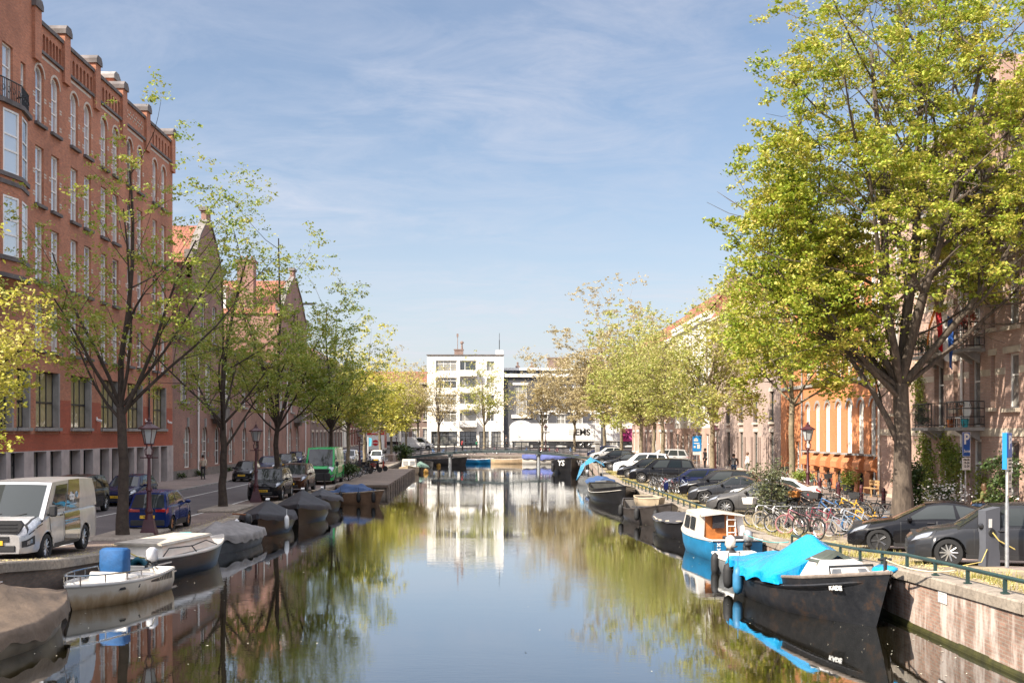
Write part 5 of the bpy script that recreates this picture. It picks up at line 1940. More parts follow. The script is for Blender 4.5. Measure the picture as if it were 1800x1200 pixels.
trailer('white trailer marked EMS with black dot pattern in front of the dark grey building', 3.7, 17.4, 176.5, 'EMS', 4.0)
trailer('white trailer marked EMS standing behind the pink banner and right bank trees', 18.3, 32, 176.5, 'EMS', 6.5)
t = thing('trailer', 'white box trailer marked EMS behind the red and white truck, far left bank', 'trailer', (-16.2, 176, ge(176) + .01))
m = MB(); m.cbox((0, 0, 2.6), (5.2, 2.5, 3.1), bev=.04); m.build('box_body', WHITE, t)
m = MB(); m.box(-2.4, 2.4, -1.1, 1.1, .5, 1.05); m.build('chassis', PLAST, t)
text('lettering', 'EMS', 1.15, BLACK, t, (.2, -1.27, 3.1), (PI / 2, 0, 0), depth=.01, bold=.03)
tm, rm = wheel_mesh(.5, .3, 8, ALLOY)
for sx_ in (-1.6, 1.6):
    w = ob('wheel', tm, t, (sx_, -1, .5), PI); ob('rim', rm, w, (0, 0, 0))
# truck with red band
RED = mat('signal_red_paint', (.5, .02, .025), .45, var=.06)
t = thing('box_truck', 'white rental truck with a red band lettered AVIS seen from behind', 'truck', (-15.6, 158, G(-15, 158)))
m = MB(); m.cbox((0, 1.8, 2.15), (2.35, 4.2, 2.7), bev=.03); m.build('box_body', WHITE, t)
m = MB(); m.box(-1.19, 1.19, -.335, -.3, 2.85, 3.52); bnd = m.build('red_band', RED, t)
text('lettering', 'AVIS', .62, WHITE, bnd, (.05, -.34, 3.18), (PI / 2, 0, 0), depth=.008, bold=.02, shear=.3)
m = MB(); m.lathe([(.42, 0), (.42, .02)], 20, (0, -.335, 1.75), 'y'); m.build('red_disc', RED, t)
m = MB(); m.box(-.5, .5, -.345, -.33, 1.7, 1.8); m.build('disc_bar', WHITE, t)
m = MB(); m.box(1.18, 1.2, .2, 3.6, 1.0, 3.4); m.build('side_print', mat('red_brown_print', (.3, .08, .06), .6, var=.6, vs=1.2), t)
m = MB(); m.box(-1.0, 1.0, -.2, 5.4, .55, .85); m.cbox((0, 4.8, 1.4), (2.0, 1.7, 1.6), bev=.15); m.build('cab', WHT, t)
tm, rm = wheel_mesh(.42, .26, 6, DALLOY)
for sy in (.6, 4.6):
    for sd_ in (1, -1):
        w = ob('wheel', tm, t, (sd_ * .9, sy, .42), PI / 2 if sd_ < 0 else -PI / 2); ob('rim', rm, w, (0, 0, 0))
for (X, Y, lb, pm) in ((-9.0, 172, 'white delivery van parked at the far end, left of the white flats', WHT),):
    put(VAN, 'delivery_van', lb, 'van', pm, X, Y, 0.0, left=True)
# ------------------------------------------------------------------ boats
k = N('worn_hull_paint')
v = k.tc('Object')
c = k.ramp(k.noise(v, 2.2, 6, .72), [(.36, (.008, .009, .012)), (.54, (.018, .019, .022)), (.66, (.05, .03, .02)), (.74, (.012, .013, .016))])
sc = k.ramp(k.noise(k.tc('Object', (1, 1, 4)), 7, 4, .8), [(.66, (0, 0, 0)), (.74, (.5,) * 3)])
k.pr(k.mix(sc, c, (.2, .19, .18)), .38, normal=k.bump(k.noise(v, 5, 4), .4, .02))
HULLW = k.mat
HBLK = mat('black_hull_paint', (.012, .012, .014), .3, var=.4, vs=2)
HDK = mat('dark_hull_paint', (.04, .034, .032), .4, var=.4, vs=2)
HNAVY = mat('navy_hull_paint', (.015, .02, .03), .35, var=.3, vs=2)
HWHT = mat('white_gelcoat', (.66, .62, .56), .3, var=.1, vs=2, coat=.4)
k = N('stained_gelcoat')
sp = k.n('ShaderNodeSeparateXYZ'); k.l(k.tc('Object'), sp.inputs[0])
ns = k.n('ShaderNodeMath', operation='MULTIPLY_ADD'); k.l(k.noise(k.tc('Object', (1.5, 1.5, .5)), 2.5, 4), ns.inputs[0]); ns.inputs[1].default_value = .5; k.l(sp.outputs[2], ns.inputs[2])
k.pr(k.ramp(ns.outputs[0], [(.22, (.2, .12, .05)), (.42, (.44, .31, .18)), (.62, (.66, .58, .47))]), .35, coat=.3)
HSTAIN = k.mat
HCREAM = mat('cream_hull_paint', (.42, .34, .24), .45, var=.25, vs=2)
HBLUE = mat('bright_blue_hull', (.01, .16, .33), .4, var=.2, vs=2)
HWOOD = mat('brown_hull_planks', (.2, .115, .065), .5, var=.25, vs=3)
HGREY = mat('grey_hull_paint', (.16, .165, .17), .5, var=.25)
INNER = mat('boat_inside', (.12, .11, .1), .7, var=.3)


def cloth(name, c, rough=.7, w=.25):
    if name in MATS:
        return MATS[name]
    k = N(name)
    v = k.tc('Object')
    n = k.noise(v, 3, 5, .65)
    k.pr(k.ramp(n, [(.3, mul(c, .7)), (.7, mul(c, 1.2))]), rough, normal=k.bump(k.mix(.5, n, k.noise(v, 9, 4, .6)), w, .12))
    MATS[name] = k.mat
    return k.mat


CBROWN = cloth('brown_canvas', (.125, .088, .06))
CBLACK = cloth('black_canvas', (.022, .021, .025))
CGREY = cloth('grey_canvas', (.2, .185, .175))
CDGREY = cloth('charcoal_canvas', (.045, .045, .052))
k = N('blue_tarpaulin')
v = k.tc('Object')
n = k.noise(v, 2.6, 6, .7)
k.pr(k.ramp(k.noise(v, 1.3, 4, .6), [(.3, (.0, .21, .45)), (.7, (.005, .32, .6))]), .22, normal=k.bump(k.mix(.4, n, k.noise(k.tc('Object', (2, 2, .8)), 6, 4)), .7, .12), coat=.3)
TARP = k.mat
ROPE = mat('pale_rope', (.45, .38, .26), .9)
NAVYT = cloth('blue_canvas', (.03, .07, .17))


class Boat:
    def __init__(s, L, B, H, rise=.3, stern=.85, srise=.05, rake=.25, p=2.2, mid=.45, tumble=.0):
        s.L, s.B, s.H, s.rise, s.stern, s.srise, s.rake, s.p, s.mid, s.tum = L, B, H, rise, stern, srise, rake, p, mid, tumble

    def hb(s, t):
        if t > s.mid:
            return max(.012, s.B / 2 * (1 - ((t - s.mid) / (1 - s.mid)) ** s.p))
        return s.B / 2 * (1 - (1 - s.stern) * ((s.mid - t) / s.mid) ** 2)

    def sh(s, t):
        z = s.H
        if t > .35:
            z += s.rise * ((t - .35) / .65) ** 2
        else:
            z += s.srise * ((.35 - t) / .35) ** 2
        return z

    def xx(s, t, z):
        return -s.L / 2 + s.L * t + s.rake * t ** 5 * (z / max(s.sh(1), .1)) - (s.rake * .3 * (1 - t) ** 5 * (z / s.H) if s.stern < .6 else 0)

    def sec(s, t, ins=0., floor=None):
        b, zs = s.hb(t), s.sh(t)
        k_ = 1 - (.35 + s.tum) * max(0, (t - .5) / .5) ** 2
        if floor is None:
            P = [(0, -.32), (b * .62 * k_, -.28), (b * .88 * k_, -.02), (b * (.97 * k_ + .03), zs * .45), (b, zs)]
        else:
            P = [(max(.005, b - ins), zs), (max(.005, b - ins - .02), zs - .06), (max(.004, (b - ins) * .86 * k_), floor + .05), (0, floor)]
        return P

    def build(s, name, label, loc, hd, hm, im=INNER, gun=None, floor=.15, open_=True, cat='boat', group=None, deck=None):
        t = thing(name, label, cat, (*loc, 0), hd, group)
        n = 18
        m = MB()
        rings = []
        for i in range(n + 1):
            f = i / n
            P = s.sec(f)
            rings.append([(s.xx(f, z), -y, z) for y, z in reversed(P)] + [(s.xx(f, z), y, z) for y, z in P[1:]])
        m.loft(rings, closed=False)
        m.add(rings[0], [list(range(len(rings[0])))])
        m.build('hull', hm, t, 45)
        if open_:
            m = MB()
            rings = []
            for i in range(n + 1):
                f = min(.985, .02 + i / n * .965)
                P = s.sec(f, .09, floor)
                rings.append([(s.xx(f, z), -y, z) for y, z in P] + [(s.xx(f, z), y, z) for y, z in reversed(P[:-1])])
            m.loft(rings, closed=False)
            m.add(rings[0], [list(range(len(rings[0])))])
            m.build('inside', im, t, 45)
        m = MB()
        for sd_ in (1, -1):
            m.tube([(s.xx(i / n, s.sh(i / n)), sd_ * (s.hb(i / n) - .02), s.sh(i / n) + .01) for i in range(n + 1)], .045, 6)
        m.tube([(s.xx(0, s.sh(0)), -s.hb(0), s.sh(0) + .01), (s.xx(0, s.sh(0)), s.hb(0), s.sh(0) + .01)], .045, 6)
        m.build('gunwale', gun or hm, t, 60)
        if deck:
            m = MB()
            a, b, dm, zo = deck
            m.loft([[(s.xx(f, s.sh(f)), -s.hb(f) + .03, s.sh(f) + zo), (s.xx(f, s.sh(f)), 0, s.sh(f) + zo + .06), (s.xx(f, s.sh(f)), s.hb(f) - .03, s.sh(f) + zo)] for f in [a + (b - a) * i / 10 for i in range(11)]], closed=False)
            m.build('deck', dm, t, 60)
        s.t = t
        return t

    def cover(s, m_, prof, t0=0., t1=1., skirt=.16, seed=1, wr=.03, ex=1.3, wid=1.05, name='cover', lean=0., ruf=.05):
        """sheet from gunwale to gunwale with a ridge height profile"""
        rg = random.Random(seed)
        n, q = 34, 16
        ph = [rg.uniform(0, 6.28) for _ in range(6)]
        m = MB()
        rows = []
        for i in range(n + 1):
            t = t0 + (t1 - t0) * i / n
            h = interp(t, prof)
            b, zs = s.hb(t) * wid + .03, s.sh(t)
            row = []
            for j in range(-q - 2, q + 3):
                u = max(-1, min(1, j / q))
                w = math.sin(t * 23 + ph[0] + u * 3) * .5 + math.sin(t * 41 + ph[1] - u * 5) * .35 + math.sin(t * 11 + u * 9 + ph[2]) * .5
                z = zs + .05 + h * (1 - abs(u - lean * (1 - abs(u))) ** ex) + wr * w * (1 - u * u * .3)
                y = u * b
                if abs(j) > q:
                    e = abs(j) - q
                    z = zs + .05 - skirt * e / 2 * (1 + .16 * math.sin(t * 19 + ph[3] + (2 if j > 0 else 0)) + .14 * math.sin(t * 47 + ph[5])) + wr * w
                    y = math.copysign(b + .03 * e + ruf * .4 * math.sin(t * 37 + ph[4]), j)
                row.append((s.xx(t, zs), y, z))
            rows.append(row)
        m.loft(rows, closed=False)
        for r in (rows[0], rows[-1]):
            sg = -1 if r is rows[0] else 1
            m.loft([r, [(p[0] + sg * .04, p[1], min(p[2], s.sh(t0 if sg < 0 else t1) - skirt * .8)) for p in r]], closed=False)
        return m.build(name, m_, s.t, 70, fix=False)


def outboard(parent, loc, rz, cm, tilt=0.):
    m = MB()
    m.cbox((0, 0, .38), (.34, .27, .42), ry=tilt, bev=.08)
    o = m.build('outboard_motor', cm, parent, 50, loc=loc, rz=rz)
    m = MB()
    m.cbox((0, 0, .12), (.26, .22, .14), bev=.03); m.tube([(0, 0, .1), (-.02, 0, -.5)], [.07, .05], 8); m.cbox((.14, 0, -.02), (.16, .24, .3), bev=.02)
    m.tube([(.1, 0, .2), (.45, .05, .3)], .025, 6)
    m.build('motor_leg', PLAST, o, 50)
    return o


def fender(parent, loc, m_, r=.1, L=.5):
    m = MB()
    m.lathe([(.02, L / 2 + .05), (r * .8, L / 2 - .02), (r, L / 4), (r, -L / 4), (r * .8, -L / 2 + .02), (.02, -L / 2 - .03)], 10)
    m.tube([(0, 0, L / 2), (0, .0, L / 2 + .3)], .012, 4)
    return m.build('fender', m_, parent, 50, loc=loc)


def tyre_fender(parent, loc, m_, R=.25, rz=0):
    m = MB(); m.torus(R, .09, 18, 8)
    return m.build('fender', m_, parent, 60, loc=loc, rz=rz)


def rope(name, label, p, q, sag=.15, r=.016, m_=ROPE):
    m = MB()
    P, Q = Vector(p), Vector(q)
    m.tube([tuple(P.lerp(Q, i / 10) - Vector((0, 0, sag * 4 * (i / 10) * (1 - i / 10)))) for i in range(11)], r, 5)
    return tag(m.build(name, m_), label, 'rope')


# near left: brown covered boat, bow pointing away
b = Boat(5.6, 2.05, .5, .18, .8, rake=.2)
t = b.build('covered_boat', 'cream boat under a faded brown canvas cover at the lower left corner', (-9.75, 21.9), rad(80), HCREAM, open_=False)
b.cover(CBROWN, [(0, .15), (.4, .42), (.62, .62), (.8, .34), (1, .05)], skirt=.3, seed=3, wr=.032, ex=.88)
m = MB(); m.cbox((.75, .25, 1.16), (.34, .22, .012), rx=-.55, ry=.1); m.build('white_label', WHITE, t)
# white motor boat
b = Boat(3.9, 1.65, .5, .1, .86, rake=.3, p=2.6)
t = b.build('motor_boat', 'white open motor boat with blue seat cover, chrome rails and outboard motor', (-9.45, 28.7), rad(-100), HSTAIN, im=HWHT, gun=HWHT, deck=(.62, .99, HWHT, .02), floor=.2)
m = MB(); m.cbox((-.45, -.2, .78), (.42, .7, .9), bev=.06); m.build('seat_cover', cloth('bright_blue_cover', (.006, .075, .22), .75), t, 50)
m = MB(); m.cbox((.45, .1, .58), (.1, 1.0, .3), ry=-.35, bev=.02); m.build('windscreen', HWHT, t)
m = MB(); m.cbox((-1.2, 0, .4), (.45, 1.1, .26), bev=.04); m.cbox((.05, .2, .45), (.45, .8, .34), bev=.04); m.build('bench', HWHT, t)
m = MB()
for sd_ in (1, -1):
    P = [(b.xx(f, 1), sd_ * (b.hb(f) - .06), b.sh(f) + .24) for f in (.35, .5, .65, .8, .92)]
    m.tube([(P[0][0] - .15, P[0][1], P[0][2] - .2)] + P, .022, 6)
    for p in P[1:]:
        m.tube([p, (p[0], p[1], p[2] - .23)], .018, 5)
m.tube([(b.xx(.92, 1), b.hb(.92) - .06, b.sh(.92) + .24), (b.xx(.97, 1), 0, b.sh(.97) + .26), (b.xx(.92, 1), -b.hb(.92) + .06, b.sh(.92) + .24)], .022, 6)
m.build('rail', CHROME, t, 60)
outboard(t, (-2.1, 0, .5), 0, mat('pale_grey_cowl', (.5, .5, .52), .3, coat=.5))
m = MB()
for sd_ in (1, -1):
    y = lambda f, z: sd_ * (b.hb(f) * (.97 + .03 * (z / .6)) + .012)
    for i in range(9):
        f = .04 + i * .028
        m.quad((b.xx(f, .4), y(f, .34), .33 + i * .004), (b.xx(f + .02, .4), y(f + .02, .34), .33 + i * .004), (b.xx(f + .035, .4), y(f + .035, .5), .52 - .01 * i), (b.xx(f + .015, .4), y(f + .015, .5), .52 - .01 * i))
    m.quad((b.xx(.29, .4), y(.29, .4), .36), (b.xx(.4, .4), y(.4, .4), .39), (b.xx(.4, .4), y(.4, .4), .43), (b.xx(.29, .4), y(.29, .4), .45))
    m.quad((b.xx(.55, .4), y(.55, .4), .34), (b.xx(.74, .4), y(.74, .4), .36), (b.xx(.73, .4), y(.73, .4), .42), (b.xx(.54, .4), y(.54, .4), .42))
m.build('hull_stripes', HNAVY, t)
# dark hull with low white cabin
b = Boat(5.6, 2.0, .6, .18, .88, rake=.4, p=2.4)
t = b.build('cabin_boat', 'dark blue boat with a low white cabin roof and a teal tyre fender', (-9.5, 34.6), rad(77), HNAVY, gun=HWHT, open_=False, deck=(.02, .99, HWHT, .015))
m = MB()
m.loft([[(-2.2, -.8, .63), (1.3, -.7, .67), (1.3, .7, .67), (-2.2, .8, .63)], [(-2.1, -.7, .97), (1.0, -.6, .99), (1.0, .6, .99), (-2.1, .7, .97)]])
cb = m.build('cabin', HWHT, t)
m = MB(); m.loft([[(-2.2, -.77, .97), (1.1, -.67, .99), (1.1, .67, .99), (-2.2, .77, .97)], [(-2.2, -.73, 1.03), (1.05, -.63, 1.05), (1.05, .63, 1.05), (-2.2, .73, 1.03)]]); m.build('roof', mat('dirty_white_roof', (.42, .38, .32), .8, var=.3, vs=3), cb)
m = MB(); m.tube([(-2.3, -.84, .66), (-1.9, -.82, .88), (-.5, -.82, .82), (.4, -.8, .9), (1.2, -.76, .7)], .018, 5); m.tube([(-.6, -.83, .84), (-.5, -.95, .65)], .018, 5); m.build('rope', BLACK, t)
m = MB()
for i in range(3):
    m.box(-2.75 - .02 * i, -1.7, -.945, -.93, .2 + .14 * i, .24 + .14 * i)
m.build('hull_stripe', HWHT, t)
tyre_fender(t, (-2.9, -.45, .45), mat('teal_rubber', (.01, .09, .13), .6), .2, PI / 2)
m = MB(); m.cbox((1.35, .4, .83), (.35, .5, .22), bev=.03); m.build('roof_box', HWHT, t); m = MB(); m.cbox((1.35, .4, .98), (.3, .42, .1), rz=.4, bev=.03); m.build('teal_bag', mat('teal_cloth', (.05, .3, .32), .7), t)
# grey sheeted boat
b = Boat(4.4, 1.8, .5, .15, .82)
t = b.build('covered_boat', 'small boat under a crumpled light grey sheet, left bank', (-9.45, 41), rad(-95), HGREY, open_=False)
b.cover(CGREY, [(0, .12), (.3, .42), (.5, .28), (.7, .46), (1, .02)], skirt=.24, seed=9, wr=.032, ruf=.1)
outboard(t, (-2.35, .1, .5), 0, PLAST, .3)
# black covered boats
for (X, Y, L, B_, hd, lb, cm, pk, fd) in ((-9.35, 48.2, 5.8, 2.1, -86, 'black boat under a black tent cover with a white fender, left bank', CBLACK, .62, True), (-8.9, 54.6, 6.6, 2.4, -84, 'larger black boat under a black tent cover with a small white patch on its peak', CBLACK, .75, False), (-8.9, 61, 4.8, 2.0, -84, 'boat under a charcoal grey cover behind the larger black covered boat', CDGREY, .5, False)):
    b = Boat(L, B_, .62, .3, .7, rake=.3)
    t = b.build('covered_boat', lb, (X, Y), rad(hd), HBLK, open_=False)
    b.cover(cm, [(0, .08), (.42, pk), (.55, pk * .95), (1, .0)], skirt=.2, seed=int(Y), wr=.02, ex=1.05)
    m = MB(); m.cbox((-.1, 0, b.H + pk + .11), (.22, .16, .05), ry=.2); m.build('white_patch', WHITE, t)
    if fd:
        fender(t, (1.6, .98, .5), WHITE, .1, .5); m = MB(); m.lathe([(.02, .12), (.1, .06), (.1, -.06), (.02, -.12)], 10, (1.9, -1.0, .55)); m.build('round_fender', WHITE, t, 60)
        m = MB(); m.tube([(1.5, -.5, .8), (2.9, -1.0, .95)], .03, 5); m.build('pole', WOOD, t)
# wooden boat with blue sheet
b = Boat(4.5, 1.9, .62, .22, .75, rake=.35, srise=.1)
t = b.build('wooden_boat', 'brown wooden boat with a crumpled blue sheet and dark hanging fenders, left bank', (-8.2, 66.8), rad(-32), HWOOD, gun=mat('pale_gunwale', (.36, .28, .2), .6), floor=.35)
b.cover(NAVYT, [(.3, .1), (.45, .5), (.7, .42), (.86, .1)], .3, .86, .02, 5, .05, 1.6, .86)
for f, s_ in ((.55, -1), (.78, -1), (.93, -1)):
    fender(t, (b.xx(f, .6), s_ * (b.hb(f) + .09), .45), BLACK, .12, .55)
m = MB(); m.tube([(-2.3, .6, .7), (-2.35, .6, 1.7)], .05, 6); m.build('mooring_post', BLACK, t)
# floating jetty
t = thing('jetty', 'long weathered wooden jetty floating along the left quay', 'jetty', (-8.6, 92, 0))
PLANK = brick('jetty_planks', (.23, .17, .13), (.17, .13, .1), (.06, .045, .035), 3.2, .16, .012, .4, .01, off=.37)
m = MB(); m.loft([[(-1.6, -16, .5), (1.9, -16, .5), (1.9, -16, .66), (-1.6, -16, .66)], [(-1.5, 18, .5), (1.4, 18, .5), (1.4, 18, .66), (-1.5, 18, .66)]]); m.build('deck', PLANK, t)
m = MB(); m.box(-1.55, 1.75, -15.9, -15.8, -.3, .5); m.loft([[(1.8, -15.9, -.3), (1.8, -15.9, .5)], [(1.32, 18, -.3), (1.32, 18, .5)]], closed=False); m.build('side_boards', GREYWOOD, t)
for i in range(15):
    f = i / 14
    m = MB(); m.tube([(1.95 - .5 * f, -15.9 + 33.8 * f, -.8), (1.95 - .5 * f, -15.9 + 33.8 * f, .62)], .09, 6); m.build('post', GREYWOOD, t)
for u in (-1.4, .2):
    m = MB(); m.tube([(u, -16.05, -.8), (u, -16.05, .6)], .09, 6); m.build('post', GREYWOOD, t)
# far left small cabin boat and friends
b = Boat(5, 2.0, .6, .3, .8)
t = b.build('cabin_boat', 'small cream cabin cruiser moored at the far end of the jetty', (-7.9, 113.5), rad(-88), HCREAM, im=HWHT, deck=(.5, .99, SAND, .02))
m = MB(); m.loft([[(-1.2, -.8, .62), (.6, -.7, .62), (.6, .7, .62), (-1.2, .8, .62)], [(-1.1, -.7, 1.5), (.35, -.6, 1.5), (.35, .6, 1.5), (-1.1, .7, 1.5)]]); cb = m.build('cabin', HWHT, t)
for y_ in (-.32, .32):
    m = MB(); m.cbox((.5, y_, 1.12), (.02, .48, .45), ry=-.27); m.build('window', GLASS, cb)
b = Boat(4.2, 1.7, .5, .2, .8)
t = b.build('covered_boat', 'small boat under a pale green sheet beyond the jetty', (-7.2, 121), rad(-85), HDK, open_=False)
b.cover(cloth('pale_green_sheet', (.25, .38, .28)), [(0, .2), (.5, .5), (1, .05)], skirt=.2, seed=4)
for X, Y, lb in ((-6.4, 117, 'orange yellow round buoy floating off the jetty end'), (-6.0, 138.2, 'orange yellow round buoy below the footbridge')):
    t = thing('buoy', lb, 'buoy', (X, Y, .1)); m = MB(); m.lathe([(.03, .34), (.2, .24), (.28, .05), (.24, -.12), (.05, -.24)], 12); m.build('float', mat('orange_buoy', (.7, .38, .08), .5), t, 60); m = MB(); m.torus(.06, .02, 8, 4, c=(0, 0, .37)); m.build('ring', DARKMETAL, t)
for X, Y, hd, lb, hm, B_ in ((-7.4, 131, -86, 'dark open boat left of the footbridge pier', HBLK, 2.2), (-6.4, 146, -4, 'dark boat in the shade under the footbridge', HDK, 2.2)):
    Boat(7, B_, .7, .3, .7).build('open_boat', lb, (X, Y), rad(hd), hm)
b = Boat(5.6, 1.7, .55, .25, .4, .15)
b.build('rowing_boat', 'bright blue rowing boat with pale rim moored at the far quay', (-2.2, 151), rad(180), HBLUE, gun=WHITE)
b.build('rowing_boat', 'pale varnished rowing boat beside the blue rowing boat at the far quay', (2.9, 151), 0, mat('varnished_hull', (.5, .36, .22), .4), gun=SAND)
b = Boat(7.2, 2.3, .9, .25, .8, .1)
t = b.build('open_boat', 'large white boat with a blue rim and blue cover behind the right bridge pier', (8.1, 149.6), 0, HWHT, gun=mat('blue_rim', (.06, .09, .35), .5), open_=False)
b.cover(cloth('violet_blue_canvas', (.08, .1, .26)), [(0, .25), (.5, .4), (1, .0)], skirt=.3, seed=6)

# right bank
b = Boat(7.2, 3.5, 1.15, .45, .8, rake=.4, p=2.8)
t = b.build('barge', 'black iron barge with white letters YS on its broad bow near the footbridge', (8.3, 117.5), rad(-90), HBLK, deck=(.6, .99, HDK, .02))
for s_ in (1, -1):
    text('lettering', 'YS' if s_ < 0 else 'VS', .75, WHITE, t, (3.05, s_ * .95, 1.06), (PI / 2 - .1, 0, PI / 2 + s_ * .62), depth=.02, bold=.01)
fender(t, (2.4, -1.75, .6), BLACK, .18, .8); fender(t, (2.4, 1.75, .6), BLACK, .18, .8)
b = Boat(5.4, 2, .55, .2, .8)
t = b.build('workboat', 'cluttered open boat with a bright blue sheet hung over its frame, far right bank', (8.2, 90), rad(-88), HGREY)
m = MB()
for x_ in (-1.5, .8):
    for y_ in (-.8, .8):
        m.tube([(x_, y_, .5), (x_, y_ * .8, 1.9)], .03, 5)
m.build('frame', GREYMETAL, t)
m = MB(); m.loft([[(-1.7, -1.05, .3), (-1.6, -.7, 1.5), (-1.5, .1, 2.2), (-1.5, .9, 1.7)], [(-.3, -1.1, .5), (-.2, -.6, 1.6), (0, .1, 2.0), (0, .9, 1.75)], [(1.0, -1.0, .9), (.9, -.6, 1.6), (1.0, .2, 1.95), (.9, .9, 1.5)]], closed=False); m.build('blue_sheet', TARP, t, 60)
outboard(t, (-2.8, 0, .55), 0, GREYMETAL)
b = Boat(5.2, 2, .6, .2, .8)
t = b.build('covered_boat', 'grey boat with a folded blue sheet behind the long black sloop', (8.2, 82), rad(-90), HGREY)
b.cover(NAVYT, [(0, .2), (.3, .35), (.6, .3), (.8, .1)], .05, .8, .1, 8, .05, 1.5)
b = Boat(9.2, 2.6, .66, .42, .72, .2, rake=.5)
t = b.build('open_sloop', 'long open black sloop with thin white rubbing line, right bank', (7.75, 70.5), rad(-88), HBLK, im=mat('dark_grey_inside', (.07, .07, .065), .6), gun=HBLK, floor=.3)
for f in (.25, .45, .65):
    m = MB(); m.cbox((b.xx(f, .6), 0, .5), (.32, 2 * b.hb(f) - .25, .06)); m.build('bench', INNER, t)
m = MB()
for s_ in (1, -1):
    m.tube([(b.xx(i / 12, .6), s_ * (b.hb(i / 12) + .02), b.sh(i / 12) - .2) for i in range(1, 13)], .02, 4)
m.build('rubbing_line', HWHT, t)
b = Boat(6.6, 2.2, .56, .5, .5, .32, rake=.4)
t = b.build('open_boat', 'dark brown sloop carrying a small cream dinghy, right bank', (7.65, 53.4), rad(-84), HDK, floor=.35, deck=(.7, .99, HDK, .02))
d_ = Boat(2.8, 1.3, .3, .1, .8)
tt = d_.build('dinghy', 'small cream dinghy lying on the dark brown sloop', (7.9, 55.2), rad(-84), HCREAM, gun=HCREAM)
tt.location.z = .68
m = MB(); m.cbox((.4, 0, .72), (1.5, 1.7, .06), ry=-.05); m.build('hatch', CDGREY, t)
for f, s_ in ((.3, -1), (.7, -1), (.9, -1)):
    fender(t, (b.xx(f, .6), s_ * (b.hb(f) + .1), .45), BLACK, .13, .5)
b = Boat(5.0, 2.0, .6, .2, .75)
t = b.build('covered_boat', 'boat under a smooth charcoal cover with a pale rim just beyond the blue cabin boat', (8.0, 46.2), rad(-86), HBLK, gun=SAND, open_=False)
b.cover(CDGREY, [(0, .12), (.5, .3), (1, .05)], skirt=.1, seed=12, wr=.012, ex=1.8, wid=.97)
# blue and white cabin boat, stern towards us
b = Boat(5.7, 1.85, .62, .22, .9, rake=.4, p=2.4)
t = b.build('cabin_boat', 'bright blue boat with white cabin, wooden cockpit doors and a white ladder', (7.85, 39.8), rad(95), HBLUE, im=WOOD, gun=HWHT, floor=.2, deck=(.6, .99, HWHT, .02))
KT = Matrix.Diagonal((.96, .86, 1, 1)) @ Matrix.Translation((0, 0, .62 - .78 * .8)) @ Matrix.Diagonal((1, 1, .8, 1))
m = MB(); m.T = KT
# cabin sides and roof, open at the stern side
for s_ in (1, -1):
    m.loft([[(-1.1, s_ * .98, .78), (-1.0, s_ * .86, 1.75), (-1.0, s_ * .8, 1.78)], [(1.7, s_ * .8, .8), (1.25, s_ * .7, 1.75), (1.25, s_ * .64, 1.78)]], closed=False)
    m.loft([[(-1.15, s_ * .99, .78), (-1.02, s_ * .87, 1.75)], [(-1.1, s_ * .7, .78), (-1.0, s_ * .62, 1.75)]], closed=False)
m.loft([[(-1.3, -.88, 1.74), (-1.3, 0, 1.84), (-1.3, .88, 1.74)], [(1.35, -.72, 1.74), (1.35, 0, 1.84), (1.35, .72, 1.74)]], closed=False)
m.loft([[(-1.3, -.88, 1.70), (-1.3, 0, 1.8), (-1.3, .88, 1.70)], [(1.35, -.72, 1.70), (1.35, 0, 1.8), (1.35, .72, 1.70)]], closed=False)
m.loft([[(-1.3, -.88, 1.74), (-1.3, 0, 1.84), (-1.3, .88, 1.74)], [(-1.3, -.88, 1.68), (-1.3, 0, 1.78), (-1.3, .88, 1.68)]], closed=False)
m.quad((1.7, -.8, .8), (1.7, .8, .8), (1.25, .7, 1.75), (1.25, -.7, 1.75))
for s_ in (1, -1):
    m.loft([[(-2.85, s_ * 1.0, .76), (-1.1, s_ * 1.03, .78)], [(-2.85, s_ * .72, .8), (-1.1, s_ * .76, .82)], [(-2.85, s_ * .7, .4), (-1.1, s_ * .74, .4)]], closed=False)
m.cbox((-2.8, 0, .62), (.16, 1.9, .4), bev=.03)
cb = m.build('cabin', HWHT, t, 30)
m = MB(); m.T = KT; m.quad((-1.05, -.7, .4), (-1.05, .7, .4), (-1.0, .64, 1.74), (-1.0, -.64, 1.74)); m.build('cockpit_doors', mat('warm_varnish', (.42, .15, .04), .35, var=.25, vs=4), cb)
m = MB(); m.T = KT
for s_ in (1, -1):
    m.quad((-.6, s_ * .955, 1.05), (.1, s_ * .915, 1.05), (.1, s_ * .85, 1.6), (-.6, s_ * .885, 1.6)); m.quad((.35, s_ * .9, 1.05), (1.1, s_ * .86, 1.05), (1.0, s_ * .795, 1.58), (.35, s_ * .835, 1.6))
m.build('window', GLASS, cb)
m = MB(); m.T = KT; m.cbox((-1.12, .12, 1.45), (.05, .48, .55)); m.build('black_towel', CBLACK, cb)
m = MB(); m.T = KT
for y_ in (-.55, -.22):
    m.tube([(-1.2, y_, .6), (-1.13, y_, 1.7)], .03, 6)
for i in range(4):
    m.tube([(-1.19, -.55, .72 + i * .27), (-1.19, -.22, .72 + i * .27)], .022, 5)
m.build('ladder', WHITE, t)
m = MB(); m.T = KT; m.cbox((-2.3, -.25, .86), (.7, 1.0, .16), bev=.03); m.build('stern_locker', CBLACK, t)
outboard(t, (-3.0, -.3, .45), 0, GREYMETAL, .2)
for i, zz in enumerate((.62, .45, .28)):
    m = MB()
    for a in (PI / 4, -PI / 4):
        m.cbox((-2.865, .62, zz - .08), (.012, .15, .035), rx=a)
    m.build('white_cross', WHITE, t)
for zz in (.74, .16):
    m = MB(); m.cbox((-2.865, .62, zz - .08), (.012, .07, .05)); m.build('red_mark', RED, t)
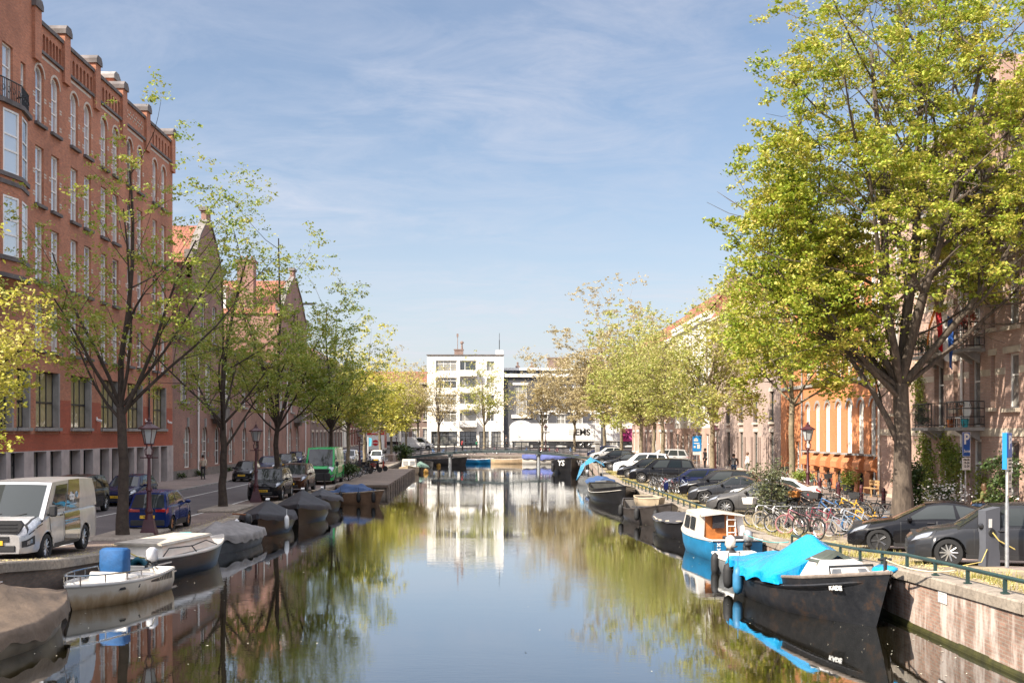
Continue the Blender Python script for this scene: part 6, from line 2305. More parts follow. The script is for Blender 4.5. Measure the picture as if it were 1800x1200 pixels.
# small grey dinghy with outboard
b = Boat(3.6, 1.6, .45, .15, .8)
t = b.build('dinghy', 'small grey dinghy with white outboard, between the blue cabin boat and the tarpaulin boat', (7.75, 33.2), rad(-82), HGREY, im=HWHT, gun=WHITE)
outboard(t, (-1.95, 0, .42), 0, HWHT, .4)
for f in (.35, .7):
    m = MB(); m.cbox((b.xx(f, .4), 0, .36), (.28, 2 * b.hb(f) - .2, .05)); m.build('bench', HWHT, t)
fender(t, (-.9, -.86, .25), BLACK, .12, .6); fender(t, (1.0, -.8, .25), BLACK, .12, .6)
m = MB(); m.cbox((.1, .1, .5), (1.6, .7, .05), rz=.3, rx=.1); m.build('white_board', HWHT, t)
# the iron sloop with the blue tarpaulin
b = Boat(5.9, 2.3, .74, .5, .78, .1, rake=.6, p=3.2, mid=.42, tumble=.15)
t = b.build('iron_sloop', 'large worn black iron sloop half covered by a bright blue tarpaulin, lower right', (7.85, 27.4), rad(-80), HULLW, im=INNER, gun=mat('rusty_gunwale', (.16, .13, .11), .7, var=.4, vs=6), floor=.3, deck=(.82, .99, mat('pale_deck', (.4, .33, .28), .8, var=.2), .01))
b.cover(TARP, [(0, .12), (.12, .22), (.28, .6), (.4, .92), (.44, .92), (.56, .6), (.62, .42)], -.015, .6, .18, 21, .04, 1.12, 1.04, 'tarpaulin', .12, .12)
m = MB()
x0_, x1_ = b.xx(.62, 1), b.xx(.8, 1)
m.loft([[(x0_, -.8, .75), (x0_, .8, .75), (x0_, .45, 1.28), (x0_, -.45, 1.28)], [(x1_, -.66, .8), (x1_, .66, .8), (x1_ - .3, .36, 1.25), (x1_ - .3, -.36, 1.25)]])
cb = m.build('fore_cabin', mat('pale_grey_cabin', (.48, .46, .44), .6, var=.15), t)
m = MB()
for y_ in (-.42, .42):
    m.quad((x1_ + .012 - .06, y_ * .9 - .13, .9), (x1_ + .012 - .06, y_ * .9 + .13, .9), (x1_ + .012 - .21, y_ * .72 + .1, 1.12), (x1_ + .012 - .21, y_ * .72 - .1, 1.12))
m.build('window', GLASS, cb)
m = MB(); m.loft([[(x0_ - .1, -.56, 1.22), (x0_ - .1, 0, 1.45), (x0_ - .1, .56, 1.22)], [(x0_ + .4, -.5, 1.22), (x0_ + .4, 0, 1.46), (x0_ + .4, .5, 1.22)], [(x0_ + .45, -.54, 1.06), (x0_ + .45, 0, 1.36), (x0_ + .45, .54, 1.06)]], closed=False); m.build('canvas_hood', cloth('olive_canvas', (.06, .07, .055)), cb, 60)
m = MB(); m.tube([(x1_ + .12, -.6, .95), (x1_ + .04, -.6, 1.2), (x1_ + .04, .45, 1.22), (x1_ + .12, .45, 1.0)], .028, 6); m.build('hand_rail', DARKMETAL, t)
m = MB(); m.tube([(b.xx(.97, 1.3), 0, 1.25), (b.xx(.97, 1.3), 0, 1.55)], .045, 6); m.tube([(b.xx(.97, 1.3) - .02, -.15, 1.5), (b.xx(.97, 1.3) - .02, .15, 1.5)], .03, 6); m.build('mooring_bitt', DARKMETAL, t)
m = MB()
for s_ in (1, -1):
    m.tube([(b.xx(i / 14, .6), s_ * (b.hb(i / 14) + .025), b.sh(i / 14) - .2) for i in range(15)], .035, 5)
m.build('rubbing_strake', HULLW, t, 60)
for s_ in (1, -1):
    f = .86
    kq = 1 - (.35 + b.tum) * ((f - .5) / .5) ** 2
    fz = (b.sh(f) * .55 - .26) / (b.sh(f) * .55)
    yk = b.hb(f) * ((.97 * kq + .03) * (1 - fz) + fz)
    dy = (b.hb(.9) - b.hb(.82)) / (b.xx(.9, .9) - b.xx(.82, .9))
    text('boat_name', 'KADE', .13, WHITE, t, (b.xx(f, 1.02), s_ * (yk + .05), b.sh(f) - .27), (PI / 2 + .16, .06 * s_, (math.atan(-dy) if s_ < 0 else math.atan(dy) + PI) * 1 if True else 0), depth=.008, bold=.008)
fender(t, (b.xx(.2, .5), -b.hb(.2) - .13, .42), mat('blue_fender', (.03, .16, .3), .5), .13, .62)
fender(t, (b.xx(.03, .5), -b.hb(.03) - .13, .42), BLACK, .14, .6)
m = MB(); m.cbox((b.xx(.9, 1), .36, 1.2), (.6, .3, .13), rz=.2, rx=.3, bev=.05); m.build('loose_sheet', TARP, t, 60)
R_ = Matrix.Rotation(rad(-80), 3, 'Z')
bow = Vector((7.85, 27.4, 0)) + R_ @ Vector((b.xx(.97, 1.3), 0, 1.5))
rope('mooring_rope', 'pale mooring rope from the tarpaulin boat to the green quay rail', bow, (9.3, 22.6, gr(22.6) + .2), .12, .02)
rope('mooring_rope', 'turquoise mooring line from the blue cabin boat to the quay', (8.2, 36.4, .95), (9.3, 35.2, gr(35) + .05), .12, .014, mat('turquoise_rope', (.05, .3, .3), .8))
rope('mooring_rope', 'thin yellow mooring line from the white motor boat to the left quay', (-9.4, 31.2, .75), (-10.6, 33.0, gl(33) + .02), .08, .016, mat('yellow_rope', (.5, .4, .08), .8))

# specks and petals afloat
P = []
for i in range(420):
    y_ = rnd.uniform(17, 60)
    s_ = rnd.random()
    P.append((WRX(y_) - abs(rnd.gauss(0, 1.6)) - .1 if s_ < .6 else WLX(y_) + abs(rnd.gauss(0, 2.5)) + .1 if s_ < .9 else rnd.uniform(-6, 6), y_, .008))
tag(ob('floating_petals', leaf_mesh('floating_petals', np.array(P), .022, mat('floating_petal', (.5, .47, .36), .8), 9.0)), 'small pale petals and specks floating on the canal near the quays', None, None, 'stuff')
# ------------------------------------------------------------------ footbridge
t = thing('footbridge', 'low arched footbridge with thin railings on two pairs of posts across the canal', 'bridge', (0, 138, 0))
XL, XR = -11.2, 13.2
zb = lambda x: 1.0 + 1.05 * (1 - ((x - 1) / 12.2) ** 2)
xs = [XL + (XR - XL) * i / 24 for i in range(25)]
m = MB(); m.loft([[(x, -1.1, zb(x) - .32), (x, 1.1, zb(x) - .32), (x, 1.1, zb(x)), (x, -1.1, zb(x))] for x in xs]); m.build('deck', mat('bridge_green_paint', (.06, .075, .075), .5, var=.2), t)
for s_ in (-1.05, 1.05):
    m = MB()
    for h_ in (.12, .55, 1.0):
        m.tube([(x, s_, zb(x) + h_) for x in xs], .03, 5)
    for x in xs:
        m.tube([(x, s_, zb(x)), (x, s_, zb(x) + 1.02)], .03, 4)
    m.build('railing', DARKMETAL, t)
for x in (-4.6, 6.1):
    for y_ in (-.8, .8):
        m = MB(); m.tube([(x, y_, -1.5), (x, y_, zb(x) - .3)], [.24, .2], 10); m.cbox((x, y_, zb(x) - .42), (.6, .6, .2)); m.build('pier_post', GREYMETAL if y_ < 0 else DARKMETAL, t)
    m = MB(); m.cbox((x, 0, zb(x) - .42), (.35, 2.4, .22)); m.build('cross_beam', DARKMETAL, t)
for x in (XL - .2, XR + .3):
    m = MB(); m.cbox((x, 0, .2), (1.2, 3, 2.6), bev=.05); m.build('abutment', QWALL, t)
for x in (6.1, ):
    m = MB(); m.lathe([(.12, 0), (.1, .9), (.16, .95), (.16, 1.15), (.05, 1.4)], 8, (x, -1.15, zb(x))); m.build('post_cap', DARKMETAL, t)
x = 12.0
tb = thing('stone_pillar', 'pale stone pillar at the right hand end of the footbridge', 'pillar', (13.1, 136.4, 1.0)); m = MB(); m.cbox((0, 0, .9), (.55, .55, 1.8), bev=.05); m.cbox((0, 0, 1.9), (.75, .75, .2), bev=.04); m.build('shaft', STONE, tb)


# ------------------------------------------------------------------ street lamps
LGL = mat('lantern_glass', (.4, .42, .42), .1, var=.05, coat=1)
LAMPS = {}


def lamp(label, x, y, h=3.95, pm=BURG):
    s = h / 3.95
    if 'p' not in LAMPS:
        m = MB()
        m.loft([[(a * q, b * q, z) for a, b in ((-1, -1), (1, -1), (1, 1), (-1, 1))] for z, q in ((0, .27), (.08, .27), (.3, .2), (.55, .15))])
        m.lathe([(.15, .55), (.11, .75), (.14, .8), (.14, .86), (.085, .95), (.075, 1.5), (.11, 1.53), (.11, 1.6), (.07, 1.65), (.05, 2.6), (.09, 2.63), (.09, 2.7), (.045, 2.76)], 12)
        LAMPS['p'] = m.mesh('post', pm, 40)
        m = MB()
        m.tube([(-.3, 0, 2.64), (.3, 0, 2.64)], .02, 5)
        for i in range(4):
            a = PI / 4 + i * PI / 2
            P = [(.04, 2.68), (.15, 2.75), (.17, 2.9), (.1, 2.98), (.12, 3.08), (.16, 3.12)]
            m.tube([(r * math.cos(a), r * math.sin(a), z) for r, z in P], .018, 4)
        m.torus(.16, .022, 12, 5, 'z', (0, 0, 3.1))
        LAMPS['b'] = m.mesh('bracket', pm, 50)
        m = MB(); m.lathe([(.15, 3.12), (.26, 3.62)], 6); LAMPS['g'] = m.mesh('lantern_glass', LGL)
        m = MB(); m.lathe([(.36, 3.6), (.37, 3.64), (.3, 3.68), (.12, 3.78), (.1, 3.84), (.05, 3.87), (.06, 3.92), (.012, 4.0), (.01, 4.12)], 6)
        for i in range(6):
            a = 2 * PI * i / 6
            m.tube([(.155 * math.cos(a), .155 * math.sin(a), 3.12), (.265 * math.cos(a), .265 * math.sin(a), 3.62)], .013, 4)
        m.lathe([(.045, 3.2), (.04, 3.5)], 6)
        LAMPS['c'] = m.mesh('lantern_cap', pm)
    t = thing('street_lamp', label, 'street lamp', (x, y, G(x, y)), rnd.uniform(-.2, .2), 'ornate street lamps')
    for k_, n_ in (('p', 'post'), ('b', 'bracket'), ('g', 'lantern'), ('c', 'lantern_cap')):
        ob(n_, LAMPS[k_], t, sc=(1, 1, s))
    return t


x, y = at(262, 941, -1); lamp('ornate burgundy street lamp beside the small blue hatchback, nearest on the left bank', x, y)
x, y = at(450, 882, -1); lamp('dark ornate street lamp in front of the black off-road car', x, y)
x, y = at(1420, 888); lamp('ornate burgundy street lamp among the bicycles on the right bank', x, y)
lamp('ornate red street lamp behind the motor scooters on the far left bank', (632 - CX) / FPX * 106, 106)
lamp('ornate street lamp right behind the pale tree near the blue parking sign', atx(1257, 16.6) * (1257 - CX) / FPX, atx(1257, 16.6))
lamp('distant ornate street lamp left of the footbridge', (697 - CX) / FPX * 150, 150)
lamp('distant ornate street lamp before the long white trailer', 8.4, 166)

# ------------------------------------------------------------------ signs
SBLUE = mat('sign_blue', (.005, .06, .26), .35, var=.05)
SBLUE2 = mat('sign_blue_bright', (.01, .2, .5), .35, var=.05)
SWHITE = mat('sign_white', (.62, .6, .57), .4, var=.06)
t = thing('parking_sign', 'blue parking sign with white P over a small white notice, left of the two', 'sign', (19.55, 46.6, gr(46)), .42)
m = MB(); m.tube([(0, 0, 0), (0, 0, 3.5)], .03, 8); m.build('post', GREYMETAL, t)
m = MB(); m.cbox((0, -.04, 3.0), (.44, .03, 1.0), bev=.008); p_ = m.build('panel', SBLUE, t)
m = MB()
for u in (-.205, .205):
    m.cbox((u, -.058, 3.0), (.012, .004, .98))
for z in (2.515, 3.485):
    m.cbox((0, -.058, z), (.42, .004, .012))
m.build('panel_border', SWHITE, p_)
text('letter', 'P', .6, SWHITE, p_, (.0, -.06, 3.2), (PI / 2, 0, 0), depth=.003, bold=.018)
text('lettering', 'Sone', .17, SWHITE, p_, (.02, -.06, 2.72), (PI / 2, 0, 0), depth=.003)
m = MB(); m.cbox((0, -.04, 2.2), (.44, .025, .5)); p_ = m.build('notice', SWHITE, t)
text('lettering', 'ma-za\n19-24\n12-24', .14, BLACK, p_, (0, -.056, 2.24), (PI / 2, 0, 0), depth=.002, bold=.004)
t = thing('parking_sign', 'blue parking post sign, sunlit side in brighter blue, with white P beside the charging post', 'sign', (11.72, 25.7, gr(25.7)), .85)
m = MB(); m.tube([(0, 0, 0), (0, 0, 1.45)], .045, 10); m.tube([(0, 0, 1.45), (0, 0, 3.05)], .034, 10); m.build('post', GREYMETAL, t)
m = MB(); m.cbox((0, -.05, 2.75), (.3, .03, .55), bev=.006); p_ = m.build('panel', SBLUE, t)
text('letter', 'P', .42, SWHITE, p_, (0, -.068, 2.8), (PI / 2, 0, 0), depth=.003, bold=.012)
m = MB(); m.cbox((-.165, .0, 2.62), (.012, .1, .82)); m.build('side_panel', SBLUE2, t)  # side face in a brighter blue: sunlight on it put into the colour
m = MB(); m.cbox((0, -.05, 2.33), (.28, .025, .26)); p_ = m.build('notice', SAND, t)
m = MB()
for i in range(3):
    m.cbox((0, -.065, 2.25 + .08 * i), (.2, .004, .03))
m.build('notice_lines', BLACK, p_)
for z in (2.02, 1.75):
    m = MB(); m.cbox((0, -.05, z), (.28, .025, .25)); p_ = m.build('pictogram_panel', SAND, t)
    m = MB()
    if z > 1.9:
        m.cbox((-.03, -.065, z), (.03, .004, .15), ry=.4); m.cbox((.03, -.065, z), (.03, .004, .15), ry=-.2)
    else:
        m.cbox((0, -.065, z + .02), (.17, .004, .04)); m.cbox((-.05, -.065, z - .04), (.04, .004, .05), ry=.5); m.cbox((.05, -.065, z - .04), (.04, .004, .05), ry=-.5)
    m.build('pictogram', BLACK, p_)
Y = atx(1225, 14.9)
t = thing('parking_sign', 'square blue traffic sign with white symbols over parked cars beside the pale trees', 'sign', ((1225 - CX) / FPX * Y, Y, gr(Y)), 0)
m = MB(); m.tube([(0, 0, 0), (0, 0, 3.4)], .035, 8); m.build('post', GREYMETAL, t)
m = MB(); m.cbox((0, -.05, 2.65), (.62, .03, 1.1), bev=.01); p_ = m.build('panel', SBLUE2, t)
m = MB(); m.cbox((-.08, -.07, 2.9), (.3, .006, .14)); m.cbox((-.08, -.07, 3.0), (.16, .006, .1)); m.cbox((.1, -.07, 2.45), (.2, .006, .3)); m.cbox((-.17, -.07, 2.42), (.13, .006, .14)); m.cbox((-.03, -.07, 2.68), (.4, .006, .07)); m.build('symbols', SWHITE, p_)
m = MB(); m.cbox((0, -.05, 1.96), (.6, .03, .22)); m.build('notice', SWHITE, t)
t = thing('banner', 'magenta and pink banner with the word CO PA hung between trees before the white trailers', 'banner', (21.4, 170, ge(170)))
k = N('magenta_print'); k.pr(k.ramp(k.noise(k.tc('Object', (.8, .8, .3)), .7, 3), [(.35, (.55, .02, .18)), (.5, (.6, .1, .3)), (.65, (.3, .02, .2))]), .6)
m = MB(); m.cbox((0, 0, 2.3), (2.9, .04, 1.9)); p_ = m.build('cloth', k.mat, t)
m = MB(); m.tube([(-1.5, 0, 0), (-1.5, 0, 3.3)], .04, 6); m.tube([(1.5, 0, 0), (1.5, 0, 3.3)], .04, 6); m.build('frame', GREYMETAL, t)
text('lettering', 'CO\nPA', .8, mat('dark_magenta', (.14, .0, .08), .6), p_, (-.75, -.03, 2.3), (PI / 2, 0, 0), depth=.004, bold=.03)
t = thing('blue_flag', 'pale blue flag on a white pole behind the parked white small car', 'flag', ((647 - CX) / FPX * 125, 125, gl(125)))
m = MB(); m.tube([(0, 0, 0), (0, 0, 3.0)], .05, 6); m.build('pole', WHITE, t); m = MB(); m.loft([[(0.06, 0, 2.9), (.4, .05, 2.85), (.35, 0, 2.0), (.06, 0, 1.95)], [(0.06, .03, 2.9), (.4, .08, 2.85), (.35, .03, 2.0), (.06, .03, 1.95)]]); m.build('cloth', mat('pale_blue_cloth', (.1, .45, .62), .7), t)
# charging post
t = thing('charging_post', 'grey electric charging post with a round socket, a yellow cable and small red screen', 'charging post', (11.55, 26.25, gr(26.25)), .25)
m = MB(); m.prism([(-.18, 0), (.2, 0), (.2, 1.36), (-.18, 1.28)], -.13, .13, 'y'); m.build('cabinet', mat('slate_grey_cabinet', (.085, .09, .105), .45, var=.08), t)
m = MB(); m.cbox((.205, 0, 1.24), (.012, .2, .14)); m.build('screen', mat('red_screen', (.35, .04, .04), .3), t)
m = MB(); m.torus(.075, .02, 16, 6, c=(-.02, -.135, .78)); m.lathe([(.07, -.02), (.07, .0)], 14, (-.02, -.135, .78), 'y'); m.build('socket', BLACK, t)
m = MB(); m.cbox((-.06, -.135, .99), (.08, .015, .2)); m.build('reader', SWHITE, t)
YC = mat('yellow_cable', (.55, .43, .14), .6)
m = MB(); P = Vector((-.02, -.16, .78)); m.tube([tuple(P), (.1, -.22, .6), (.5, -.3, .38), (1.1, -.35, .12), (2.2, -.3, .05)], .016, 6); m.tube([(-.15, -.14, .4), (-.35, -.2, .12), (-.9, -.1, .02), (-1.5, .25, .015)], .01, 6); m.build('cable', YC, t)
# ------------------------------------------------------------------ rails along the right quay
for (y0, y1, lb) in ((14, 34.6, 'low green iron rail along the right quay edge, nearest run'), (44, 78, 'low green iron rail along the right quay edge, far run beside the parked cars')):
    t = thing('quay_rail', lb, 'railing', (WRX(y0) + .14, y0, gr(y0)))
    n = int((y1 - y0) / 1.55)
    P = [(WRX(y0 + (y1 - y0) * i / n) - WRX(y0), (y1 - y0) * i / n, gr(y0 + (y1 - y0) * i / n) - gr(y0)) for i in range(n + 1)]
    m = MB(); m.tube([(p[0], p[1], p[2] + .3) for p in P], .04, 8); m.build('top_rail', GREEN_RAIL, t, 60)
    for p in P:
        m = MB(); m.cbox((p[0], p[1], p[2] + .14), (.06, .06, .3)); m.cbox((p[0], p[1], p[2] + .02), (.12, .12, .03)); m.build('post', GREEN_RAIL, t)
t = thing('wall_plate', 'white notice plate with faint lines screwed to the right quay wall', 'plate', (9.085, 22.75, .93), -PI / 2)
m = MB(); m.cbox((0, 0, 0), (.42, .02, .3), bev=.006); m.build('plate', SWHITE, t)
m = MB()
for i in range(4):
    m.cbox((-.02, -.012, .09 - i * .055), (.32 - .05 * (i % 2), .004, .018))
m.build('printed_lines', mat('faint_grey_print', (.38, .36, .36), .7), t)
# bollards
for i, (px_, py_) in enumerate(((1441, 873), (1474, 880), (1514, 888), (1553, 896), (1598, 905))):
    x, y = at(px_, py_)
    t = thing('bollard', ['burgundy bollard right of the burgundy lamp post, farthest of the row', 'second burgundy bollard from the lamp post', 'burgundy bollard in front of the potted plant', 'burgundy bollard left of the big maple trunk', 'burgundy bollard just right of the big maple trunk'][i], 'bollard', (x, y, gr(y)), 0, 'burgundy bollards along the pavement')
    m = MB(); m.lathe([(.14, 0), (.13, .15), (.105, .2), (.09, .75), (.1, .78), (.1, .86), (.085, .9)], 10); m.build('post', BURG, t, 40)
    m = MB(); m.lathe([(.085, .9), (.07, .97), (.02, 1.0)], 10); m.build('cap', BURG, t, 40)
# kerbed tree pits on the left
for px_, py_, w_ in ((222, 942, 1.0), (395, 895, .8)):
    x, y = at(px_, py_, -1)
    b_ = MB(); b_.cbox((x + .1, y, gl(y) + .04), (1.7, 4.2, .16), bev=.05); struct(b_.build('kerb', COPING))

# ------------------------------------------------------------------ flag, balcony things
t = thing('flag', 'red white and blue flag hanging from a white pole on the brick flats', 'flag', (20.95, 48.3, 8.35))
m = MB(); m.tube([(0, 0, 0), (-1.75, .55, 1.15)], .025, 6); m.tube([(-1.75, .55, 1.15), (-1.78, .56, 1.2)], .045, 6); m.build('pole', WHITE, t)
for i, (cm, a, b_) in enumerate(((mat('flag_red', (.5, .02, .03), .7), .87, 1.0), (mat('flag_white', (.75, .74, .72), .7), .74, .87), (mat('flag_blue', (.02, .09, .36), .7), .62, .74))):
    m = MB(); rows = []
    for j in range(12):
        f = j / 11
        row = []
        for q in range(5):
            s_ = a + (b_ - a) * q / 4
            px_, pz = -1.75 * s_, 1.15 * s_
            w = math.sin(f * 5 + s_ * 30) * .05 * f
            row.append((px_ * (1 - .12 * f) - .1 * f + w, .55 * s_ + .12 * math.sin(s_ * 40 + f * 2) * f, pz - f * (1.75 + .25 * i) + .2 * math.sin(3 * f) * 0))
        rows.append(row)
    m.loft(rows, closed=False); m.build('stripe', cm, t, 60)
m = MB(); m.loft([[(-1.75, .55, 1.18), (-1.8, .6, 1.1), (-1.95, .8, .4), (-2.0, .85, -.4)], [(-1.68, .58, 1.16), (-1.7, .63, 1.0), (-1.85, .85, .35), (-1.93, .9, -.4)]], closed=False); m.build('pennant', mat('orange_cloth', (.65, .22, .04), .7), t, 60)
for (Y, X, z, lb) in ((49.4, 20.4, 4.4, 'small slatted chair and table on the lowest busy balcony of the brick flats'),):
    t = thing('garden_chair', lb, 'chair', (X, Y, z))
    m = MB(); m.cbox((0, 0, .45), (.45, .5, .04)); m.build('seat', WOOD, t); m = MB(); m.cbox((.2, 0, .75), (.04, .5, .45)); m.build('backrest', WOOD, t)
    for a in (-.2, .2):
        for c_ in (-.22, .22):
            m = MB(); m.tube([(a, c_, 0), (a, c_, .45)], .018, 5); m.build('leg', DARKMETAL, t)
t = thing('round_chair', 'white round backed chair on the lowest busy balcony of the brick flats', 'chair', (20.45, 48.6, 4.4))
m = MB(); m.torus(.34, .05, 18, 6, 'x', (0, 0, .75)); m.lathe([(.33, -.02), (.33, .02)], 16, (0, 0, .75), 'x'); m.build('backrest', WHITE, t); m = MB(); m.cbox((-.2, 0, .4), (.45, .5, .06), bev=.02); m.build('seat', WHITE, t)
for a in (-.35, .0):
    for c_ in (-.2, .2):
        m = MB(); m.tube([(a, c_, 0), (a, c_, .4)], .018, 5); m.build('leg', WHITE, t)
for (X, Y, z, lb, n, lm) in ((20.3, 48.4, 8.6, 'red flowers in a window box on the balcony beside the flag', 500, leafmat('red_petals', (.4, .03, .04), (.5, .1, .08), (.2, .2, .05))), (20.4, 53.5, 4.5, 'dark potted plant on the plain railed balcony behind the maple', 500, LF_BUSH), (20.4, 53.6, 7.9, 'trailing plant on the upper plain balcony of the brick flats', 500, LF_VINE)):
    bush('balcony_plant', lb, 'plant', X, Y, z, .5, .8, n, lm, .05)
for (X, Y, c_, lb) in ((20.2, 49.7, (.5, .15, .04), 'orange pot on the lowest busy balcony'), (20.2, 48.2, (.01, .25, .3), 'turquoise pot on the lowest busy balcony')):
    t = thing('plant_pot', lb, 'pot', (X, Y, 4.4)); m = MB(); m.lathe([(.11, 0), (.16, .3), (.17, .3), (.17, .34)], 10); m.build('pot', mat('glazed_' + str(c_[0])[2:] + str(c_[1])[2:], c_, .4), t); m = MB(); m.lathe([(.15, .33), (.01, .38)], 10); m.build('soil', VERGE, t)

# ------------------------------------------------------------------ bicycles
BIKE = {}


def bikeparts(cm, sc, crate=None, tyre=TYRE, rackc=True):
    key = (cm.name, crate, tyre.name)
    if key in BIKE:
        return BIKE[key]
    R = .335
    w = MB(); w.torus(R - .02, .026, 22, 5); wm = w.mesh('tyre', tyre, 60)
    w = MB(); w.torus(R - .05, .014, 22, 4)
    for i in range(12):
        a = 2 * PI * i / 12
        w.tube([(.03 * math.cos(a + .5), .02 * (-1) ** i, .03 * math.sin(a + .5)), ((R - .05) * math.cos(a), 0, (R - .05) * math.sin(a))], .0045, 3, False)
    w.lathe([(.03, -.05), (.03, .05)], 8, axis='y')
    rm = w.mesh('rim', ALLOY, 60)
    f = MB()
    bb, st, hd, hd2, ra, fa = (-.02, 0, .3), (-.2, 0, .82), (.42, 0, .86), (.45, 0, .72), (-.54, 0, R), (.58, 0, R)
    for p, q in ((bb, st), (bb, hd2), ((-.13, 0, .62), hd), (hd, hd2)):
        f.tube([p, q], .021, 6)
    for s_ in (-.06, .06):
        f.tube([(bb[0], s_ * .6, bb[2]), (ra[0], s_, ra[2])], .013, 5); f.tube([(-.17, s_ * .4, .72), (ra[0], s_, ra[2])], .012, 5); f.tube([(.46, s_ * .7, .7), (.5, s_, .55), (fa[0], s_, fa[2])], .014, 5)
    fm = f.mesh('frame', cm, 50)
    a = MB()
    a.tube([st, (-.23, 0, .94)], .015, 5); a.tube([hd, (.4, 0, 1.02)], .014, 5)
    a.tube([(.2, -.3, 1.0), (.34, -.28, 1.06), (.42, -.1, 1.04), (.42, .1, 1.04), (.34, .28, 1.06), (.2, .3, 1.0)], .014, 5)
    a.tube([bb, (.12, -.12, .2)], .012, 5); a.tube([bb, (-.16, .12, .4)], .012, 5); a.lathe([(.1, -.06), (.1, -.05)], 14, bb, 'y')
    a.cbox((.12, -.17, .2), (.1, .1, .02)); a.cbox((-.16, .17, .4), (.1, .1, .02))
    if rackc:
        a.tube([(-.25, .05, .74), (-.75, .06, .74)], .01, 4); a.tube([(-.25, -.05, .74), (-.75, -.06, .74)], .01, 4); a.tube([(-.7, .06, .74), (-.55, .07, .36)], .01, 4); a.tube([(-.7, -.06, .74), (-.55, -.07, .36)], .01, 4)
    hm = a.mesh('handlebar', sc, 50)
    s_ = MB(); s_.loft([[(-.37, -.1, .96), (-.37, .1, .96), (-.36, .08, 1.0), (-.36, -.08, 1.0)], [(-.2, -.07, .96), (-.2, .07, .96), (-.2, .05, .99), (-.2, -.05, .99)], [(-.08, -.025, .96), (-.08, .025, .96), (-.08, .02, .98), (-.08, -.02, .98)]])
    sm_ = s_.mesh('saddle', BLACK, 60)
    mud = MB()
    for cx_ in (-.54, .58):
        P = [(cx_ + (R + .02) * math.cos(u), 0, R + (R + .02) * math.sin(u)) for u in [rad(q) for q in range(20, 171, 25)]]
        mud.loft([[(p[0], -.028, p[2]), (p[0], .028, p[2])] for p in P], closed=False)
    mm = mud.mesh('mudguard', cm)
    cr = None
    if crate:
        c_ = MB(); c_.loft([[(.5, -.2, .82), (.86, -.2, .82), (.86, .2, .82), (.5, .2, .82)], [(.47, -.23, 1.06), (.9, -.23, 1.06), (.9, .23, 1.06), (.47, .23, 1.06)]], caps=False); c_.quad((.5, -.2, .82), (.86, -.2, .82), (.86, .2, .82), (.5, .2, .82))
        cr = c_.mesh('basket', crate)
    BIKE[key] = (wm, rm, fm, hm, sm_, mm, cr)
    return BIKE[key]


def bike(label, x, y, hd, cm, lean=.08, crate=None, group='parked bicycles', sc=DARKMETAL, tyre=TYRE, scale=1):
    wm, rm, fm, hm, sm_, mm, cr = bikeparts(cm, sc, crate, tyre)
    t = thing('bicycle', label, 'bicycle', (x, y, G(x, y) + (.09 if 17.4 < x else 0)), 0, group)
    t.rotation_euler = (lean, 0, hd)
    t.scale = (scale,) * 3
    for u in (-.54, .58):
        w = ob('wheel', wm, t, (u, 0, .335), rot=(0, rnd.uniform(0, 6), 0)); ob('rim', rm, w)
    ob('frame', fm, t); ob('handlebar', hm, t); ob('saddle', sm_, t); ob('mudguard', mm, t)
    if cr:
        ob('basket', cr, t)
    return t


def pm_(n, c):
    return mat(n, c, .35, var=.1, coat=.6)


BK = {'black': pm_('black_bike_paint', (.015, .015, .016)), 'pink': pm_('pink_bike_paint', (.3, .11, .13)), 'silver': pm_('silver_bike_paint', (.26, .29, .33)), 'yellow': pm_('yellow_bike_paint', (.62, .34, .02)), 'red': pm_('red_bike_paint', (.2, .025, .04)), 'blue': pm_('blue_bike_paint', (.03, .12, .3)), 'white': pm_('white_bike_paint', (.42, .42, .4)), 'green': pm_('green_bike_paint', (.05, .2, .13)), 'grey': pm_('grey_bike_paint', (.12, .12, .125)), 'brown': pm_('brown_bike_paint', (.14, .07, .035))}
BASK = mat('orange_crate', (.36, .14, .03), .6)
WBASK = mat('white_basket', (.6, .57, .53), .6)
BBASK = mat('black_crate', (.02, .02, .022), .6)
PT = mat('pink_tyre', (.36, .17, .17), .7)
BT = mat('blue_tyre', (.02, .16, .4), .6)
CT_ = mat('cream_tyre', (.34, .29, .22), .7)
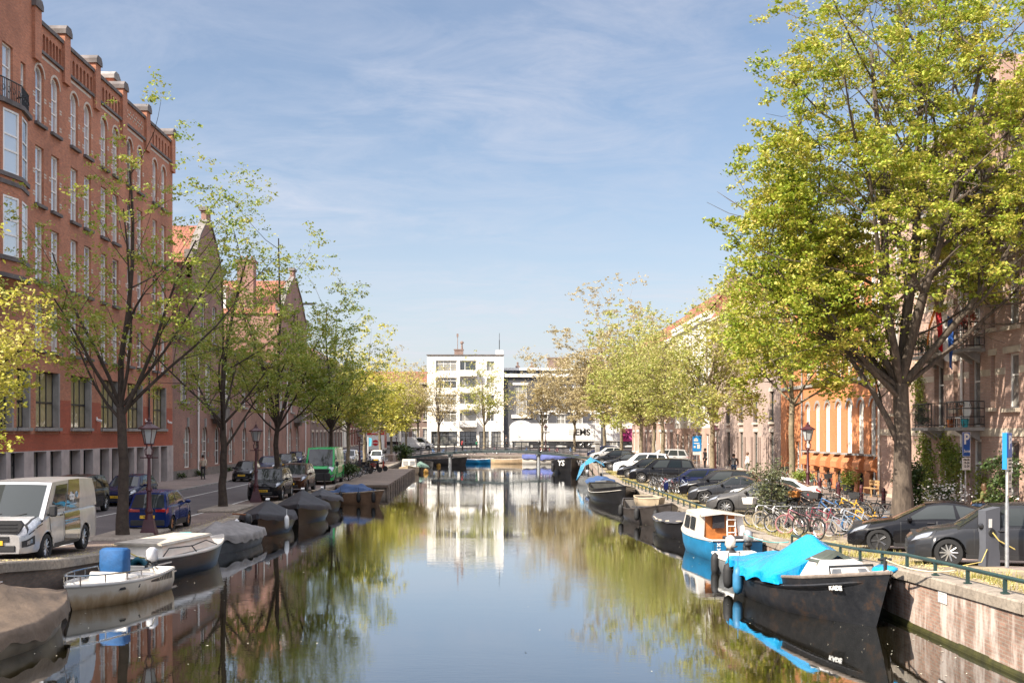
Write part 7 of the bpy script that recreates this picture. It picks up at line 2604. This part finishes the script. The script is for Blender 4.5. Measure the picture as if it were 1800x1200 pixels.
# cluster at the rack on the right bank (front wheel pixel, heading, colour, extras)
RK = [(1322, 924, 2.6, 'black', WBASK, TYRE, 'black bicycle with a white front basket at the left end of the right bank rack'),
      (1338, 930, 2.6, 'grey', None, CT_, 'grey bicycle with cream tyres second from the left end of the rack'),
      (1357, 936, 2.5, 'black', None, TYRE, 'black bicycle with thick tyres left of the pink wheeled bicycle'),
      (1380, 938, 2.75, 'pink', None, PT, 'pink bicycle with pink tyres at the front of the rack'),
      (1404, 943, 2.0, 'black', None, TYRE, 'black bicycle with its front wheel turned toward the water'),
      (1420, 934, 2.9, 'red', None, TYRE, 'dark red bicycle behind the black one with the turned wheel'),
      (1451, 943, 2.75, 'silver', None, CT_, 'small silver folding bicycle with cream tyres at the front of the rack'),
      (1476, 941, 2.85, 'silver', None, TYRE, 'pale blue silver mountain bicycle next to the yellow bicycle'),
      (1497, 940, 2.75, 'yellow', None, BT, 'bright yellow bicycle with a blue front tyre beside the black electric saloon'),
      (1350, 905, 2.7, 'black', BBASK, TYRE, 'black bicycle with a black crate in front of the grey green shrub'),
      (1366, 903, 2.5, 'green', None, TYRE, 'dark green bicycle in the second row of the rack'),
      (1384, 905, 2.7, 'grey', BASK, TYRE, 'grey bicycle with an orange brown crate by the lamp foot'),
      (1402, 908, 2.6, 'brown', BASK, TYRE, 'brown bicycle with an orange brown crate right of the lamp foot'),
      (1418, 910, 2.75, 'black', None, TYRE, 'black upright bicycle behind the dark red bicycle'),
      (1436, 912, 2.6, 'blue', BBASK, TYRE, 'blue bicycle with a black crate in the second row'),
      (1455, 914, 2.7, 'black', None, CT_, 'black bicycle with cream tyres behind the silver folding bicycle'),
      (1472, 912, 2.5, 'yellow', None, TYRE, 'yellow framed bicycle in the second row with black tyres'),
      (1488, 910, 2.75, 'white', None, TYRE, 'white bicycle behind the bright yellow bicycle'),
      (1506, 912, 2.9, 'black', BBASK, TYRE, 'black bicycle with crate at the right end of the second row'),
      (1430, 899, 2.7, 'grey', None, TYRE, 'grey bicycle with raised handlebar in the back row of the rack'),
      (1462, 900, 2.5, 'black', None, TYRE, 'black bicycle in the back row of the rack, near the bollards')]
for px_, py_, hd, c_, cr, ty, lb in RK:
    x, y = at(px_, py_)
    hd += rnd.uniform(-.1, .1) - .1
    bike(lb, x - .58 * math.cos(hd), y - .58 * math.sin(hd), hd, BK[c_], rnd.uniform(-.12, .12), cr, tyre=ty, group='bicycles at the right bank rack', scale=.8 if 'folding' in lb else 1)
RACK = mat('steel_rack_tube', (.45, .45, .45), .35, .7)
for i in range(6):
    x, y = at(1345 + i * 30, 925 + i * 1.5)
    t = thing('bicycle_rack', 'bare steel hoop of the right bank bicycle rack standing between the bicycles', 'bicycle rack', (x, y, gr(y)), .1, 'hoops of the right bank rack')
    m = MB(); m.tube([(-.35, 0, 0), (-.35, 0, .7), (-.28, 0, .78), (.28, 0, .78), (.35, 0, .7), (.35, 0, 0)], .025, 6); m.build('hoop', RACK, t, 60); m = MB(); m.tube([(-.35, 0, .35), (.35, 0, .35)], .018, 5); m.build('cross_bar', RACK, t)
# against the orange hall
FB = [(76.5, 'black', BBASK, 'black bicycle with a large black crate left end of the orange hall'), (74.6, 'grey', None, 'grey bicycle against the orange hall left of the pink one'), (72.4, 'pink', WBASK, 'pink bicycle with a pale basket leaning on the orange hall'), (70.8, 'white', None, 'white bicycle leaning on the orange hall beside the pink one'), (69.4, 'green', None, 'mint green bicycle leaning on the orange hall'), (68.0, 'black', None, 'black bicycle leaning under the middle basement window of the orange hall'), (66.4, 'red', None, 'dark red bicycle leaning on the orange hall near the potted plant'), (64.9, 'black', BBASK, 'black bicycle with a child seat crate near the right corner of the orange hall'), (63.2, 'blue', None, 'blue bicycle at the right corner of the orange hall')]
for Y, c_, cr, lb in FB:
    bike(lb, 19.7 + rnd.uniform(-.25, .25), Y, rad(rnd.choice([60, 75, 250, 120])), BK[c_], rnd.uniform(-.1, .1), cr, group='bicycles against the orange hall')
GB = [(1148, 'black'), (1154, 'grey'), (1161, 'black'), (1168, 'silver'), (1176, 'red'), (1184, 'black'), (1197, 'black'), (1206, 'silver')]
GL = {0: 'leftmost black bicycle of the cluster before the black estate car', 1: 'grey bicycle in the cluster before the black estate car', 2: 'black bicycle in the middle of the cluster before the black estate car', 3: 'silver bicycle in the cluster before the black estate car', 4: 'red bicycle in the cluster before the black estate car', 5: 'black bicycle at the nose of the deep blue small car', 6: 'black bicycle in front of the deep blue small car', 7: 'silver bicycle leaning by the deep blue small car door'}
for i, (px_, c_) in enumerate(GB):
    x, y = at(px_, 862 + i * 1.2)
    bike(GL[i], x, y, rad(100 + rnd.uniform(-25, 25)), BK[c_], rnd.uniform(-.1, .1), group='bicycles in the cluster before the black estate car')
for i in range(12):
    Y = 84 + i * 1.75
    bike('dark bicycle parked in the dense row on the left quay behind the green van', -10.75 - rnd.uniform(0, .25), Y, rad(rnd.uniform(-25, 25) + (180 if i % 3 else 0)), BK['black' if i % 4 else 'grey'], rnd.uniform(-.1, .1), BBASK if i % 3 == 0 else None, group='dense row of dark bicycles on the left quay')
for i in range(14):
    bike('bicycle parked on the far quay in front of the white flats', -7.5 + i * 1.45 + rnd.uniform(-.3, .3), 158 + rnd.uniform(-.5, .5), rad(90 + rnd.uniform(-30, 30)), BK[rnd.choice(['black', 'grey', 'blue', 'red'])], 0, None, group='bicycles on the far quay')


# motor scooters
def scooter(label, x, y, hd, bm, plate=True):
    t = thing('motor_scooter', label, 'scooter', (x, y, G(x, y)), hd)
    m = MB(); m.loft([[(-.75, -.1, .62), (-.75, .1, .62), (-.75, .08, .78), (-.75, -.08, .78)], [(-.4, -.18, .4), (-.4, .18, .4), (-.4, .15, .78), (-.4, -.15, .78)], [(-.05, -.16, .3), (-.05, .16, .3), (-.05, .13, .62), (-.05, -.13, .62)], [(.1, -.17, .25), (.1, .17, .25), (.1, .17, .34), (.1, -.17, .34)], [(.42, -.17, .25), (.42, .17, .25), (.42, .17, .36), (.42, -.17, .36)], [(.5, -.2, .4), (.5, .2, .4), (.46, .2, .95), (.46, -.2, .95)], [(.62, -.12, .5), (.62, .12, .5), (.54, .1, .98), (.54, -.1, .98)]]); m.build('body', bm, t, 40)
    m = MB(); m.cbox((-.38, 0, .83), (.7, .28, .1), bev=.04); m.build('seat', BLACK, t, 50)
    tm, rm = wheel_mesh(.24, .1, 5, ALLOY)
    for u in (-.55, .68):
        w = ob('wheel', tm, t, (u, 0, .24)); ob('rim', rm, w)
    m = MB(); m.tube([(.66, 0, .3), (.5, 0, 1.02)], .03, 6); m.tube([(.4, -.34, 1.05), (.5, 0, 1.03), (.4, .34, 1.05)], .02, 5)
    for s_ in (1, -1):
        m.tube([(.42, s_ * .3, 1.05), (.46, s_ * .36, 1.25)], .01, 4); m.cbox((.46, s_ * .36, 1.28), (.03, .12, .08))
    m.build('handlebar', DARKMETAL, t)
    m = MB(); m.cbox((-.82, 0, .55), (.02, .16, .16)); m.build('number_plate', YPLATE, t); m = MB(); m.cbox((-.78, 0, .7), (.05, .2, .07), bev=.02); m.build('tail_light', REDLENS, t); m = MB(); m.lathe([(.09, 0), (.07, .05)], 10, (.56, 0, .85), 'x'); m.build('headlight', LENS, t)


for (X, Y, hd, pmx, lb) in ((-10.6, 92.5, 100, BLK, 'black motor scooter seen from behind at the inner edge of the jetty'), (-10.5, 96, 40, GREY, 'grey motor scooter standing sideways behind the black scooter'), (-10.2, 100, 20, BLK, 'black motor scooter farther along the left quay'), (-10.0, 103, 10, paint('red_scooter_paint', (.25, .03, .02)), 'dark red motor scooter at the far end of the scooter row')):
    scooter(lb, X, Y, rad(hd), pmx)
# benches and potted plants by the hall
t = thing('wooden_bench', 'light wooden bench against the right corner of the orange hall', 'bench', (20.2, 60.2, gr(60) + .09), -PI / 2)
m = MB()
for i in range(3):
    m.cbox((0, -.12 + i * .14, .45), (1.5, .12, .04))
m.build('seat', mat('light_wood', (.42, .26, .12), .7, var=.2), t)
m = MB()
for i in range(2):
    m.cbox((0, .24, .65 + i * .16), (1.5, .03, .12))
m.build('backrest', MATS['light_wood'], t)
for u in (-.65, .65):
    for w_ in (-.15, .22):
        m = MB(); m.cbox((u, w_, .22 if w_ < 0 else .42), (.06, .06, .45 if w_ < 0 else .84)); m.build('leg', MATS['light_wood'], t)
t = thing('potted_plant', 'bright green plant in a dark pot beside the wooden bench', 'potted plant', (19.6, 61.9, gr(62) + .09))
m = MB(); m.lathe([(.25, 0), (.32, .5), (.34, .5), (.34, .55)], 12); m.build('pot', DARKMETAL, t)
P = nr.normal(0, 1, (900, 3)) * np.array([.24, .24, .22]) + np.array([0, 0, .85])
ob('foliage', leaf_mesh('foliage', P, .06, LF_VINE), t)
t = thing('cafe_table', 'small wooden terrace chairs and table beneath the blue traffic sign', 'table', (17.6, 97, gr(97) + .09))
m = MB(); m.cbox((0, 0, .74), (.9, .8, .04)); m.build('tabletop', MATS['light_wood'], t)
for a in (-.38, .38):
    for c_ in (-.32, .32):
        m = MB(); m.tube([(a, c_, 0), (a, c_, .74)], .025, 5); m.build('leg', DARKMETAL, t)


# ------------------------------------------------------------------ people
SKIN = mat('skin', (.45, .26, .18), .55, var=.1)


def skinobj(name, mtl, verts, edges, radii, parent, lv=2):
    me = bpy.data.meshes.new(name)
    me.from_pydata(verts, edges, [])
    me.materials.append(mtl)
    o = ob(name, me, parent)
    o.modifiers.new('skin', 'SKIN')
    if not me.skin_vertices:
        import bmesh
        bm = bmesh.new(); bm.from_mesh(me); bm.verts.layers.skin.verify(); bm.to_mesh(me); bm.free()
    for i, r in enumerate(radii):
        d = me.skin_vertices[0].data[i]
        d.radius = (r, r * .8) if isinstance(r, (int, float)) else r
        d.use_root = i == 0
    s_ = o.modifiers.new('subdivision', 'SUBSURF'); s_.levels = lv; s_.render_levels = lv
    dg = bpy.context.evaluated_depsgraph_get()
    bpy.context.view_layer.update()
    m2 = bpy.data.meshes.new_from_object(o.evaluated_get(dg))
    o.modifiers.clear()
    o.data = m2
    m2.polygons.foreach_set('use_smooth', [True] * len(m2.polygons))
    bpy.data.meshes.remove(me)
    return o


def person(label, x, y, z, hd, J, top, legs, hair, shoes=BLACK, lv=1, hairlen=.0):
    """J: joints in a frame with +x ahead; pel chest neck head, sh/el/wr and hip/kn/an/toe for l and r"""
    t = thing('person', label, 'person', (x, y, z), hd)
    order = ['pel', 'waist', 'chest', 'neck', 'head', 'crown'] + [a + s_ for s_ in 'lr' for a in ('sh', 'el', 'wr', 'hand')] + [a + s_ for s_ in 'lr' for a in ('hip', 'kn', 'an', 'toe')]
    idx = {n_: i for i, n_ in enumerate(order)}
    V = [J[n_] for n_ in order]
    E = [('pel', 'waist'), ('waist', 'chest'), ('chest', 'neck'), ('neck', 'head'), ('head', 'crown')]
    for s_ in 'lr':
        E += [('chest', 'sh' + s_), ('sh' + s_, 'el' + s_), ('el' + s_, 'wr' + s_), ('wr' + s_, 'hand' + s_), ('pel', 'hip' + s_), ('hip' + s_, 'kn' + s_), ('kn' + s_, 'an' + s_), ('an' + s_, 'toe' + s_)]
    RD = dict(pel=(.13, .1), waist=(.12, .09), chest=(.15, .11), neck=.055, head=(.085, .1), crown=(.07, .085), sh=.06, el=.045, wr=.03, hand=.032, hip=.085, kn=.055, an=.04, toe=.04)
    rd = [RD[n_] if n_ in RD else RD[n_[:-1]] for n_ in order]
    body = skinobj('body', SKIN, V, [(idx[a], idx[b_]) for a, b_ in E], rd, t, lv)
    # fingers, joined to the hand mesh
    f = MB()
    for s_ in 'lr':
        h_, w_ = Vector(J['hand' + s_]), Vector(J['wr' + s_])
        d = (h_ - w_).normalized()
        a = d.cross(Vector((0, 0, 1)) if abs(d.z) < .9 else Vector((1, 0, 0))).normalized()
        for q, L in zip((-.028, -.009, .01, .028), (.06, .075, .078, .06)):
            p = h_ + a * q
            f.tube([tuple(p), tuple(p + d * L * .6), tuple(p + d * L * .9 + Vector((0, 0, -.015)))], [.011, .01, .007], 5)
        f.tube([tuple(w_.lerp(h_, .4) + a * .03), tuple(h_ + a * .055), tuple(h_ + a * .06 + d * .02)], [.012, .011, .008], 5)
    hp = Vector(J['head'])
    f.tube([tuple(hp + Vector((.08, 0, .0))), tuple(hp + Vector((.115, 0, -.015)))], [.012, .014], 5)
    f.build('hands_and_nose', SKIN, body, 60)
    e = MB()
    for y_ in (.035, -.035):
        e.lathe([(.002, -.01), (.012, 0), (.002, .01)], 6, tuple(hp + Vector((.088, y_, .02))), 'x')
    e.cbox(tuple(hp + Vector((.088, 0, -.05))), (.01, .05, .012)); e.build('face_features', mat('dark_eye', (.05, .025, .02), .4), body)
    g = 1.22
    tv = ['waist', 'chest', 'neck', 'pel'] + [a + s_ for s_ in 'lr' for a in ('sh', 'el', 'wr')]
    ti = {n_: i for i, n_ in enumerate(tv)}
    TE = [('waist', 'chest'), ('chest', 'neck'), ('waist', 'pel')] + [(a + s_, b_ + s_) for s_ in 'lr' for a, b_ in (('sh', 'el'), ('el', 'wr'))] + [('chest', 'sh' + s_) for s_ in 'lr']
    tr = dict(waist=(.15, .12), chest=(.18, .14), neck=.07, pel=(.16, .13), sh=.085, el=.065, wr=.05)
    P = [Vector(J[n_]) for n_ in tv]
    P[2] = P[2] - Vector((0, 0, .03))
    skinobj('jacket', top, [tuple(p) for p in P], [(ti[a], ti[b_]) for a, b_ in TE], [tr[n_] if n_ in tr else tr[n_[:-1]] for n_ in tv], t, lv)
    lv_ = ['pel'] + [a + s_ for s_ in 'lr' for a in ('hip', 'kn', 'an')]
    li = {n_: i for i, n_ in enumerate(lv_)}
    LE = [('pel', 'hip' + s_) for s_ in 'lr'] + [(a + s_, b_ + s_) for s_ in 'lr' for a, b_ in (('hip', 'kn'), ('kn', 'an'))]
    lr = dict(pel=(.145, .115), hip=.1, kn=.07, an=.06)
    skinobj('trousers', legs, [J[n_] for n_ in lv_], [(li[a], li[b_]) for a, b_ in LE], [lr[n_] if n_ in lr else lr[n_[:-1]] for n_ in lv_], t, lv)
    for s_ in 'lr':
        m = MB(); a, b_ = Vector(J['an' + s_]), Vector(J['toe' + s_]); c_ = a.lerp(b_, .4); an = math.atan2(b_.y - a.y, b_.x - a.x)
        m.cbox((c_.x, c_.y, c_.z - .02), (.27, .1, .1), rz=an, bev=.03); m.build('shoe', shoes, t, 50)
    m = MB(); c_ = Vector(J['crown'])
    m.lathe([(.1, -.1 - hairlen), (.115, -.03), (.1, .05), (.06, .09), (.01, .105)], 10, tuple(c_ + Vector((-.02, 0, .0)))); m.build('hair', hair, t, 60)
    return t


def stand(step=0., arms=.05, lean=0.):
    J = dict(pel=(0, 0, .93), waist=(.01, 0, 1.1), chest=(.0 + lean, 0, 1.32), neck=(lean, 0, 1.5), head=(.02 + lean, 0, 1.62), crown=(.01 + lean, 0, 1.7))
    for s_, k_ in (('l', 1), ('r', -1)):
        J['sh' + s_] = (lean, k_ * .19, 1.42); J['el' + s_] = (-.03 + lean + arms * k_, k_ * .25, 1.14); J['wr' + s_] = (.06 + lean + arms * 2 * k_, k_ * .25, .9); J['hand' + s_] = (.08 + lean + arms * 2 * k_, k_ * .25, .82)
        J['hip' + s_] = (0, k_ * .09, .88); J['kn' + s_] = (.03 + step * k_, k_ * .1, .48); J['an' + s_] = (step * 1.6 * k_ - .02, k_ * .1, .08); J['toe' + s_] = (step * 1.6 * k_ + .15, k_ * .12, .04)
    return J


BEIGE = cloth('beige_jacket', (.5, .42, .32)); DKT = cloth('dark_trousers', (.018, .018, .022)); DKJ = cloth('dark_grey_jacket', (.05, .052, .058)); JEAN = cloth('blue_jeans', (.05, .1, .2)); OLIVE = cloth('olive_jacket_cloth', (.13, .13, .035)); WSH = cloth('white_shirt_cloth', (.6, .58, .55))
HB = mat('dark_brown_hair', (.03, .018, .012), .6); HBL = mat('chestnut_hair', (.1, .05, .025), .5)
x, y = at(357, 844, -1)
person('person in a beige jacket and black trousers walking along the brown brick row', x, y, gl(y) + .09, PI / 2 + .2, stand(.06), BEIGE, DKT, HB)
# cyclist seen from behind
cx_, cy_ = 17.6, 81.5
bk = bike('dark bicycle ridden by the person in a dark jacket', cx_, cy_, rad(82), BK['black'], 0, group='ridden bicycle')
J = dict(pel=(-.24, 0, 1.0), waist=(-.16, 0, 1.16), chest=(-.04, 0, 1.38), neck=(.04, 0, 1.55), head=(.08, 0, 1.67), crown=(.07, 0, 1.75))
for s_, k_ in (('l', 1), ('r', -1)):
    J['sh' + s_] = (0, k_ * .2, 1.47); J['el' + s_] = (.12, k_ * .3, 1.22); J['wr' + s_] = (.22, k_ * .29, 1.07); J['hand' + s_] = (.25, k_ * .29, 1.04)
    J['hip' + s_] = (-.2, k_ * .1, .95)
J.update(knl=(.12, .12, .7), anl=(-.14, .15, .42), toel=(.02, .16, .42), knr=(.16, -.12, .58), anr=(.06, -.15, .25), toer=(.22, -.16, .22))
person('person in a dark grey jacket and jeans cycling away on the right bank', cx_, cy_, gr(cy_) + .09, rad(82), J, DKJ, JEAN, HB)
# seated person behind the black saloon
J = stand()
for n_ in ('pel', 'waist', 'chest', 'neck', 'head', 'crown'):
    J[n_] = (J[n_][0], 0, J[n_][2] - .4)
for s_, k_ in (('l', 1), ('r', -1)):
    for n_ in ('sh', 'el', 'wr', 'hand'):
        q = J[n_ + s_]; J[n_ + s_] = (q[0] + (.25 if n_ in ('wr', 'hand') else 0), q[1] * (1 if n_ not in ('wr', 'hand') else .8), q[2] - .4 + (.12 if n_ in ('wr', 'hand') else 0))
    J['hip' + s_] = (.02, k_ * .1, .5); J['kn' + s_] = (.45, k_ * .12, .5); J['an' + s_] = (.45, k_ * .12, .08); J['toe' + s_] = (.62, k_ * .12, .04)
person('person in an olive jacket with brown hair sitting behind the black electric saloon', 19.7, 45.2, gr(45) + .09, rad(140), J, OLIVE, JEAN, HBL, hairlen=.1)
t = thing('wooden_bench', 'low bench under the seated person by the brick flats', 'bench', (19.78, 45.1, gr(45) + .09), rad(140))
m = MB(); m.cbox((0, 0, .36), (.45, 1.3, .06)); m.build('seat', WOOD, t)
for a in (-.5, .5):
    m = MB(); m.cbox((0, a, .17), (.35, .08, .34)); m.build('leg', WOOD, t)
person('person in dark clothes standing beyond the pale tree near the blue traffic sign', 18.4, 96.5, gr(96) + .09, rad(200), stand(.02), DKJ, DKT, HB)
person('person in a white shirt standing at a dark doorway of the pinkish grey house', 19.6, 86.0, gr(86) + .09, rad(190), stand(.03, -.02), WSH, cloth('grey_trousers', (.2, .19, .19)), HBL)
person('distant person in dark clothes walking on the footbridge', 2.2, 138, zb(2.2), rad(20), stand(.1), DKJ, DKT, HB)
for (px_, lb, tp) in ((812, 'distant person in red on the far quay before the white flats', cloth('red_jacket', (.45, .04, .04))), (838, 'distant person in green on the far quay before the white flats', cloth('green_jacket', (.04, .3, .15)))):
    person(lb, (px_ - CX) / FPX * 167, 167, ge(167) + .02, rad(30), stand(.08), tp, DKT, HB)
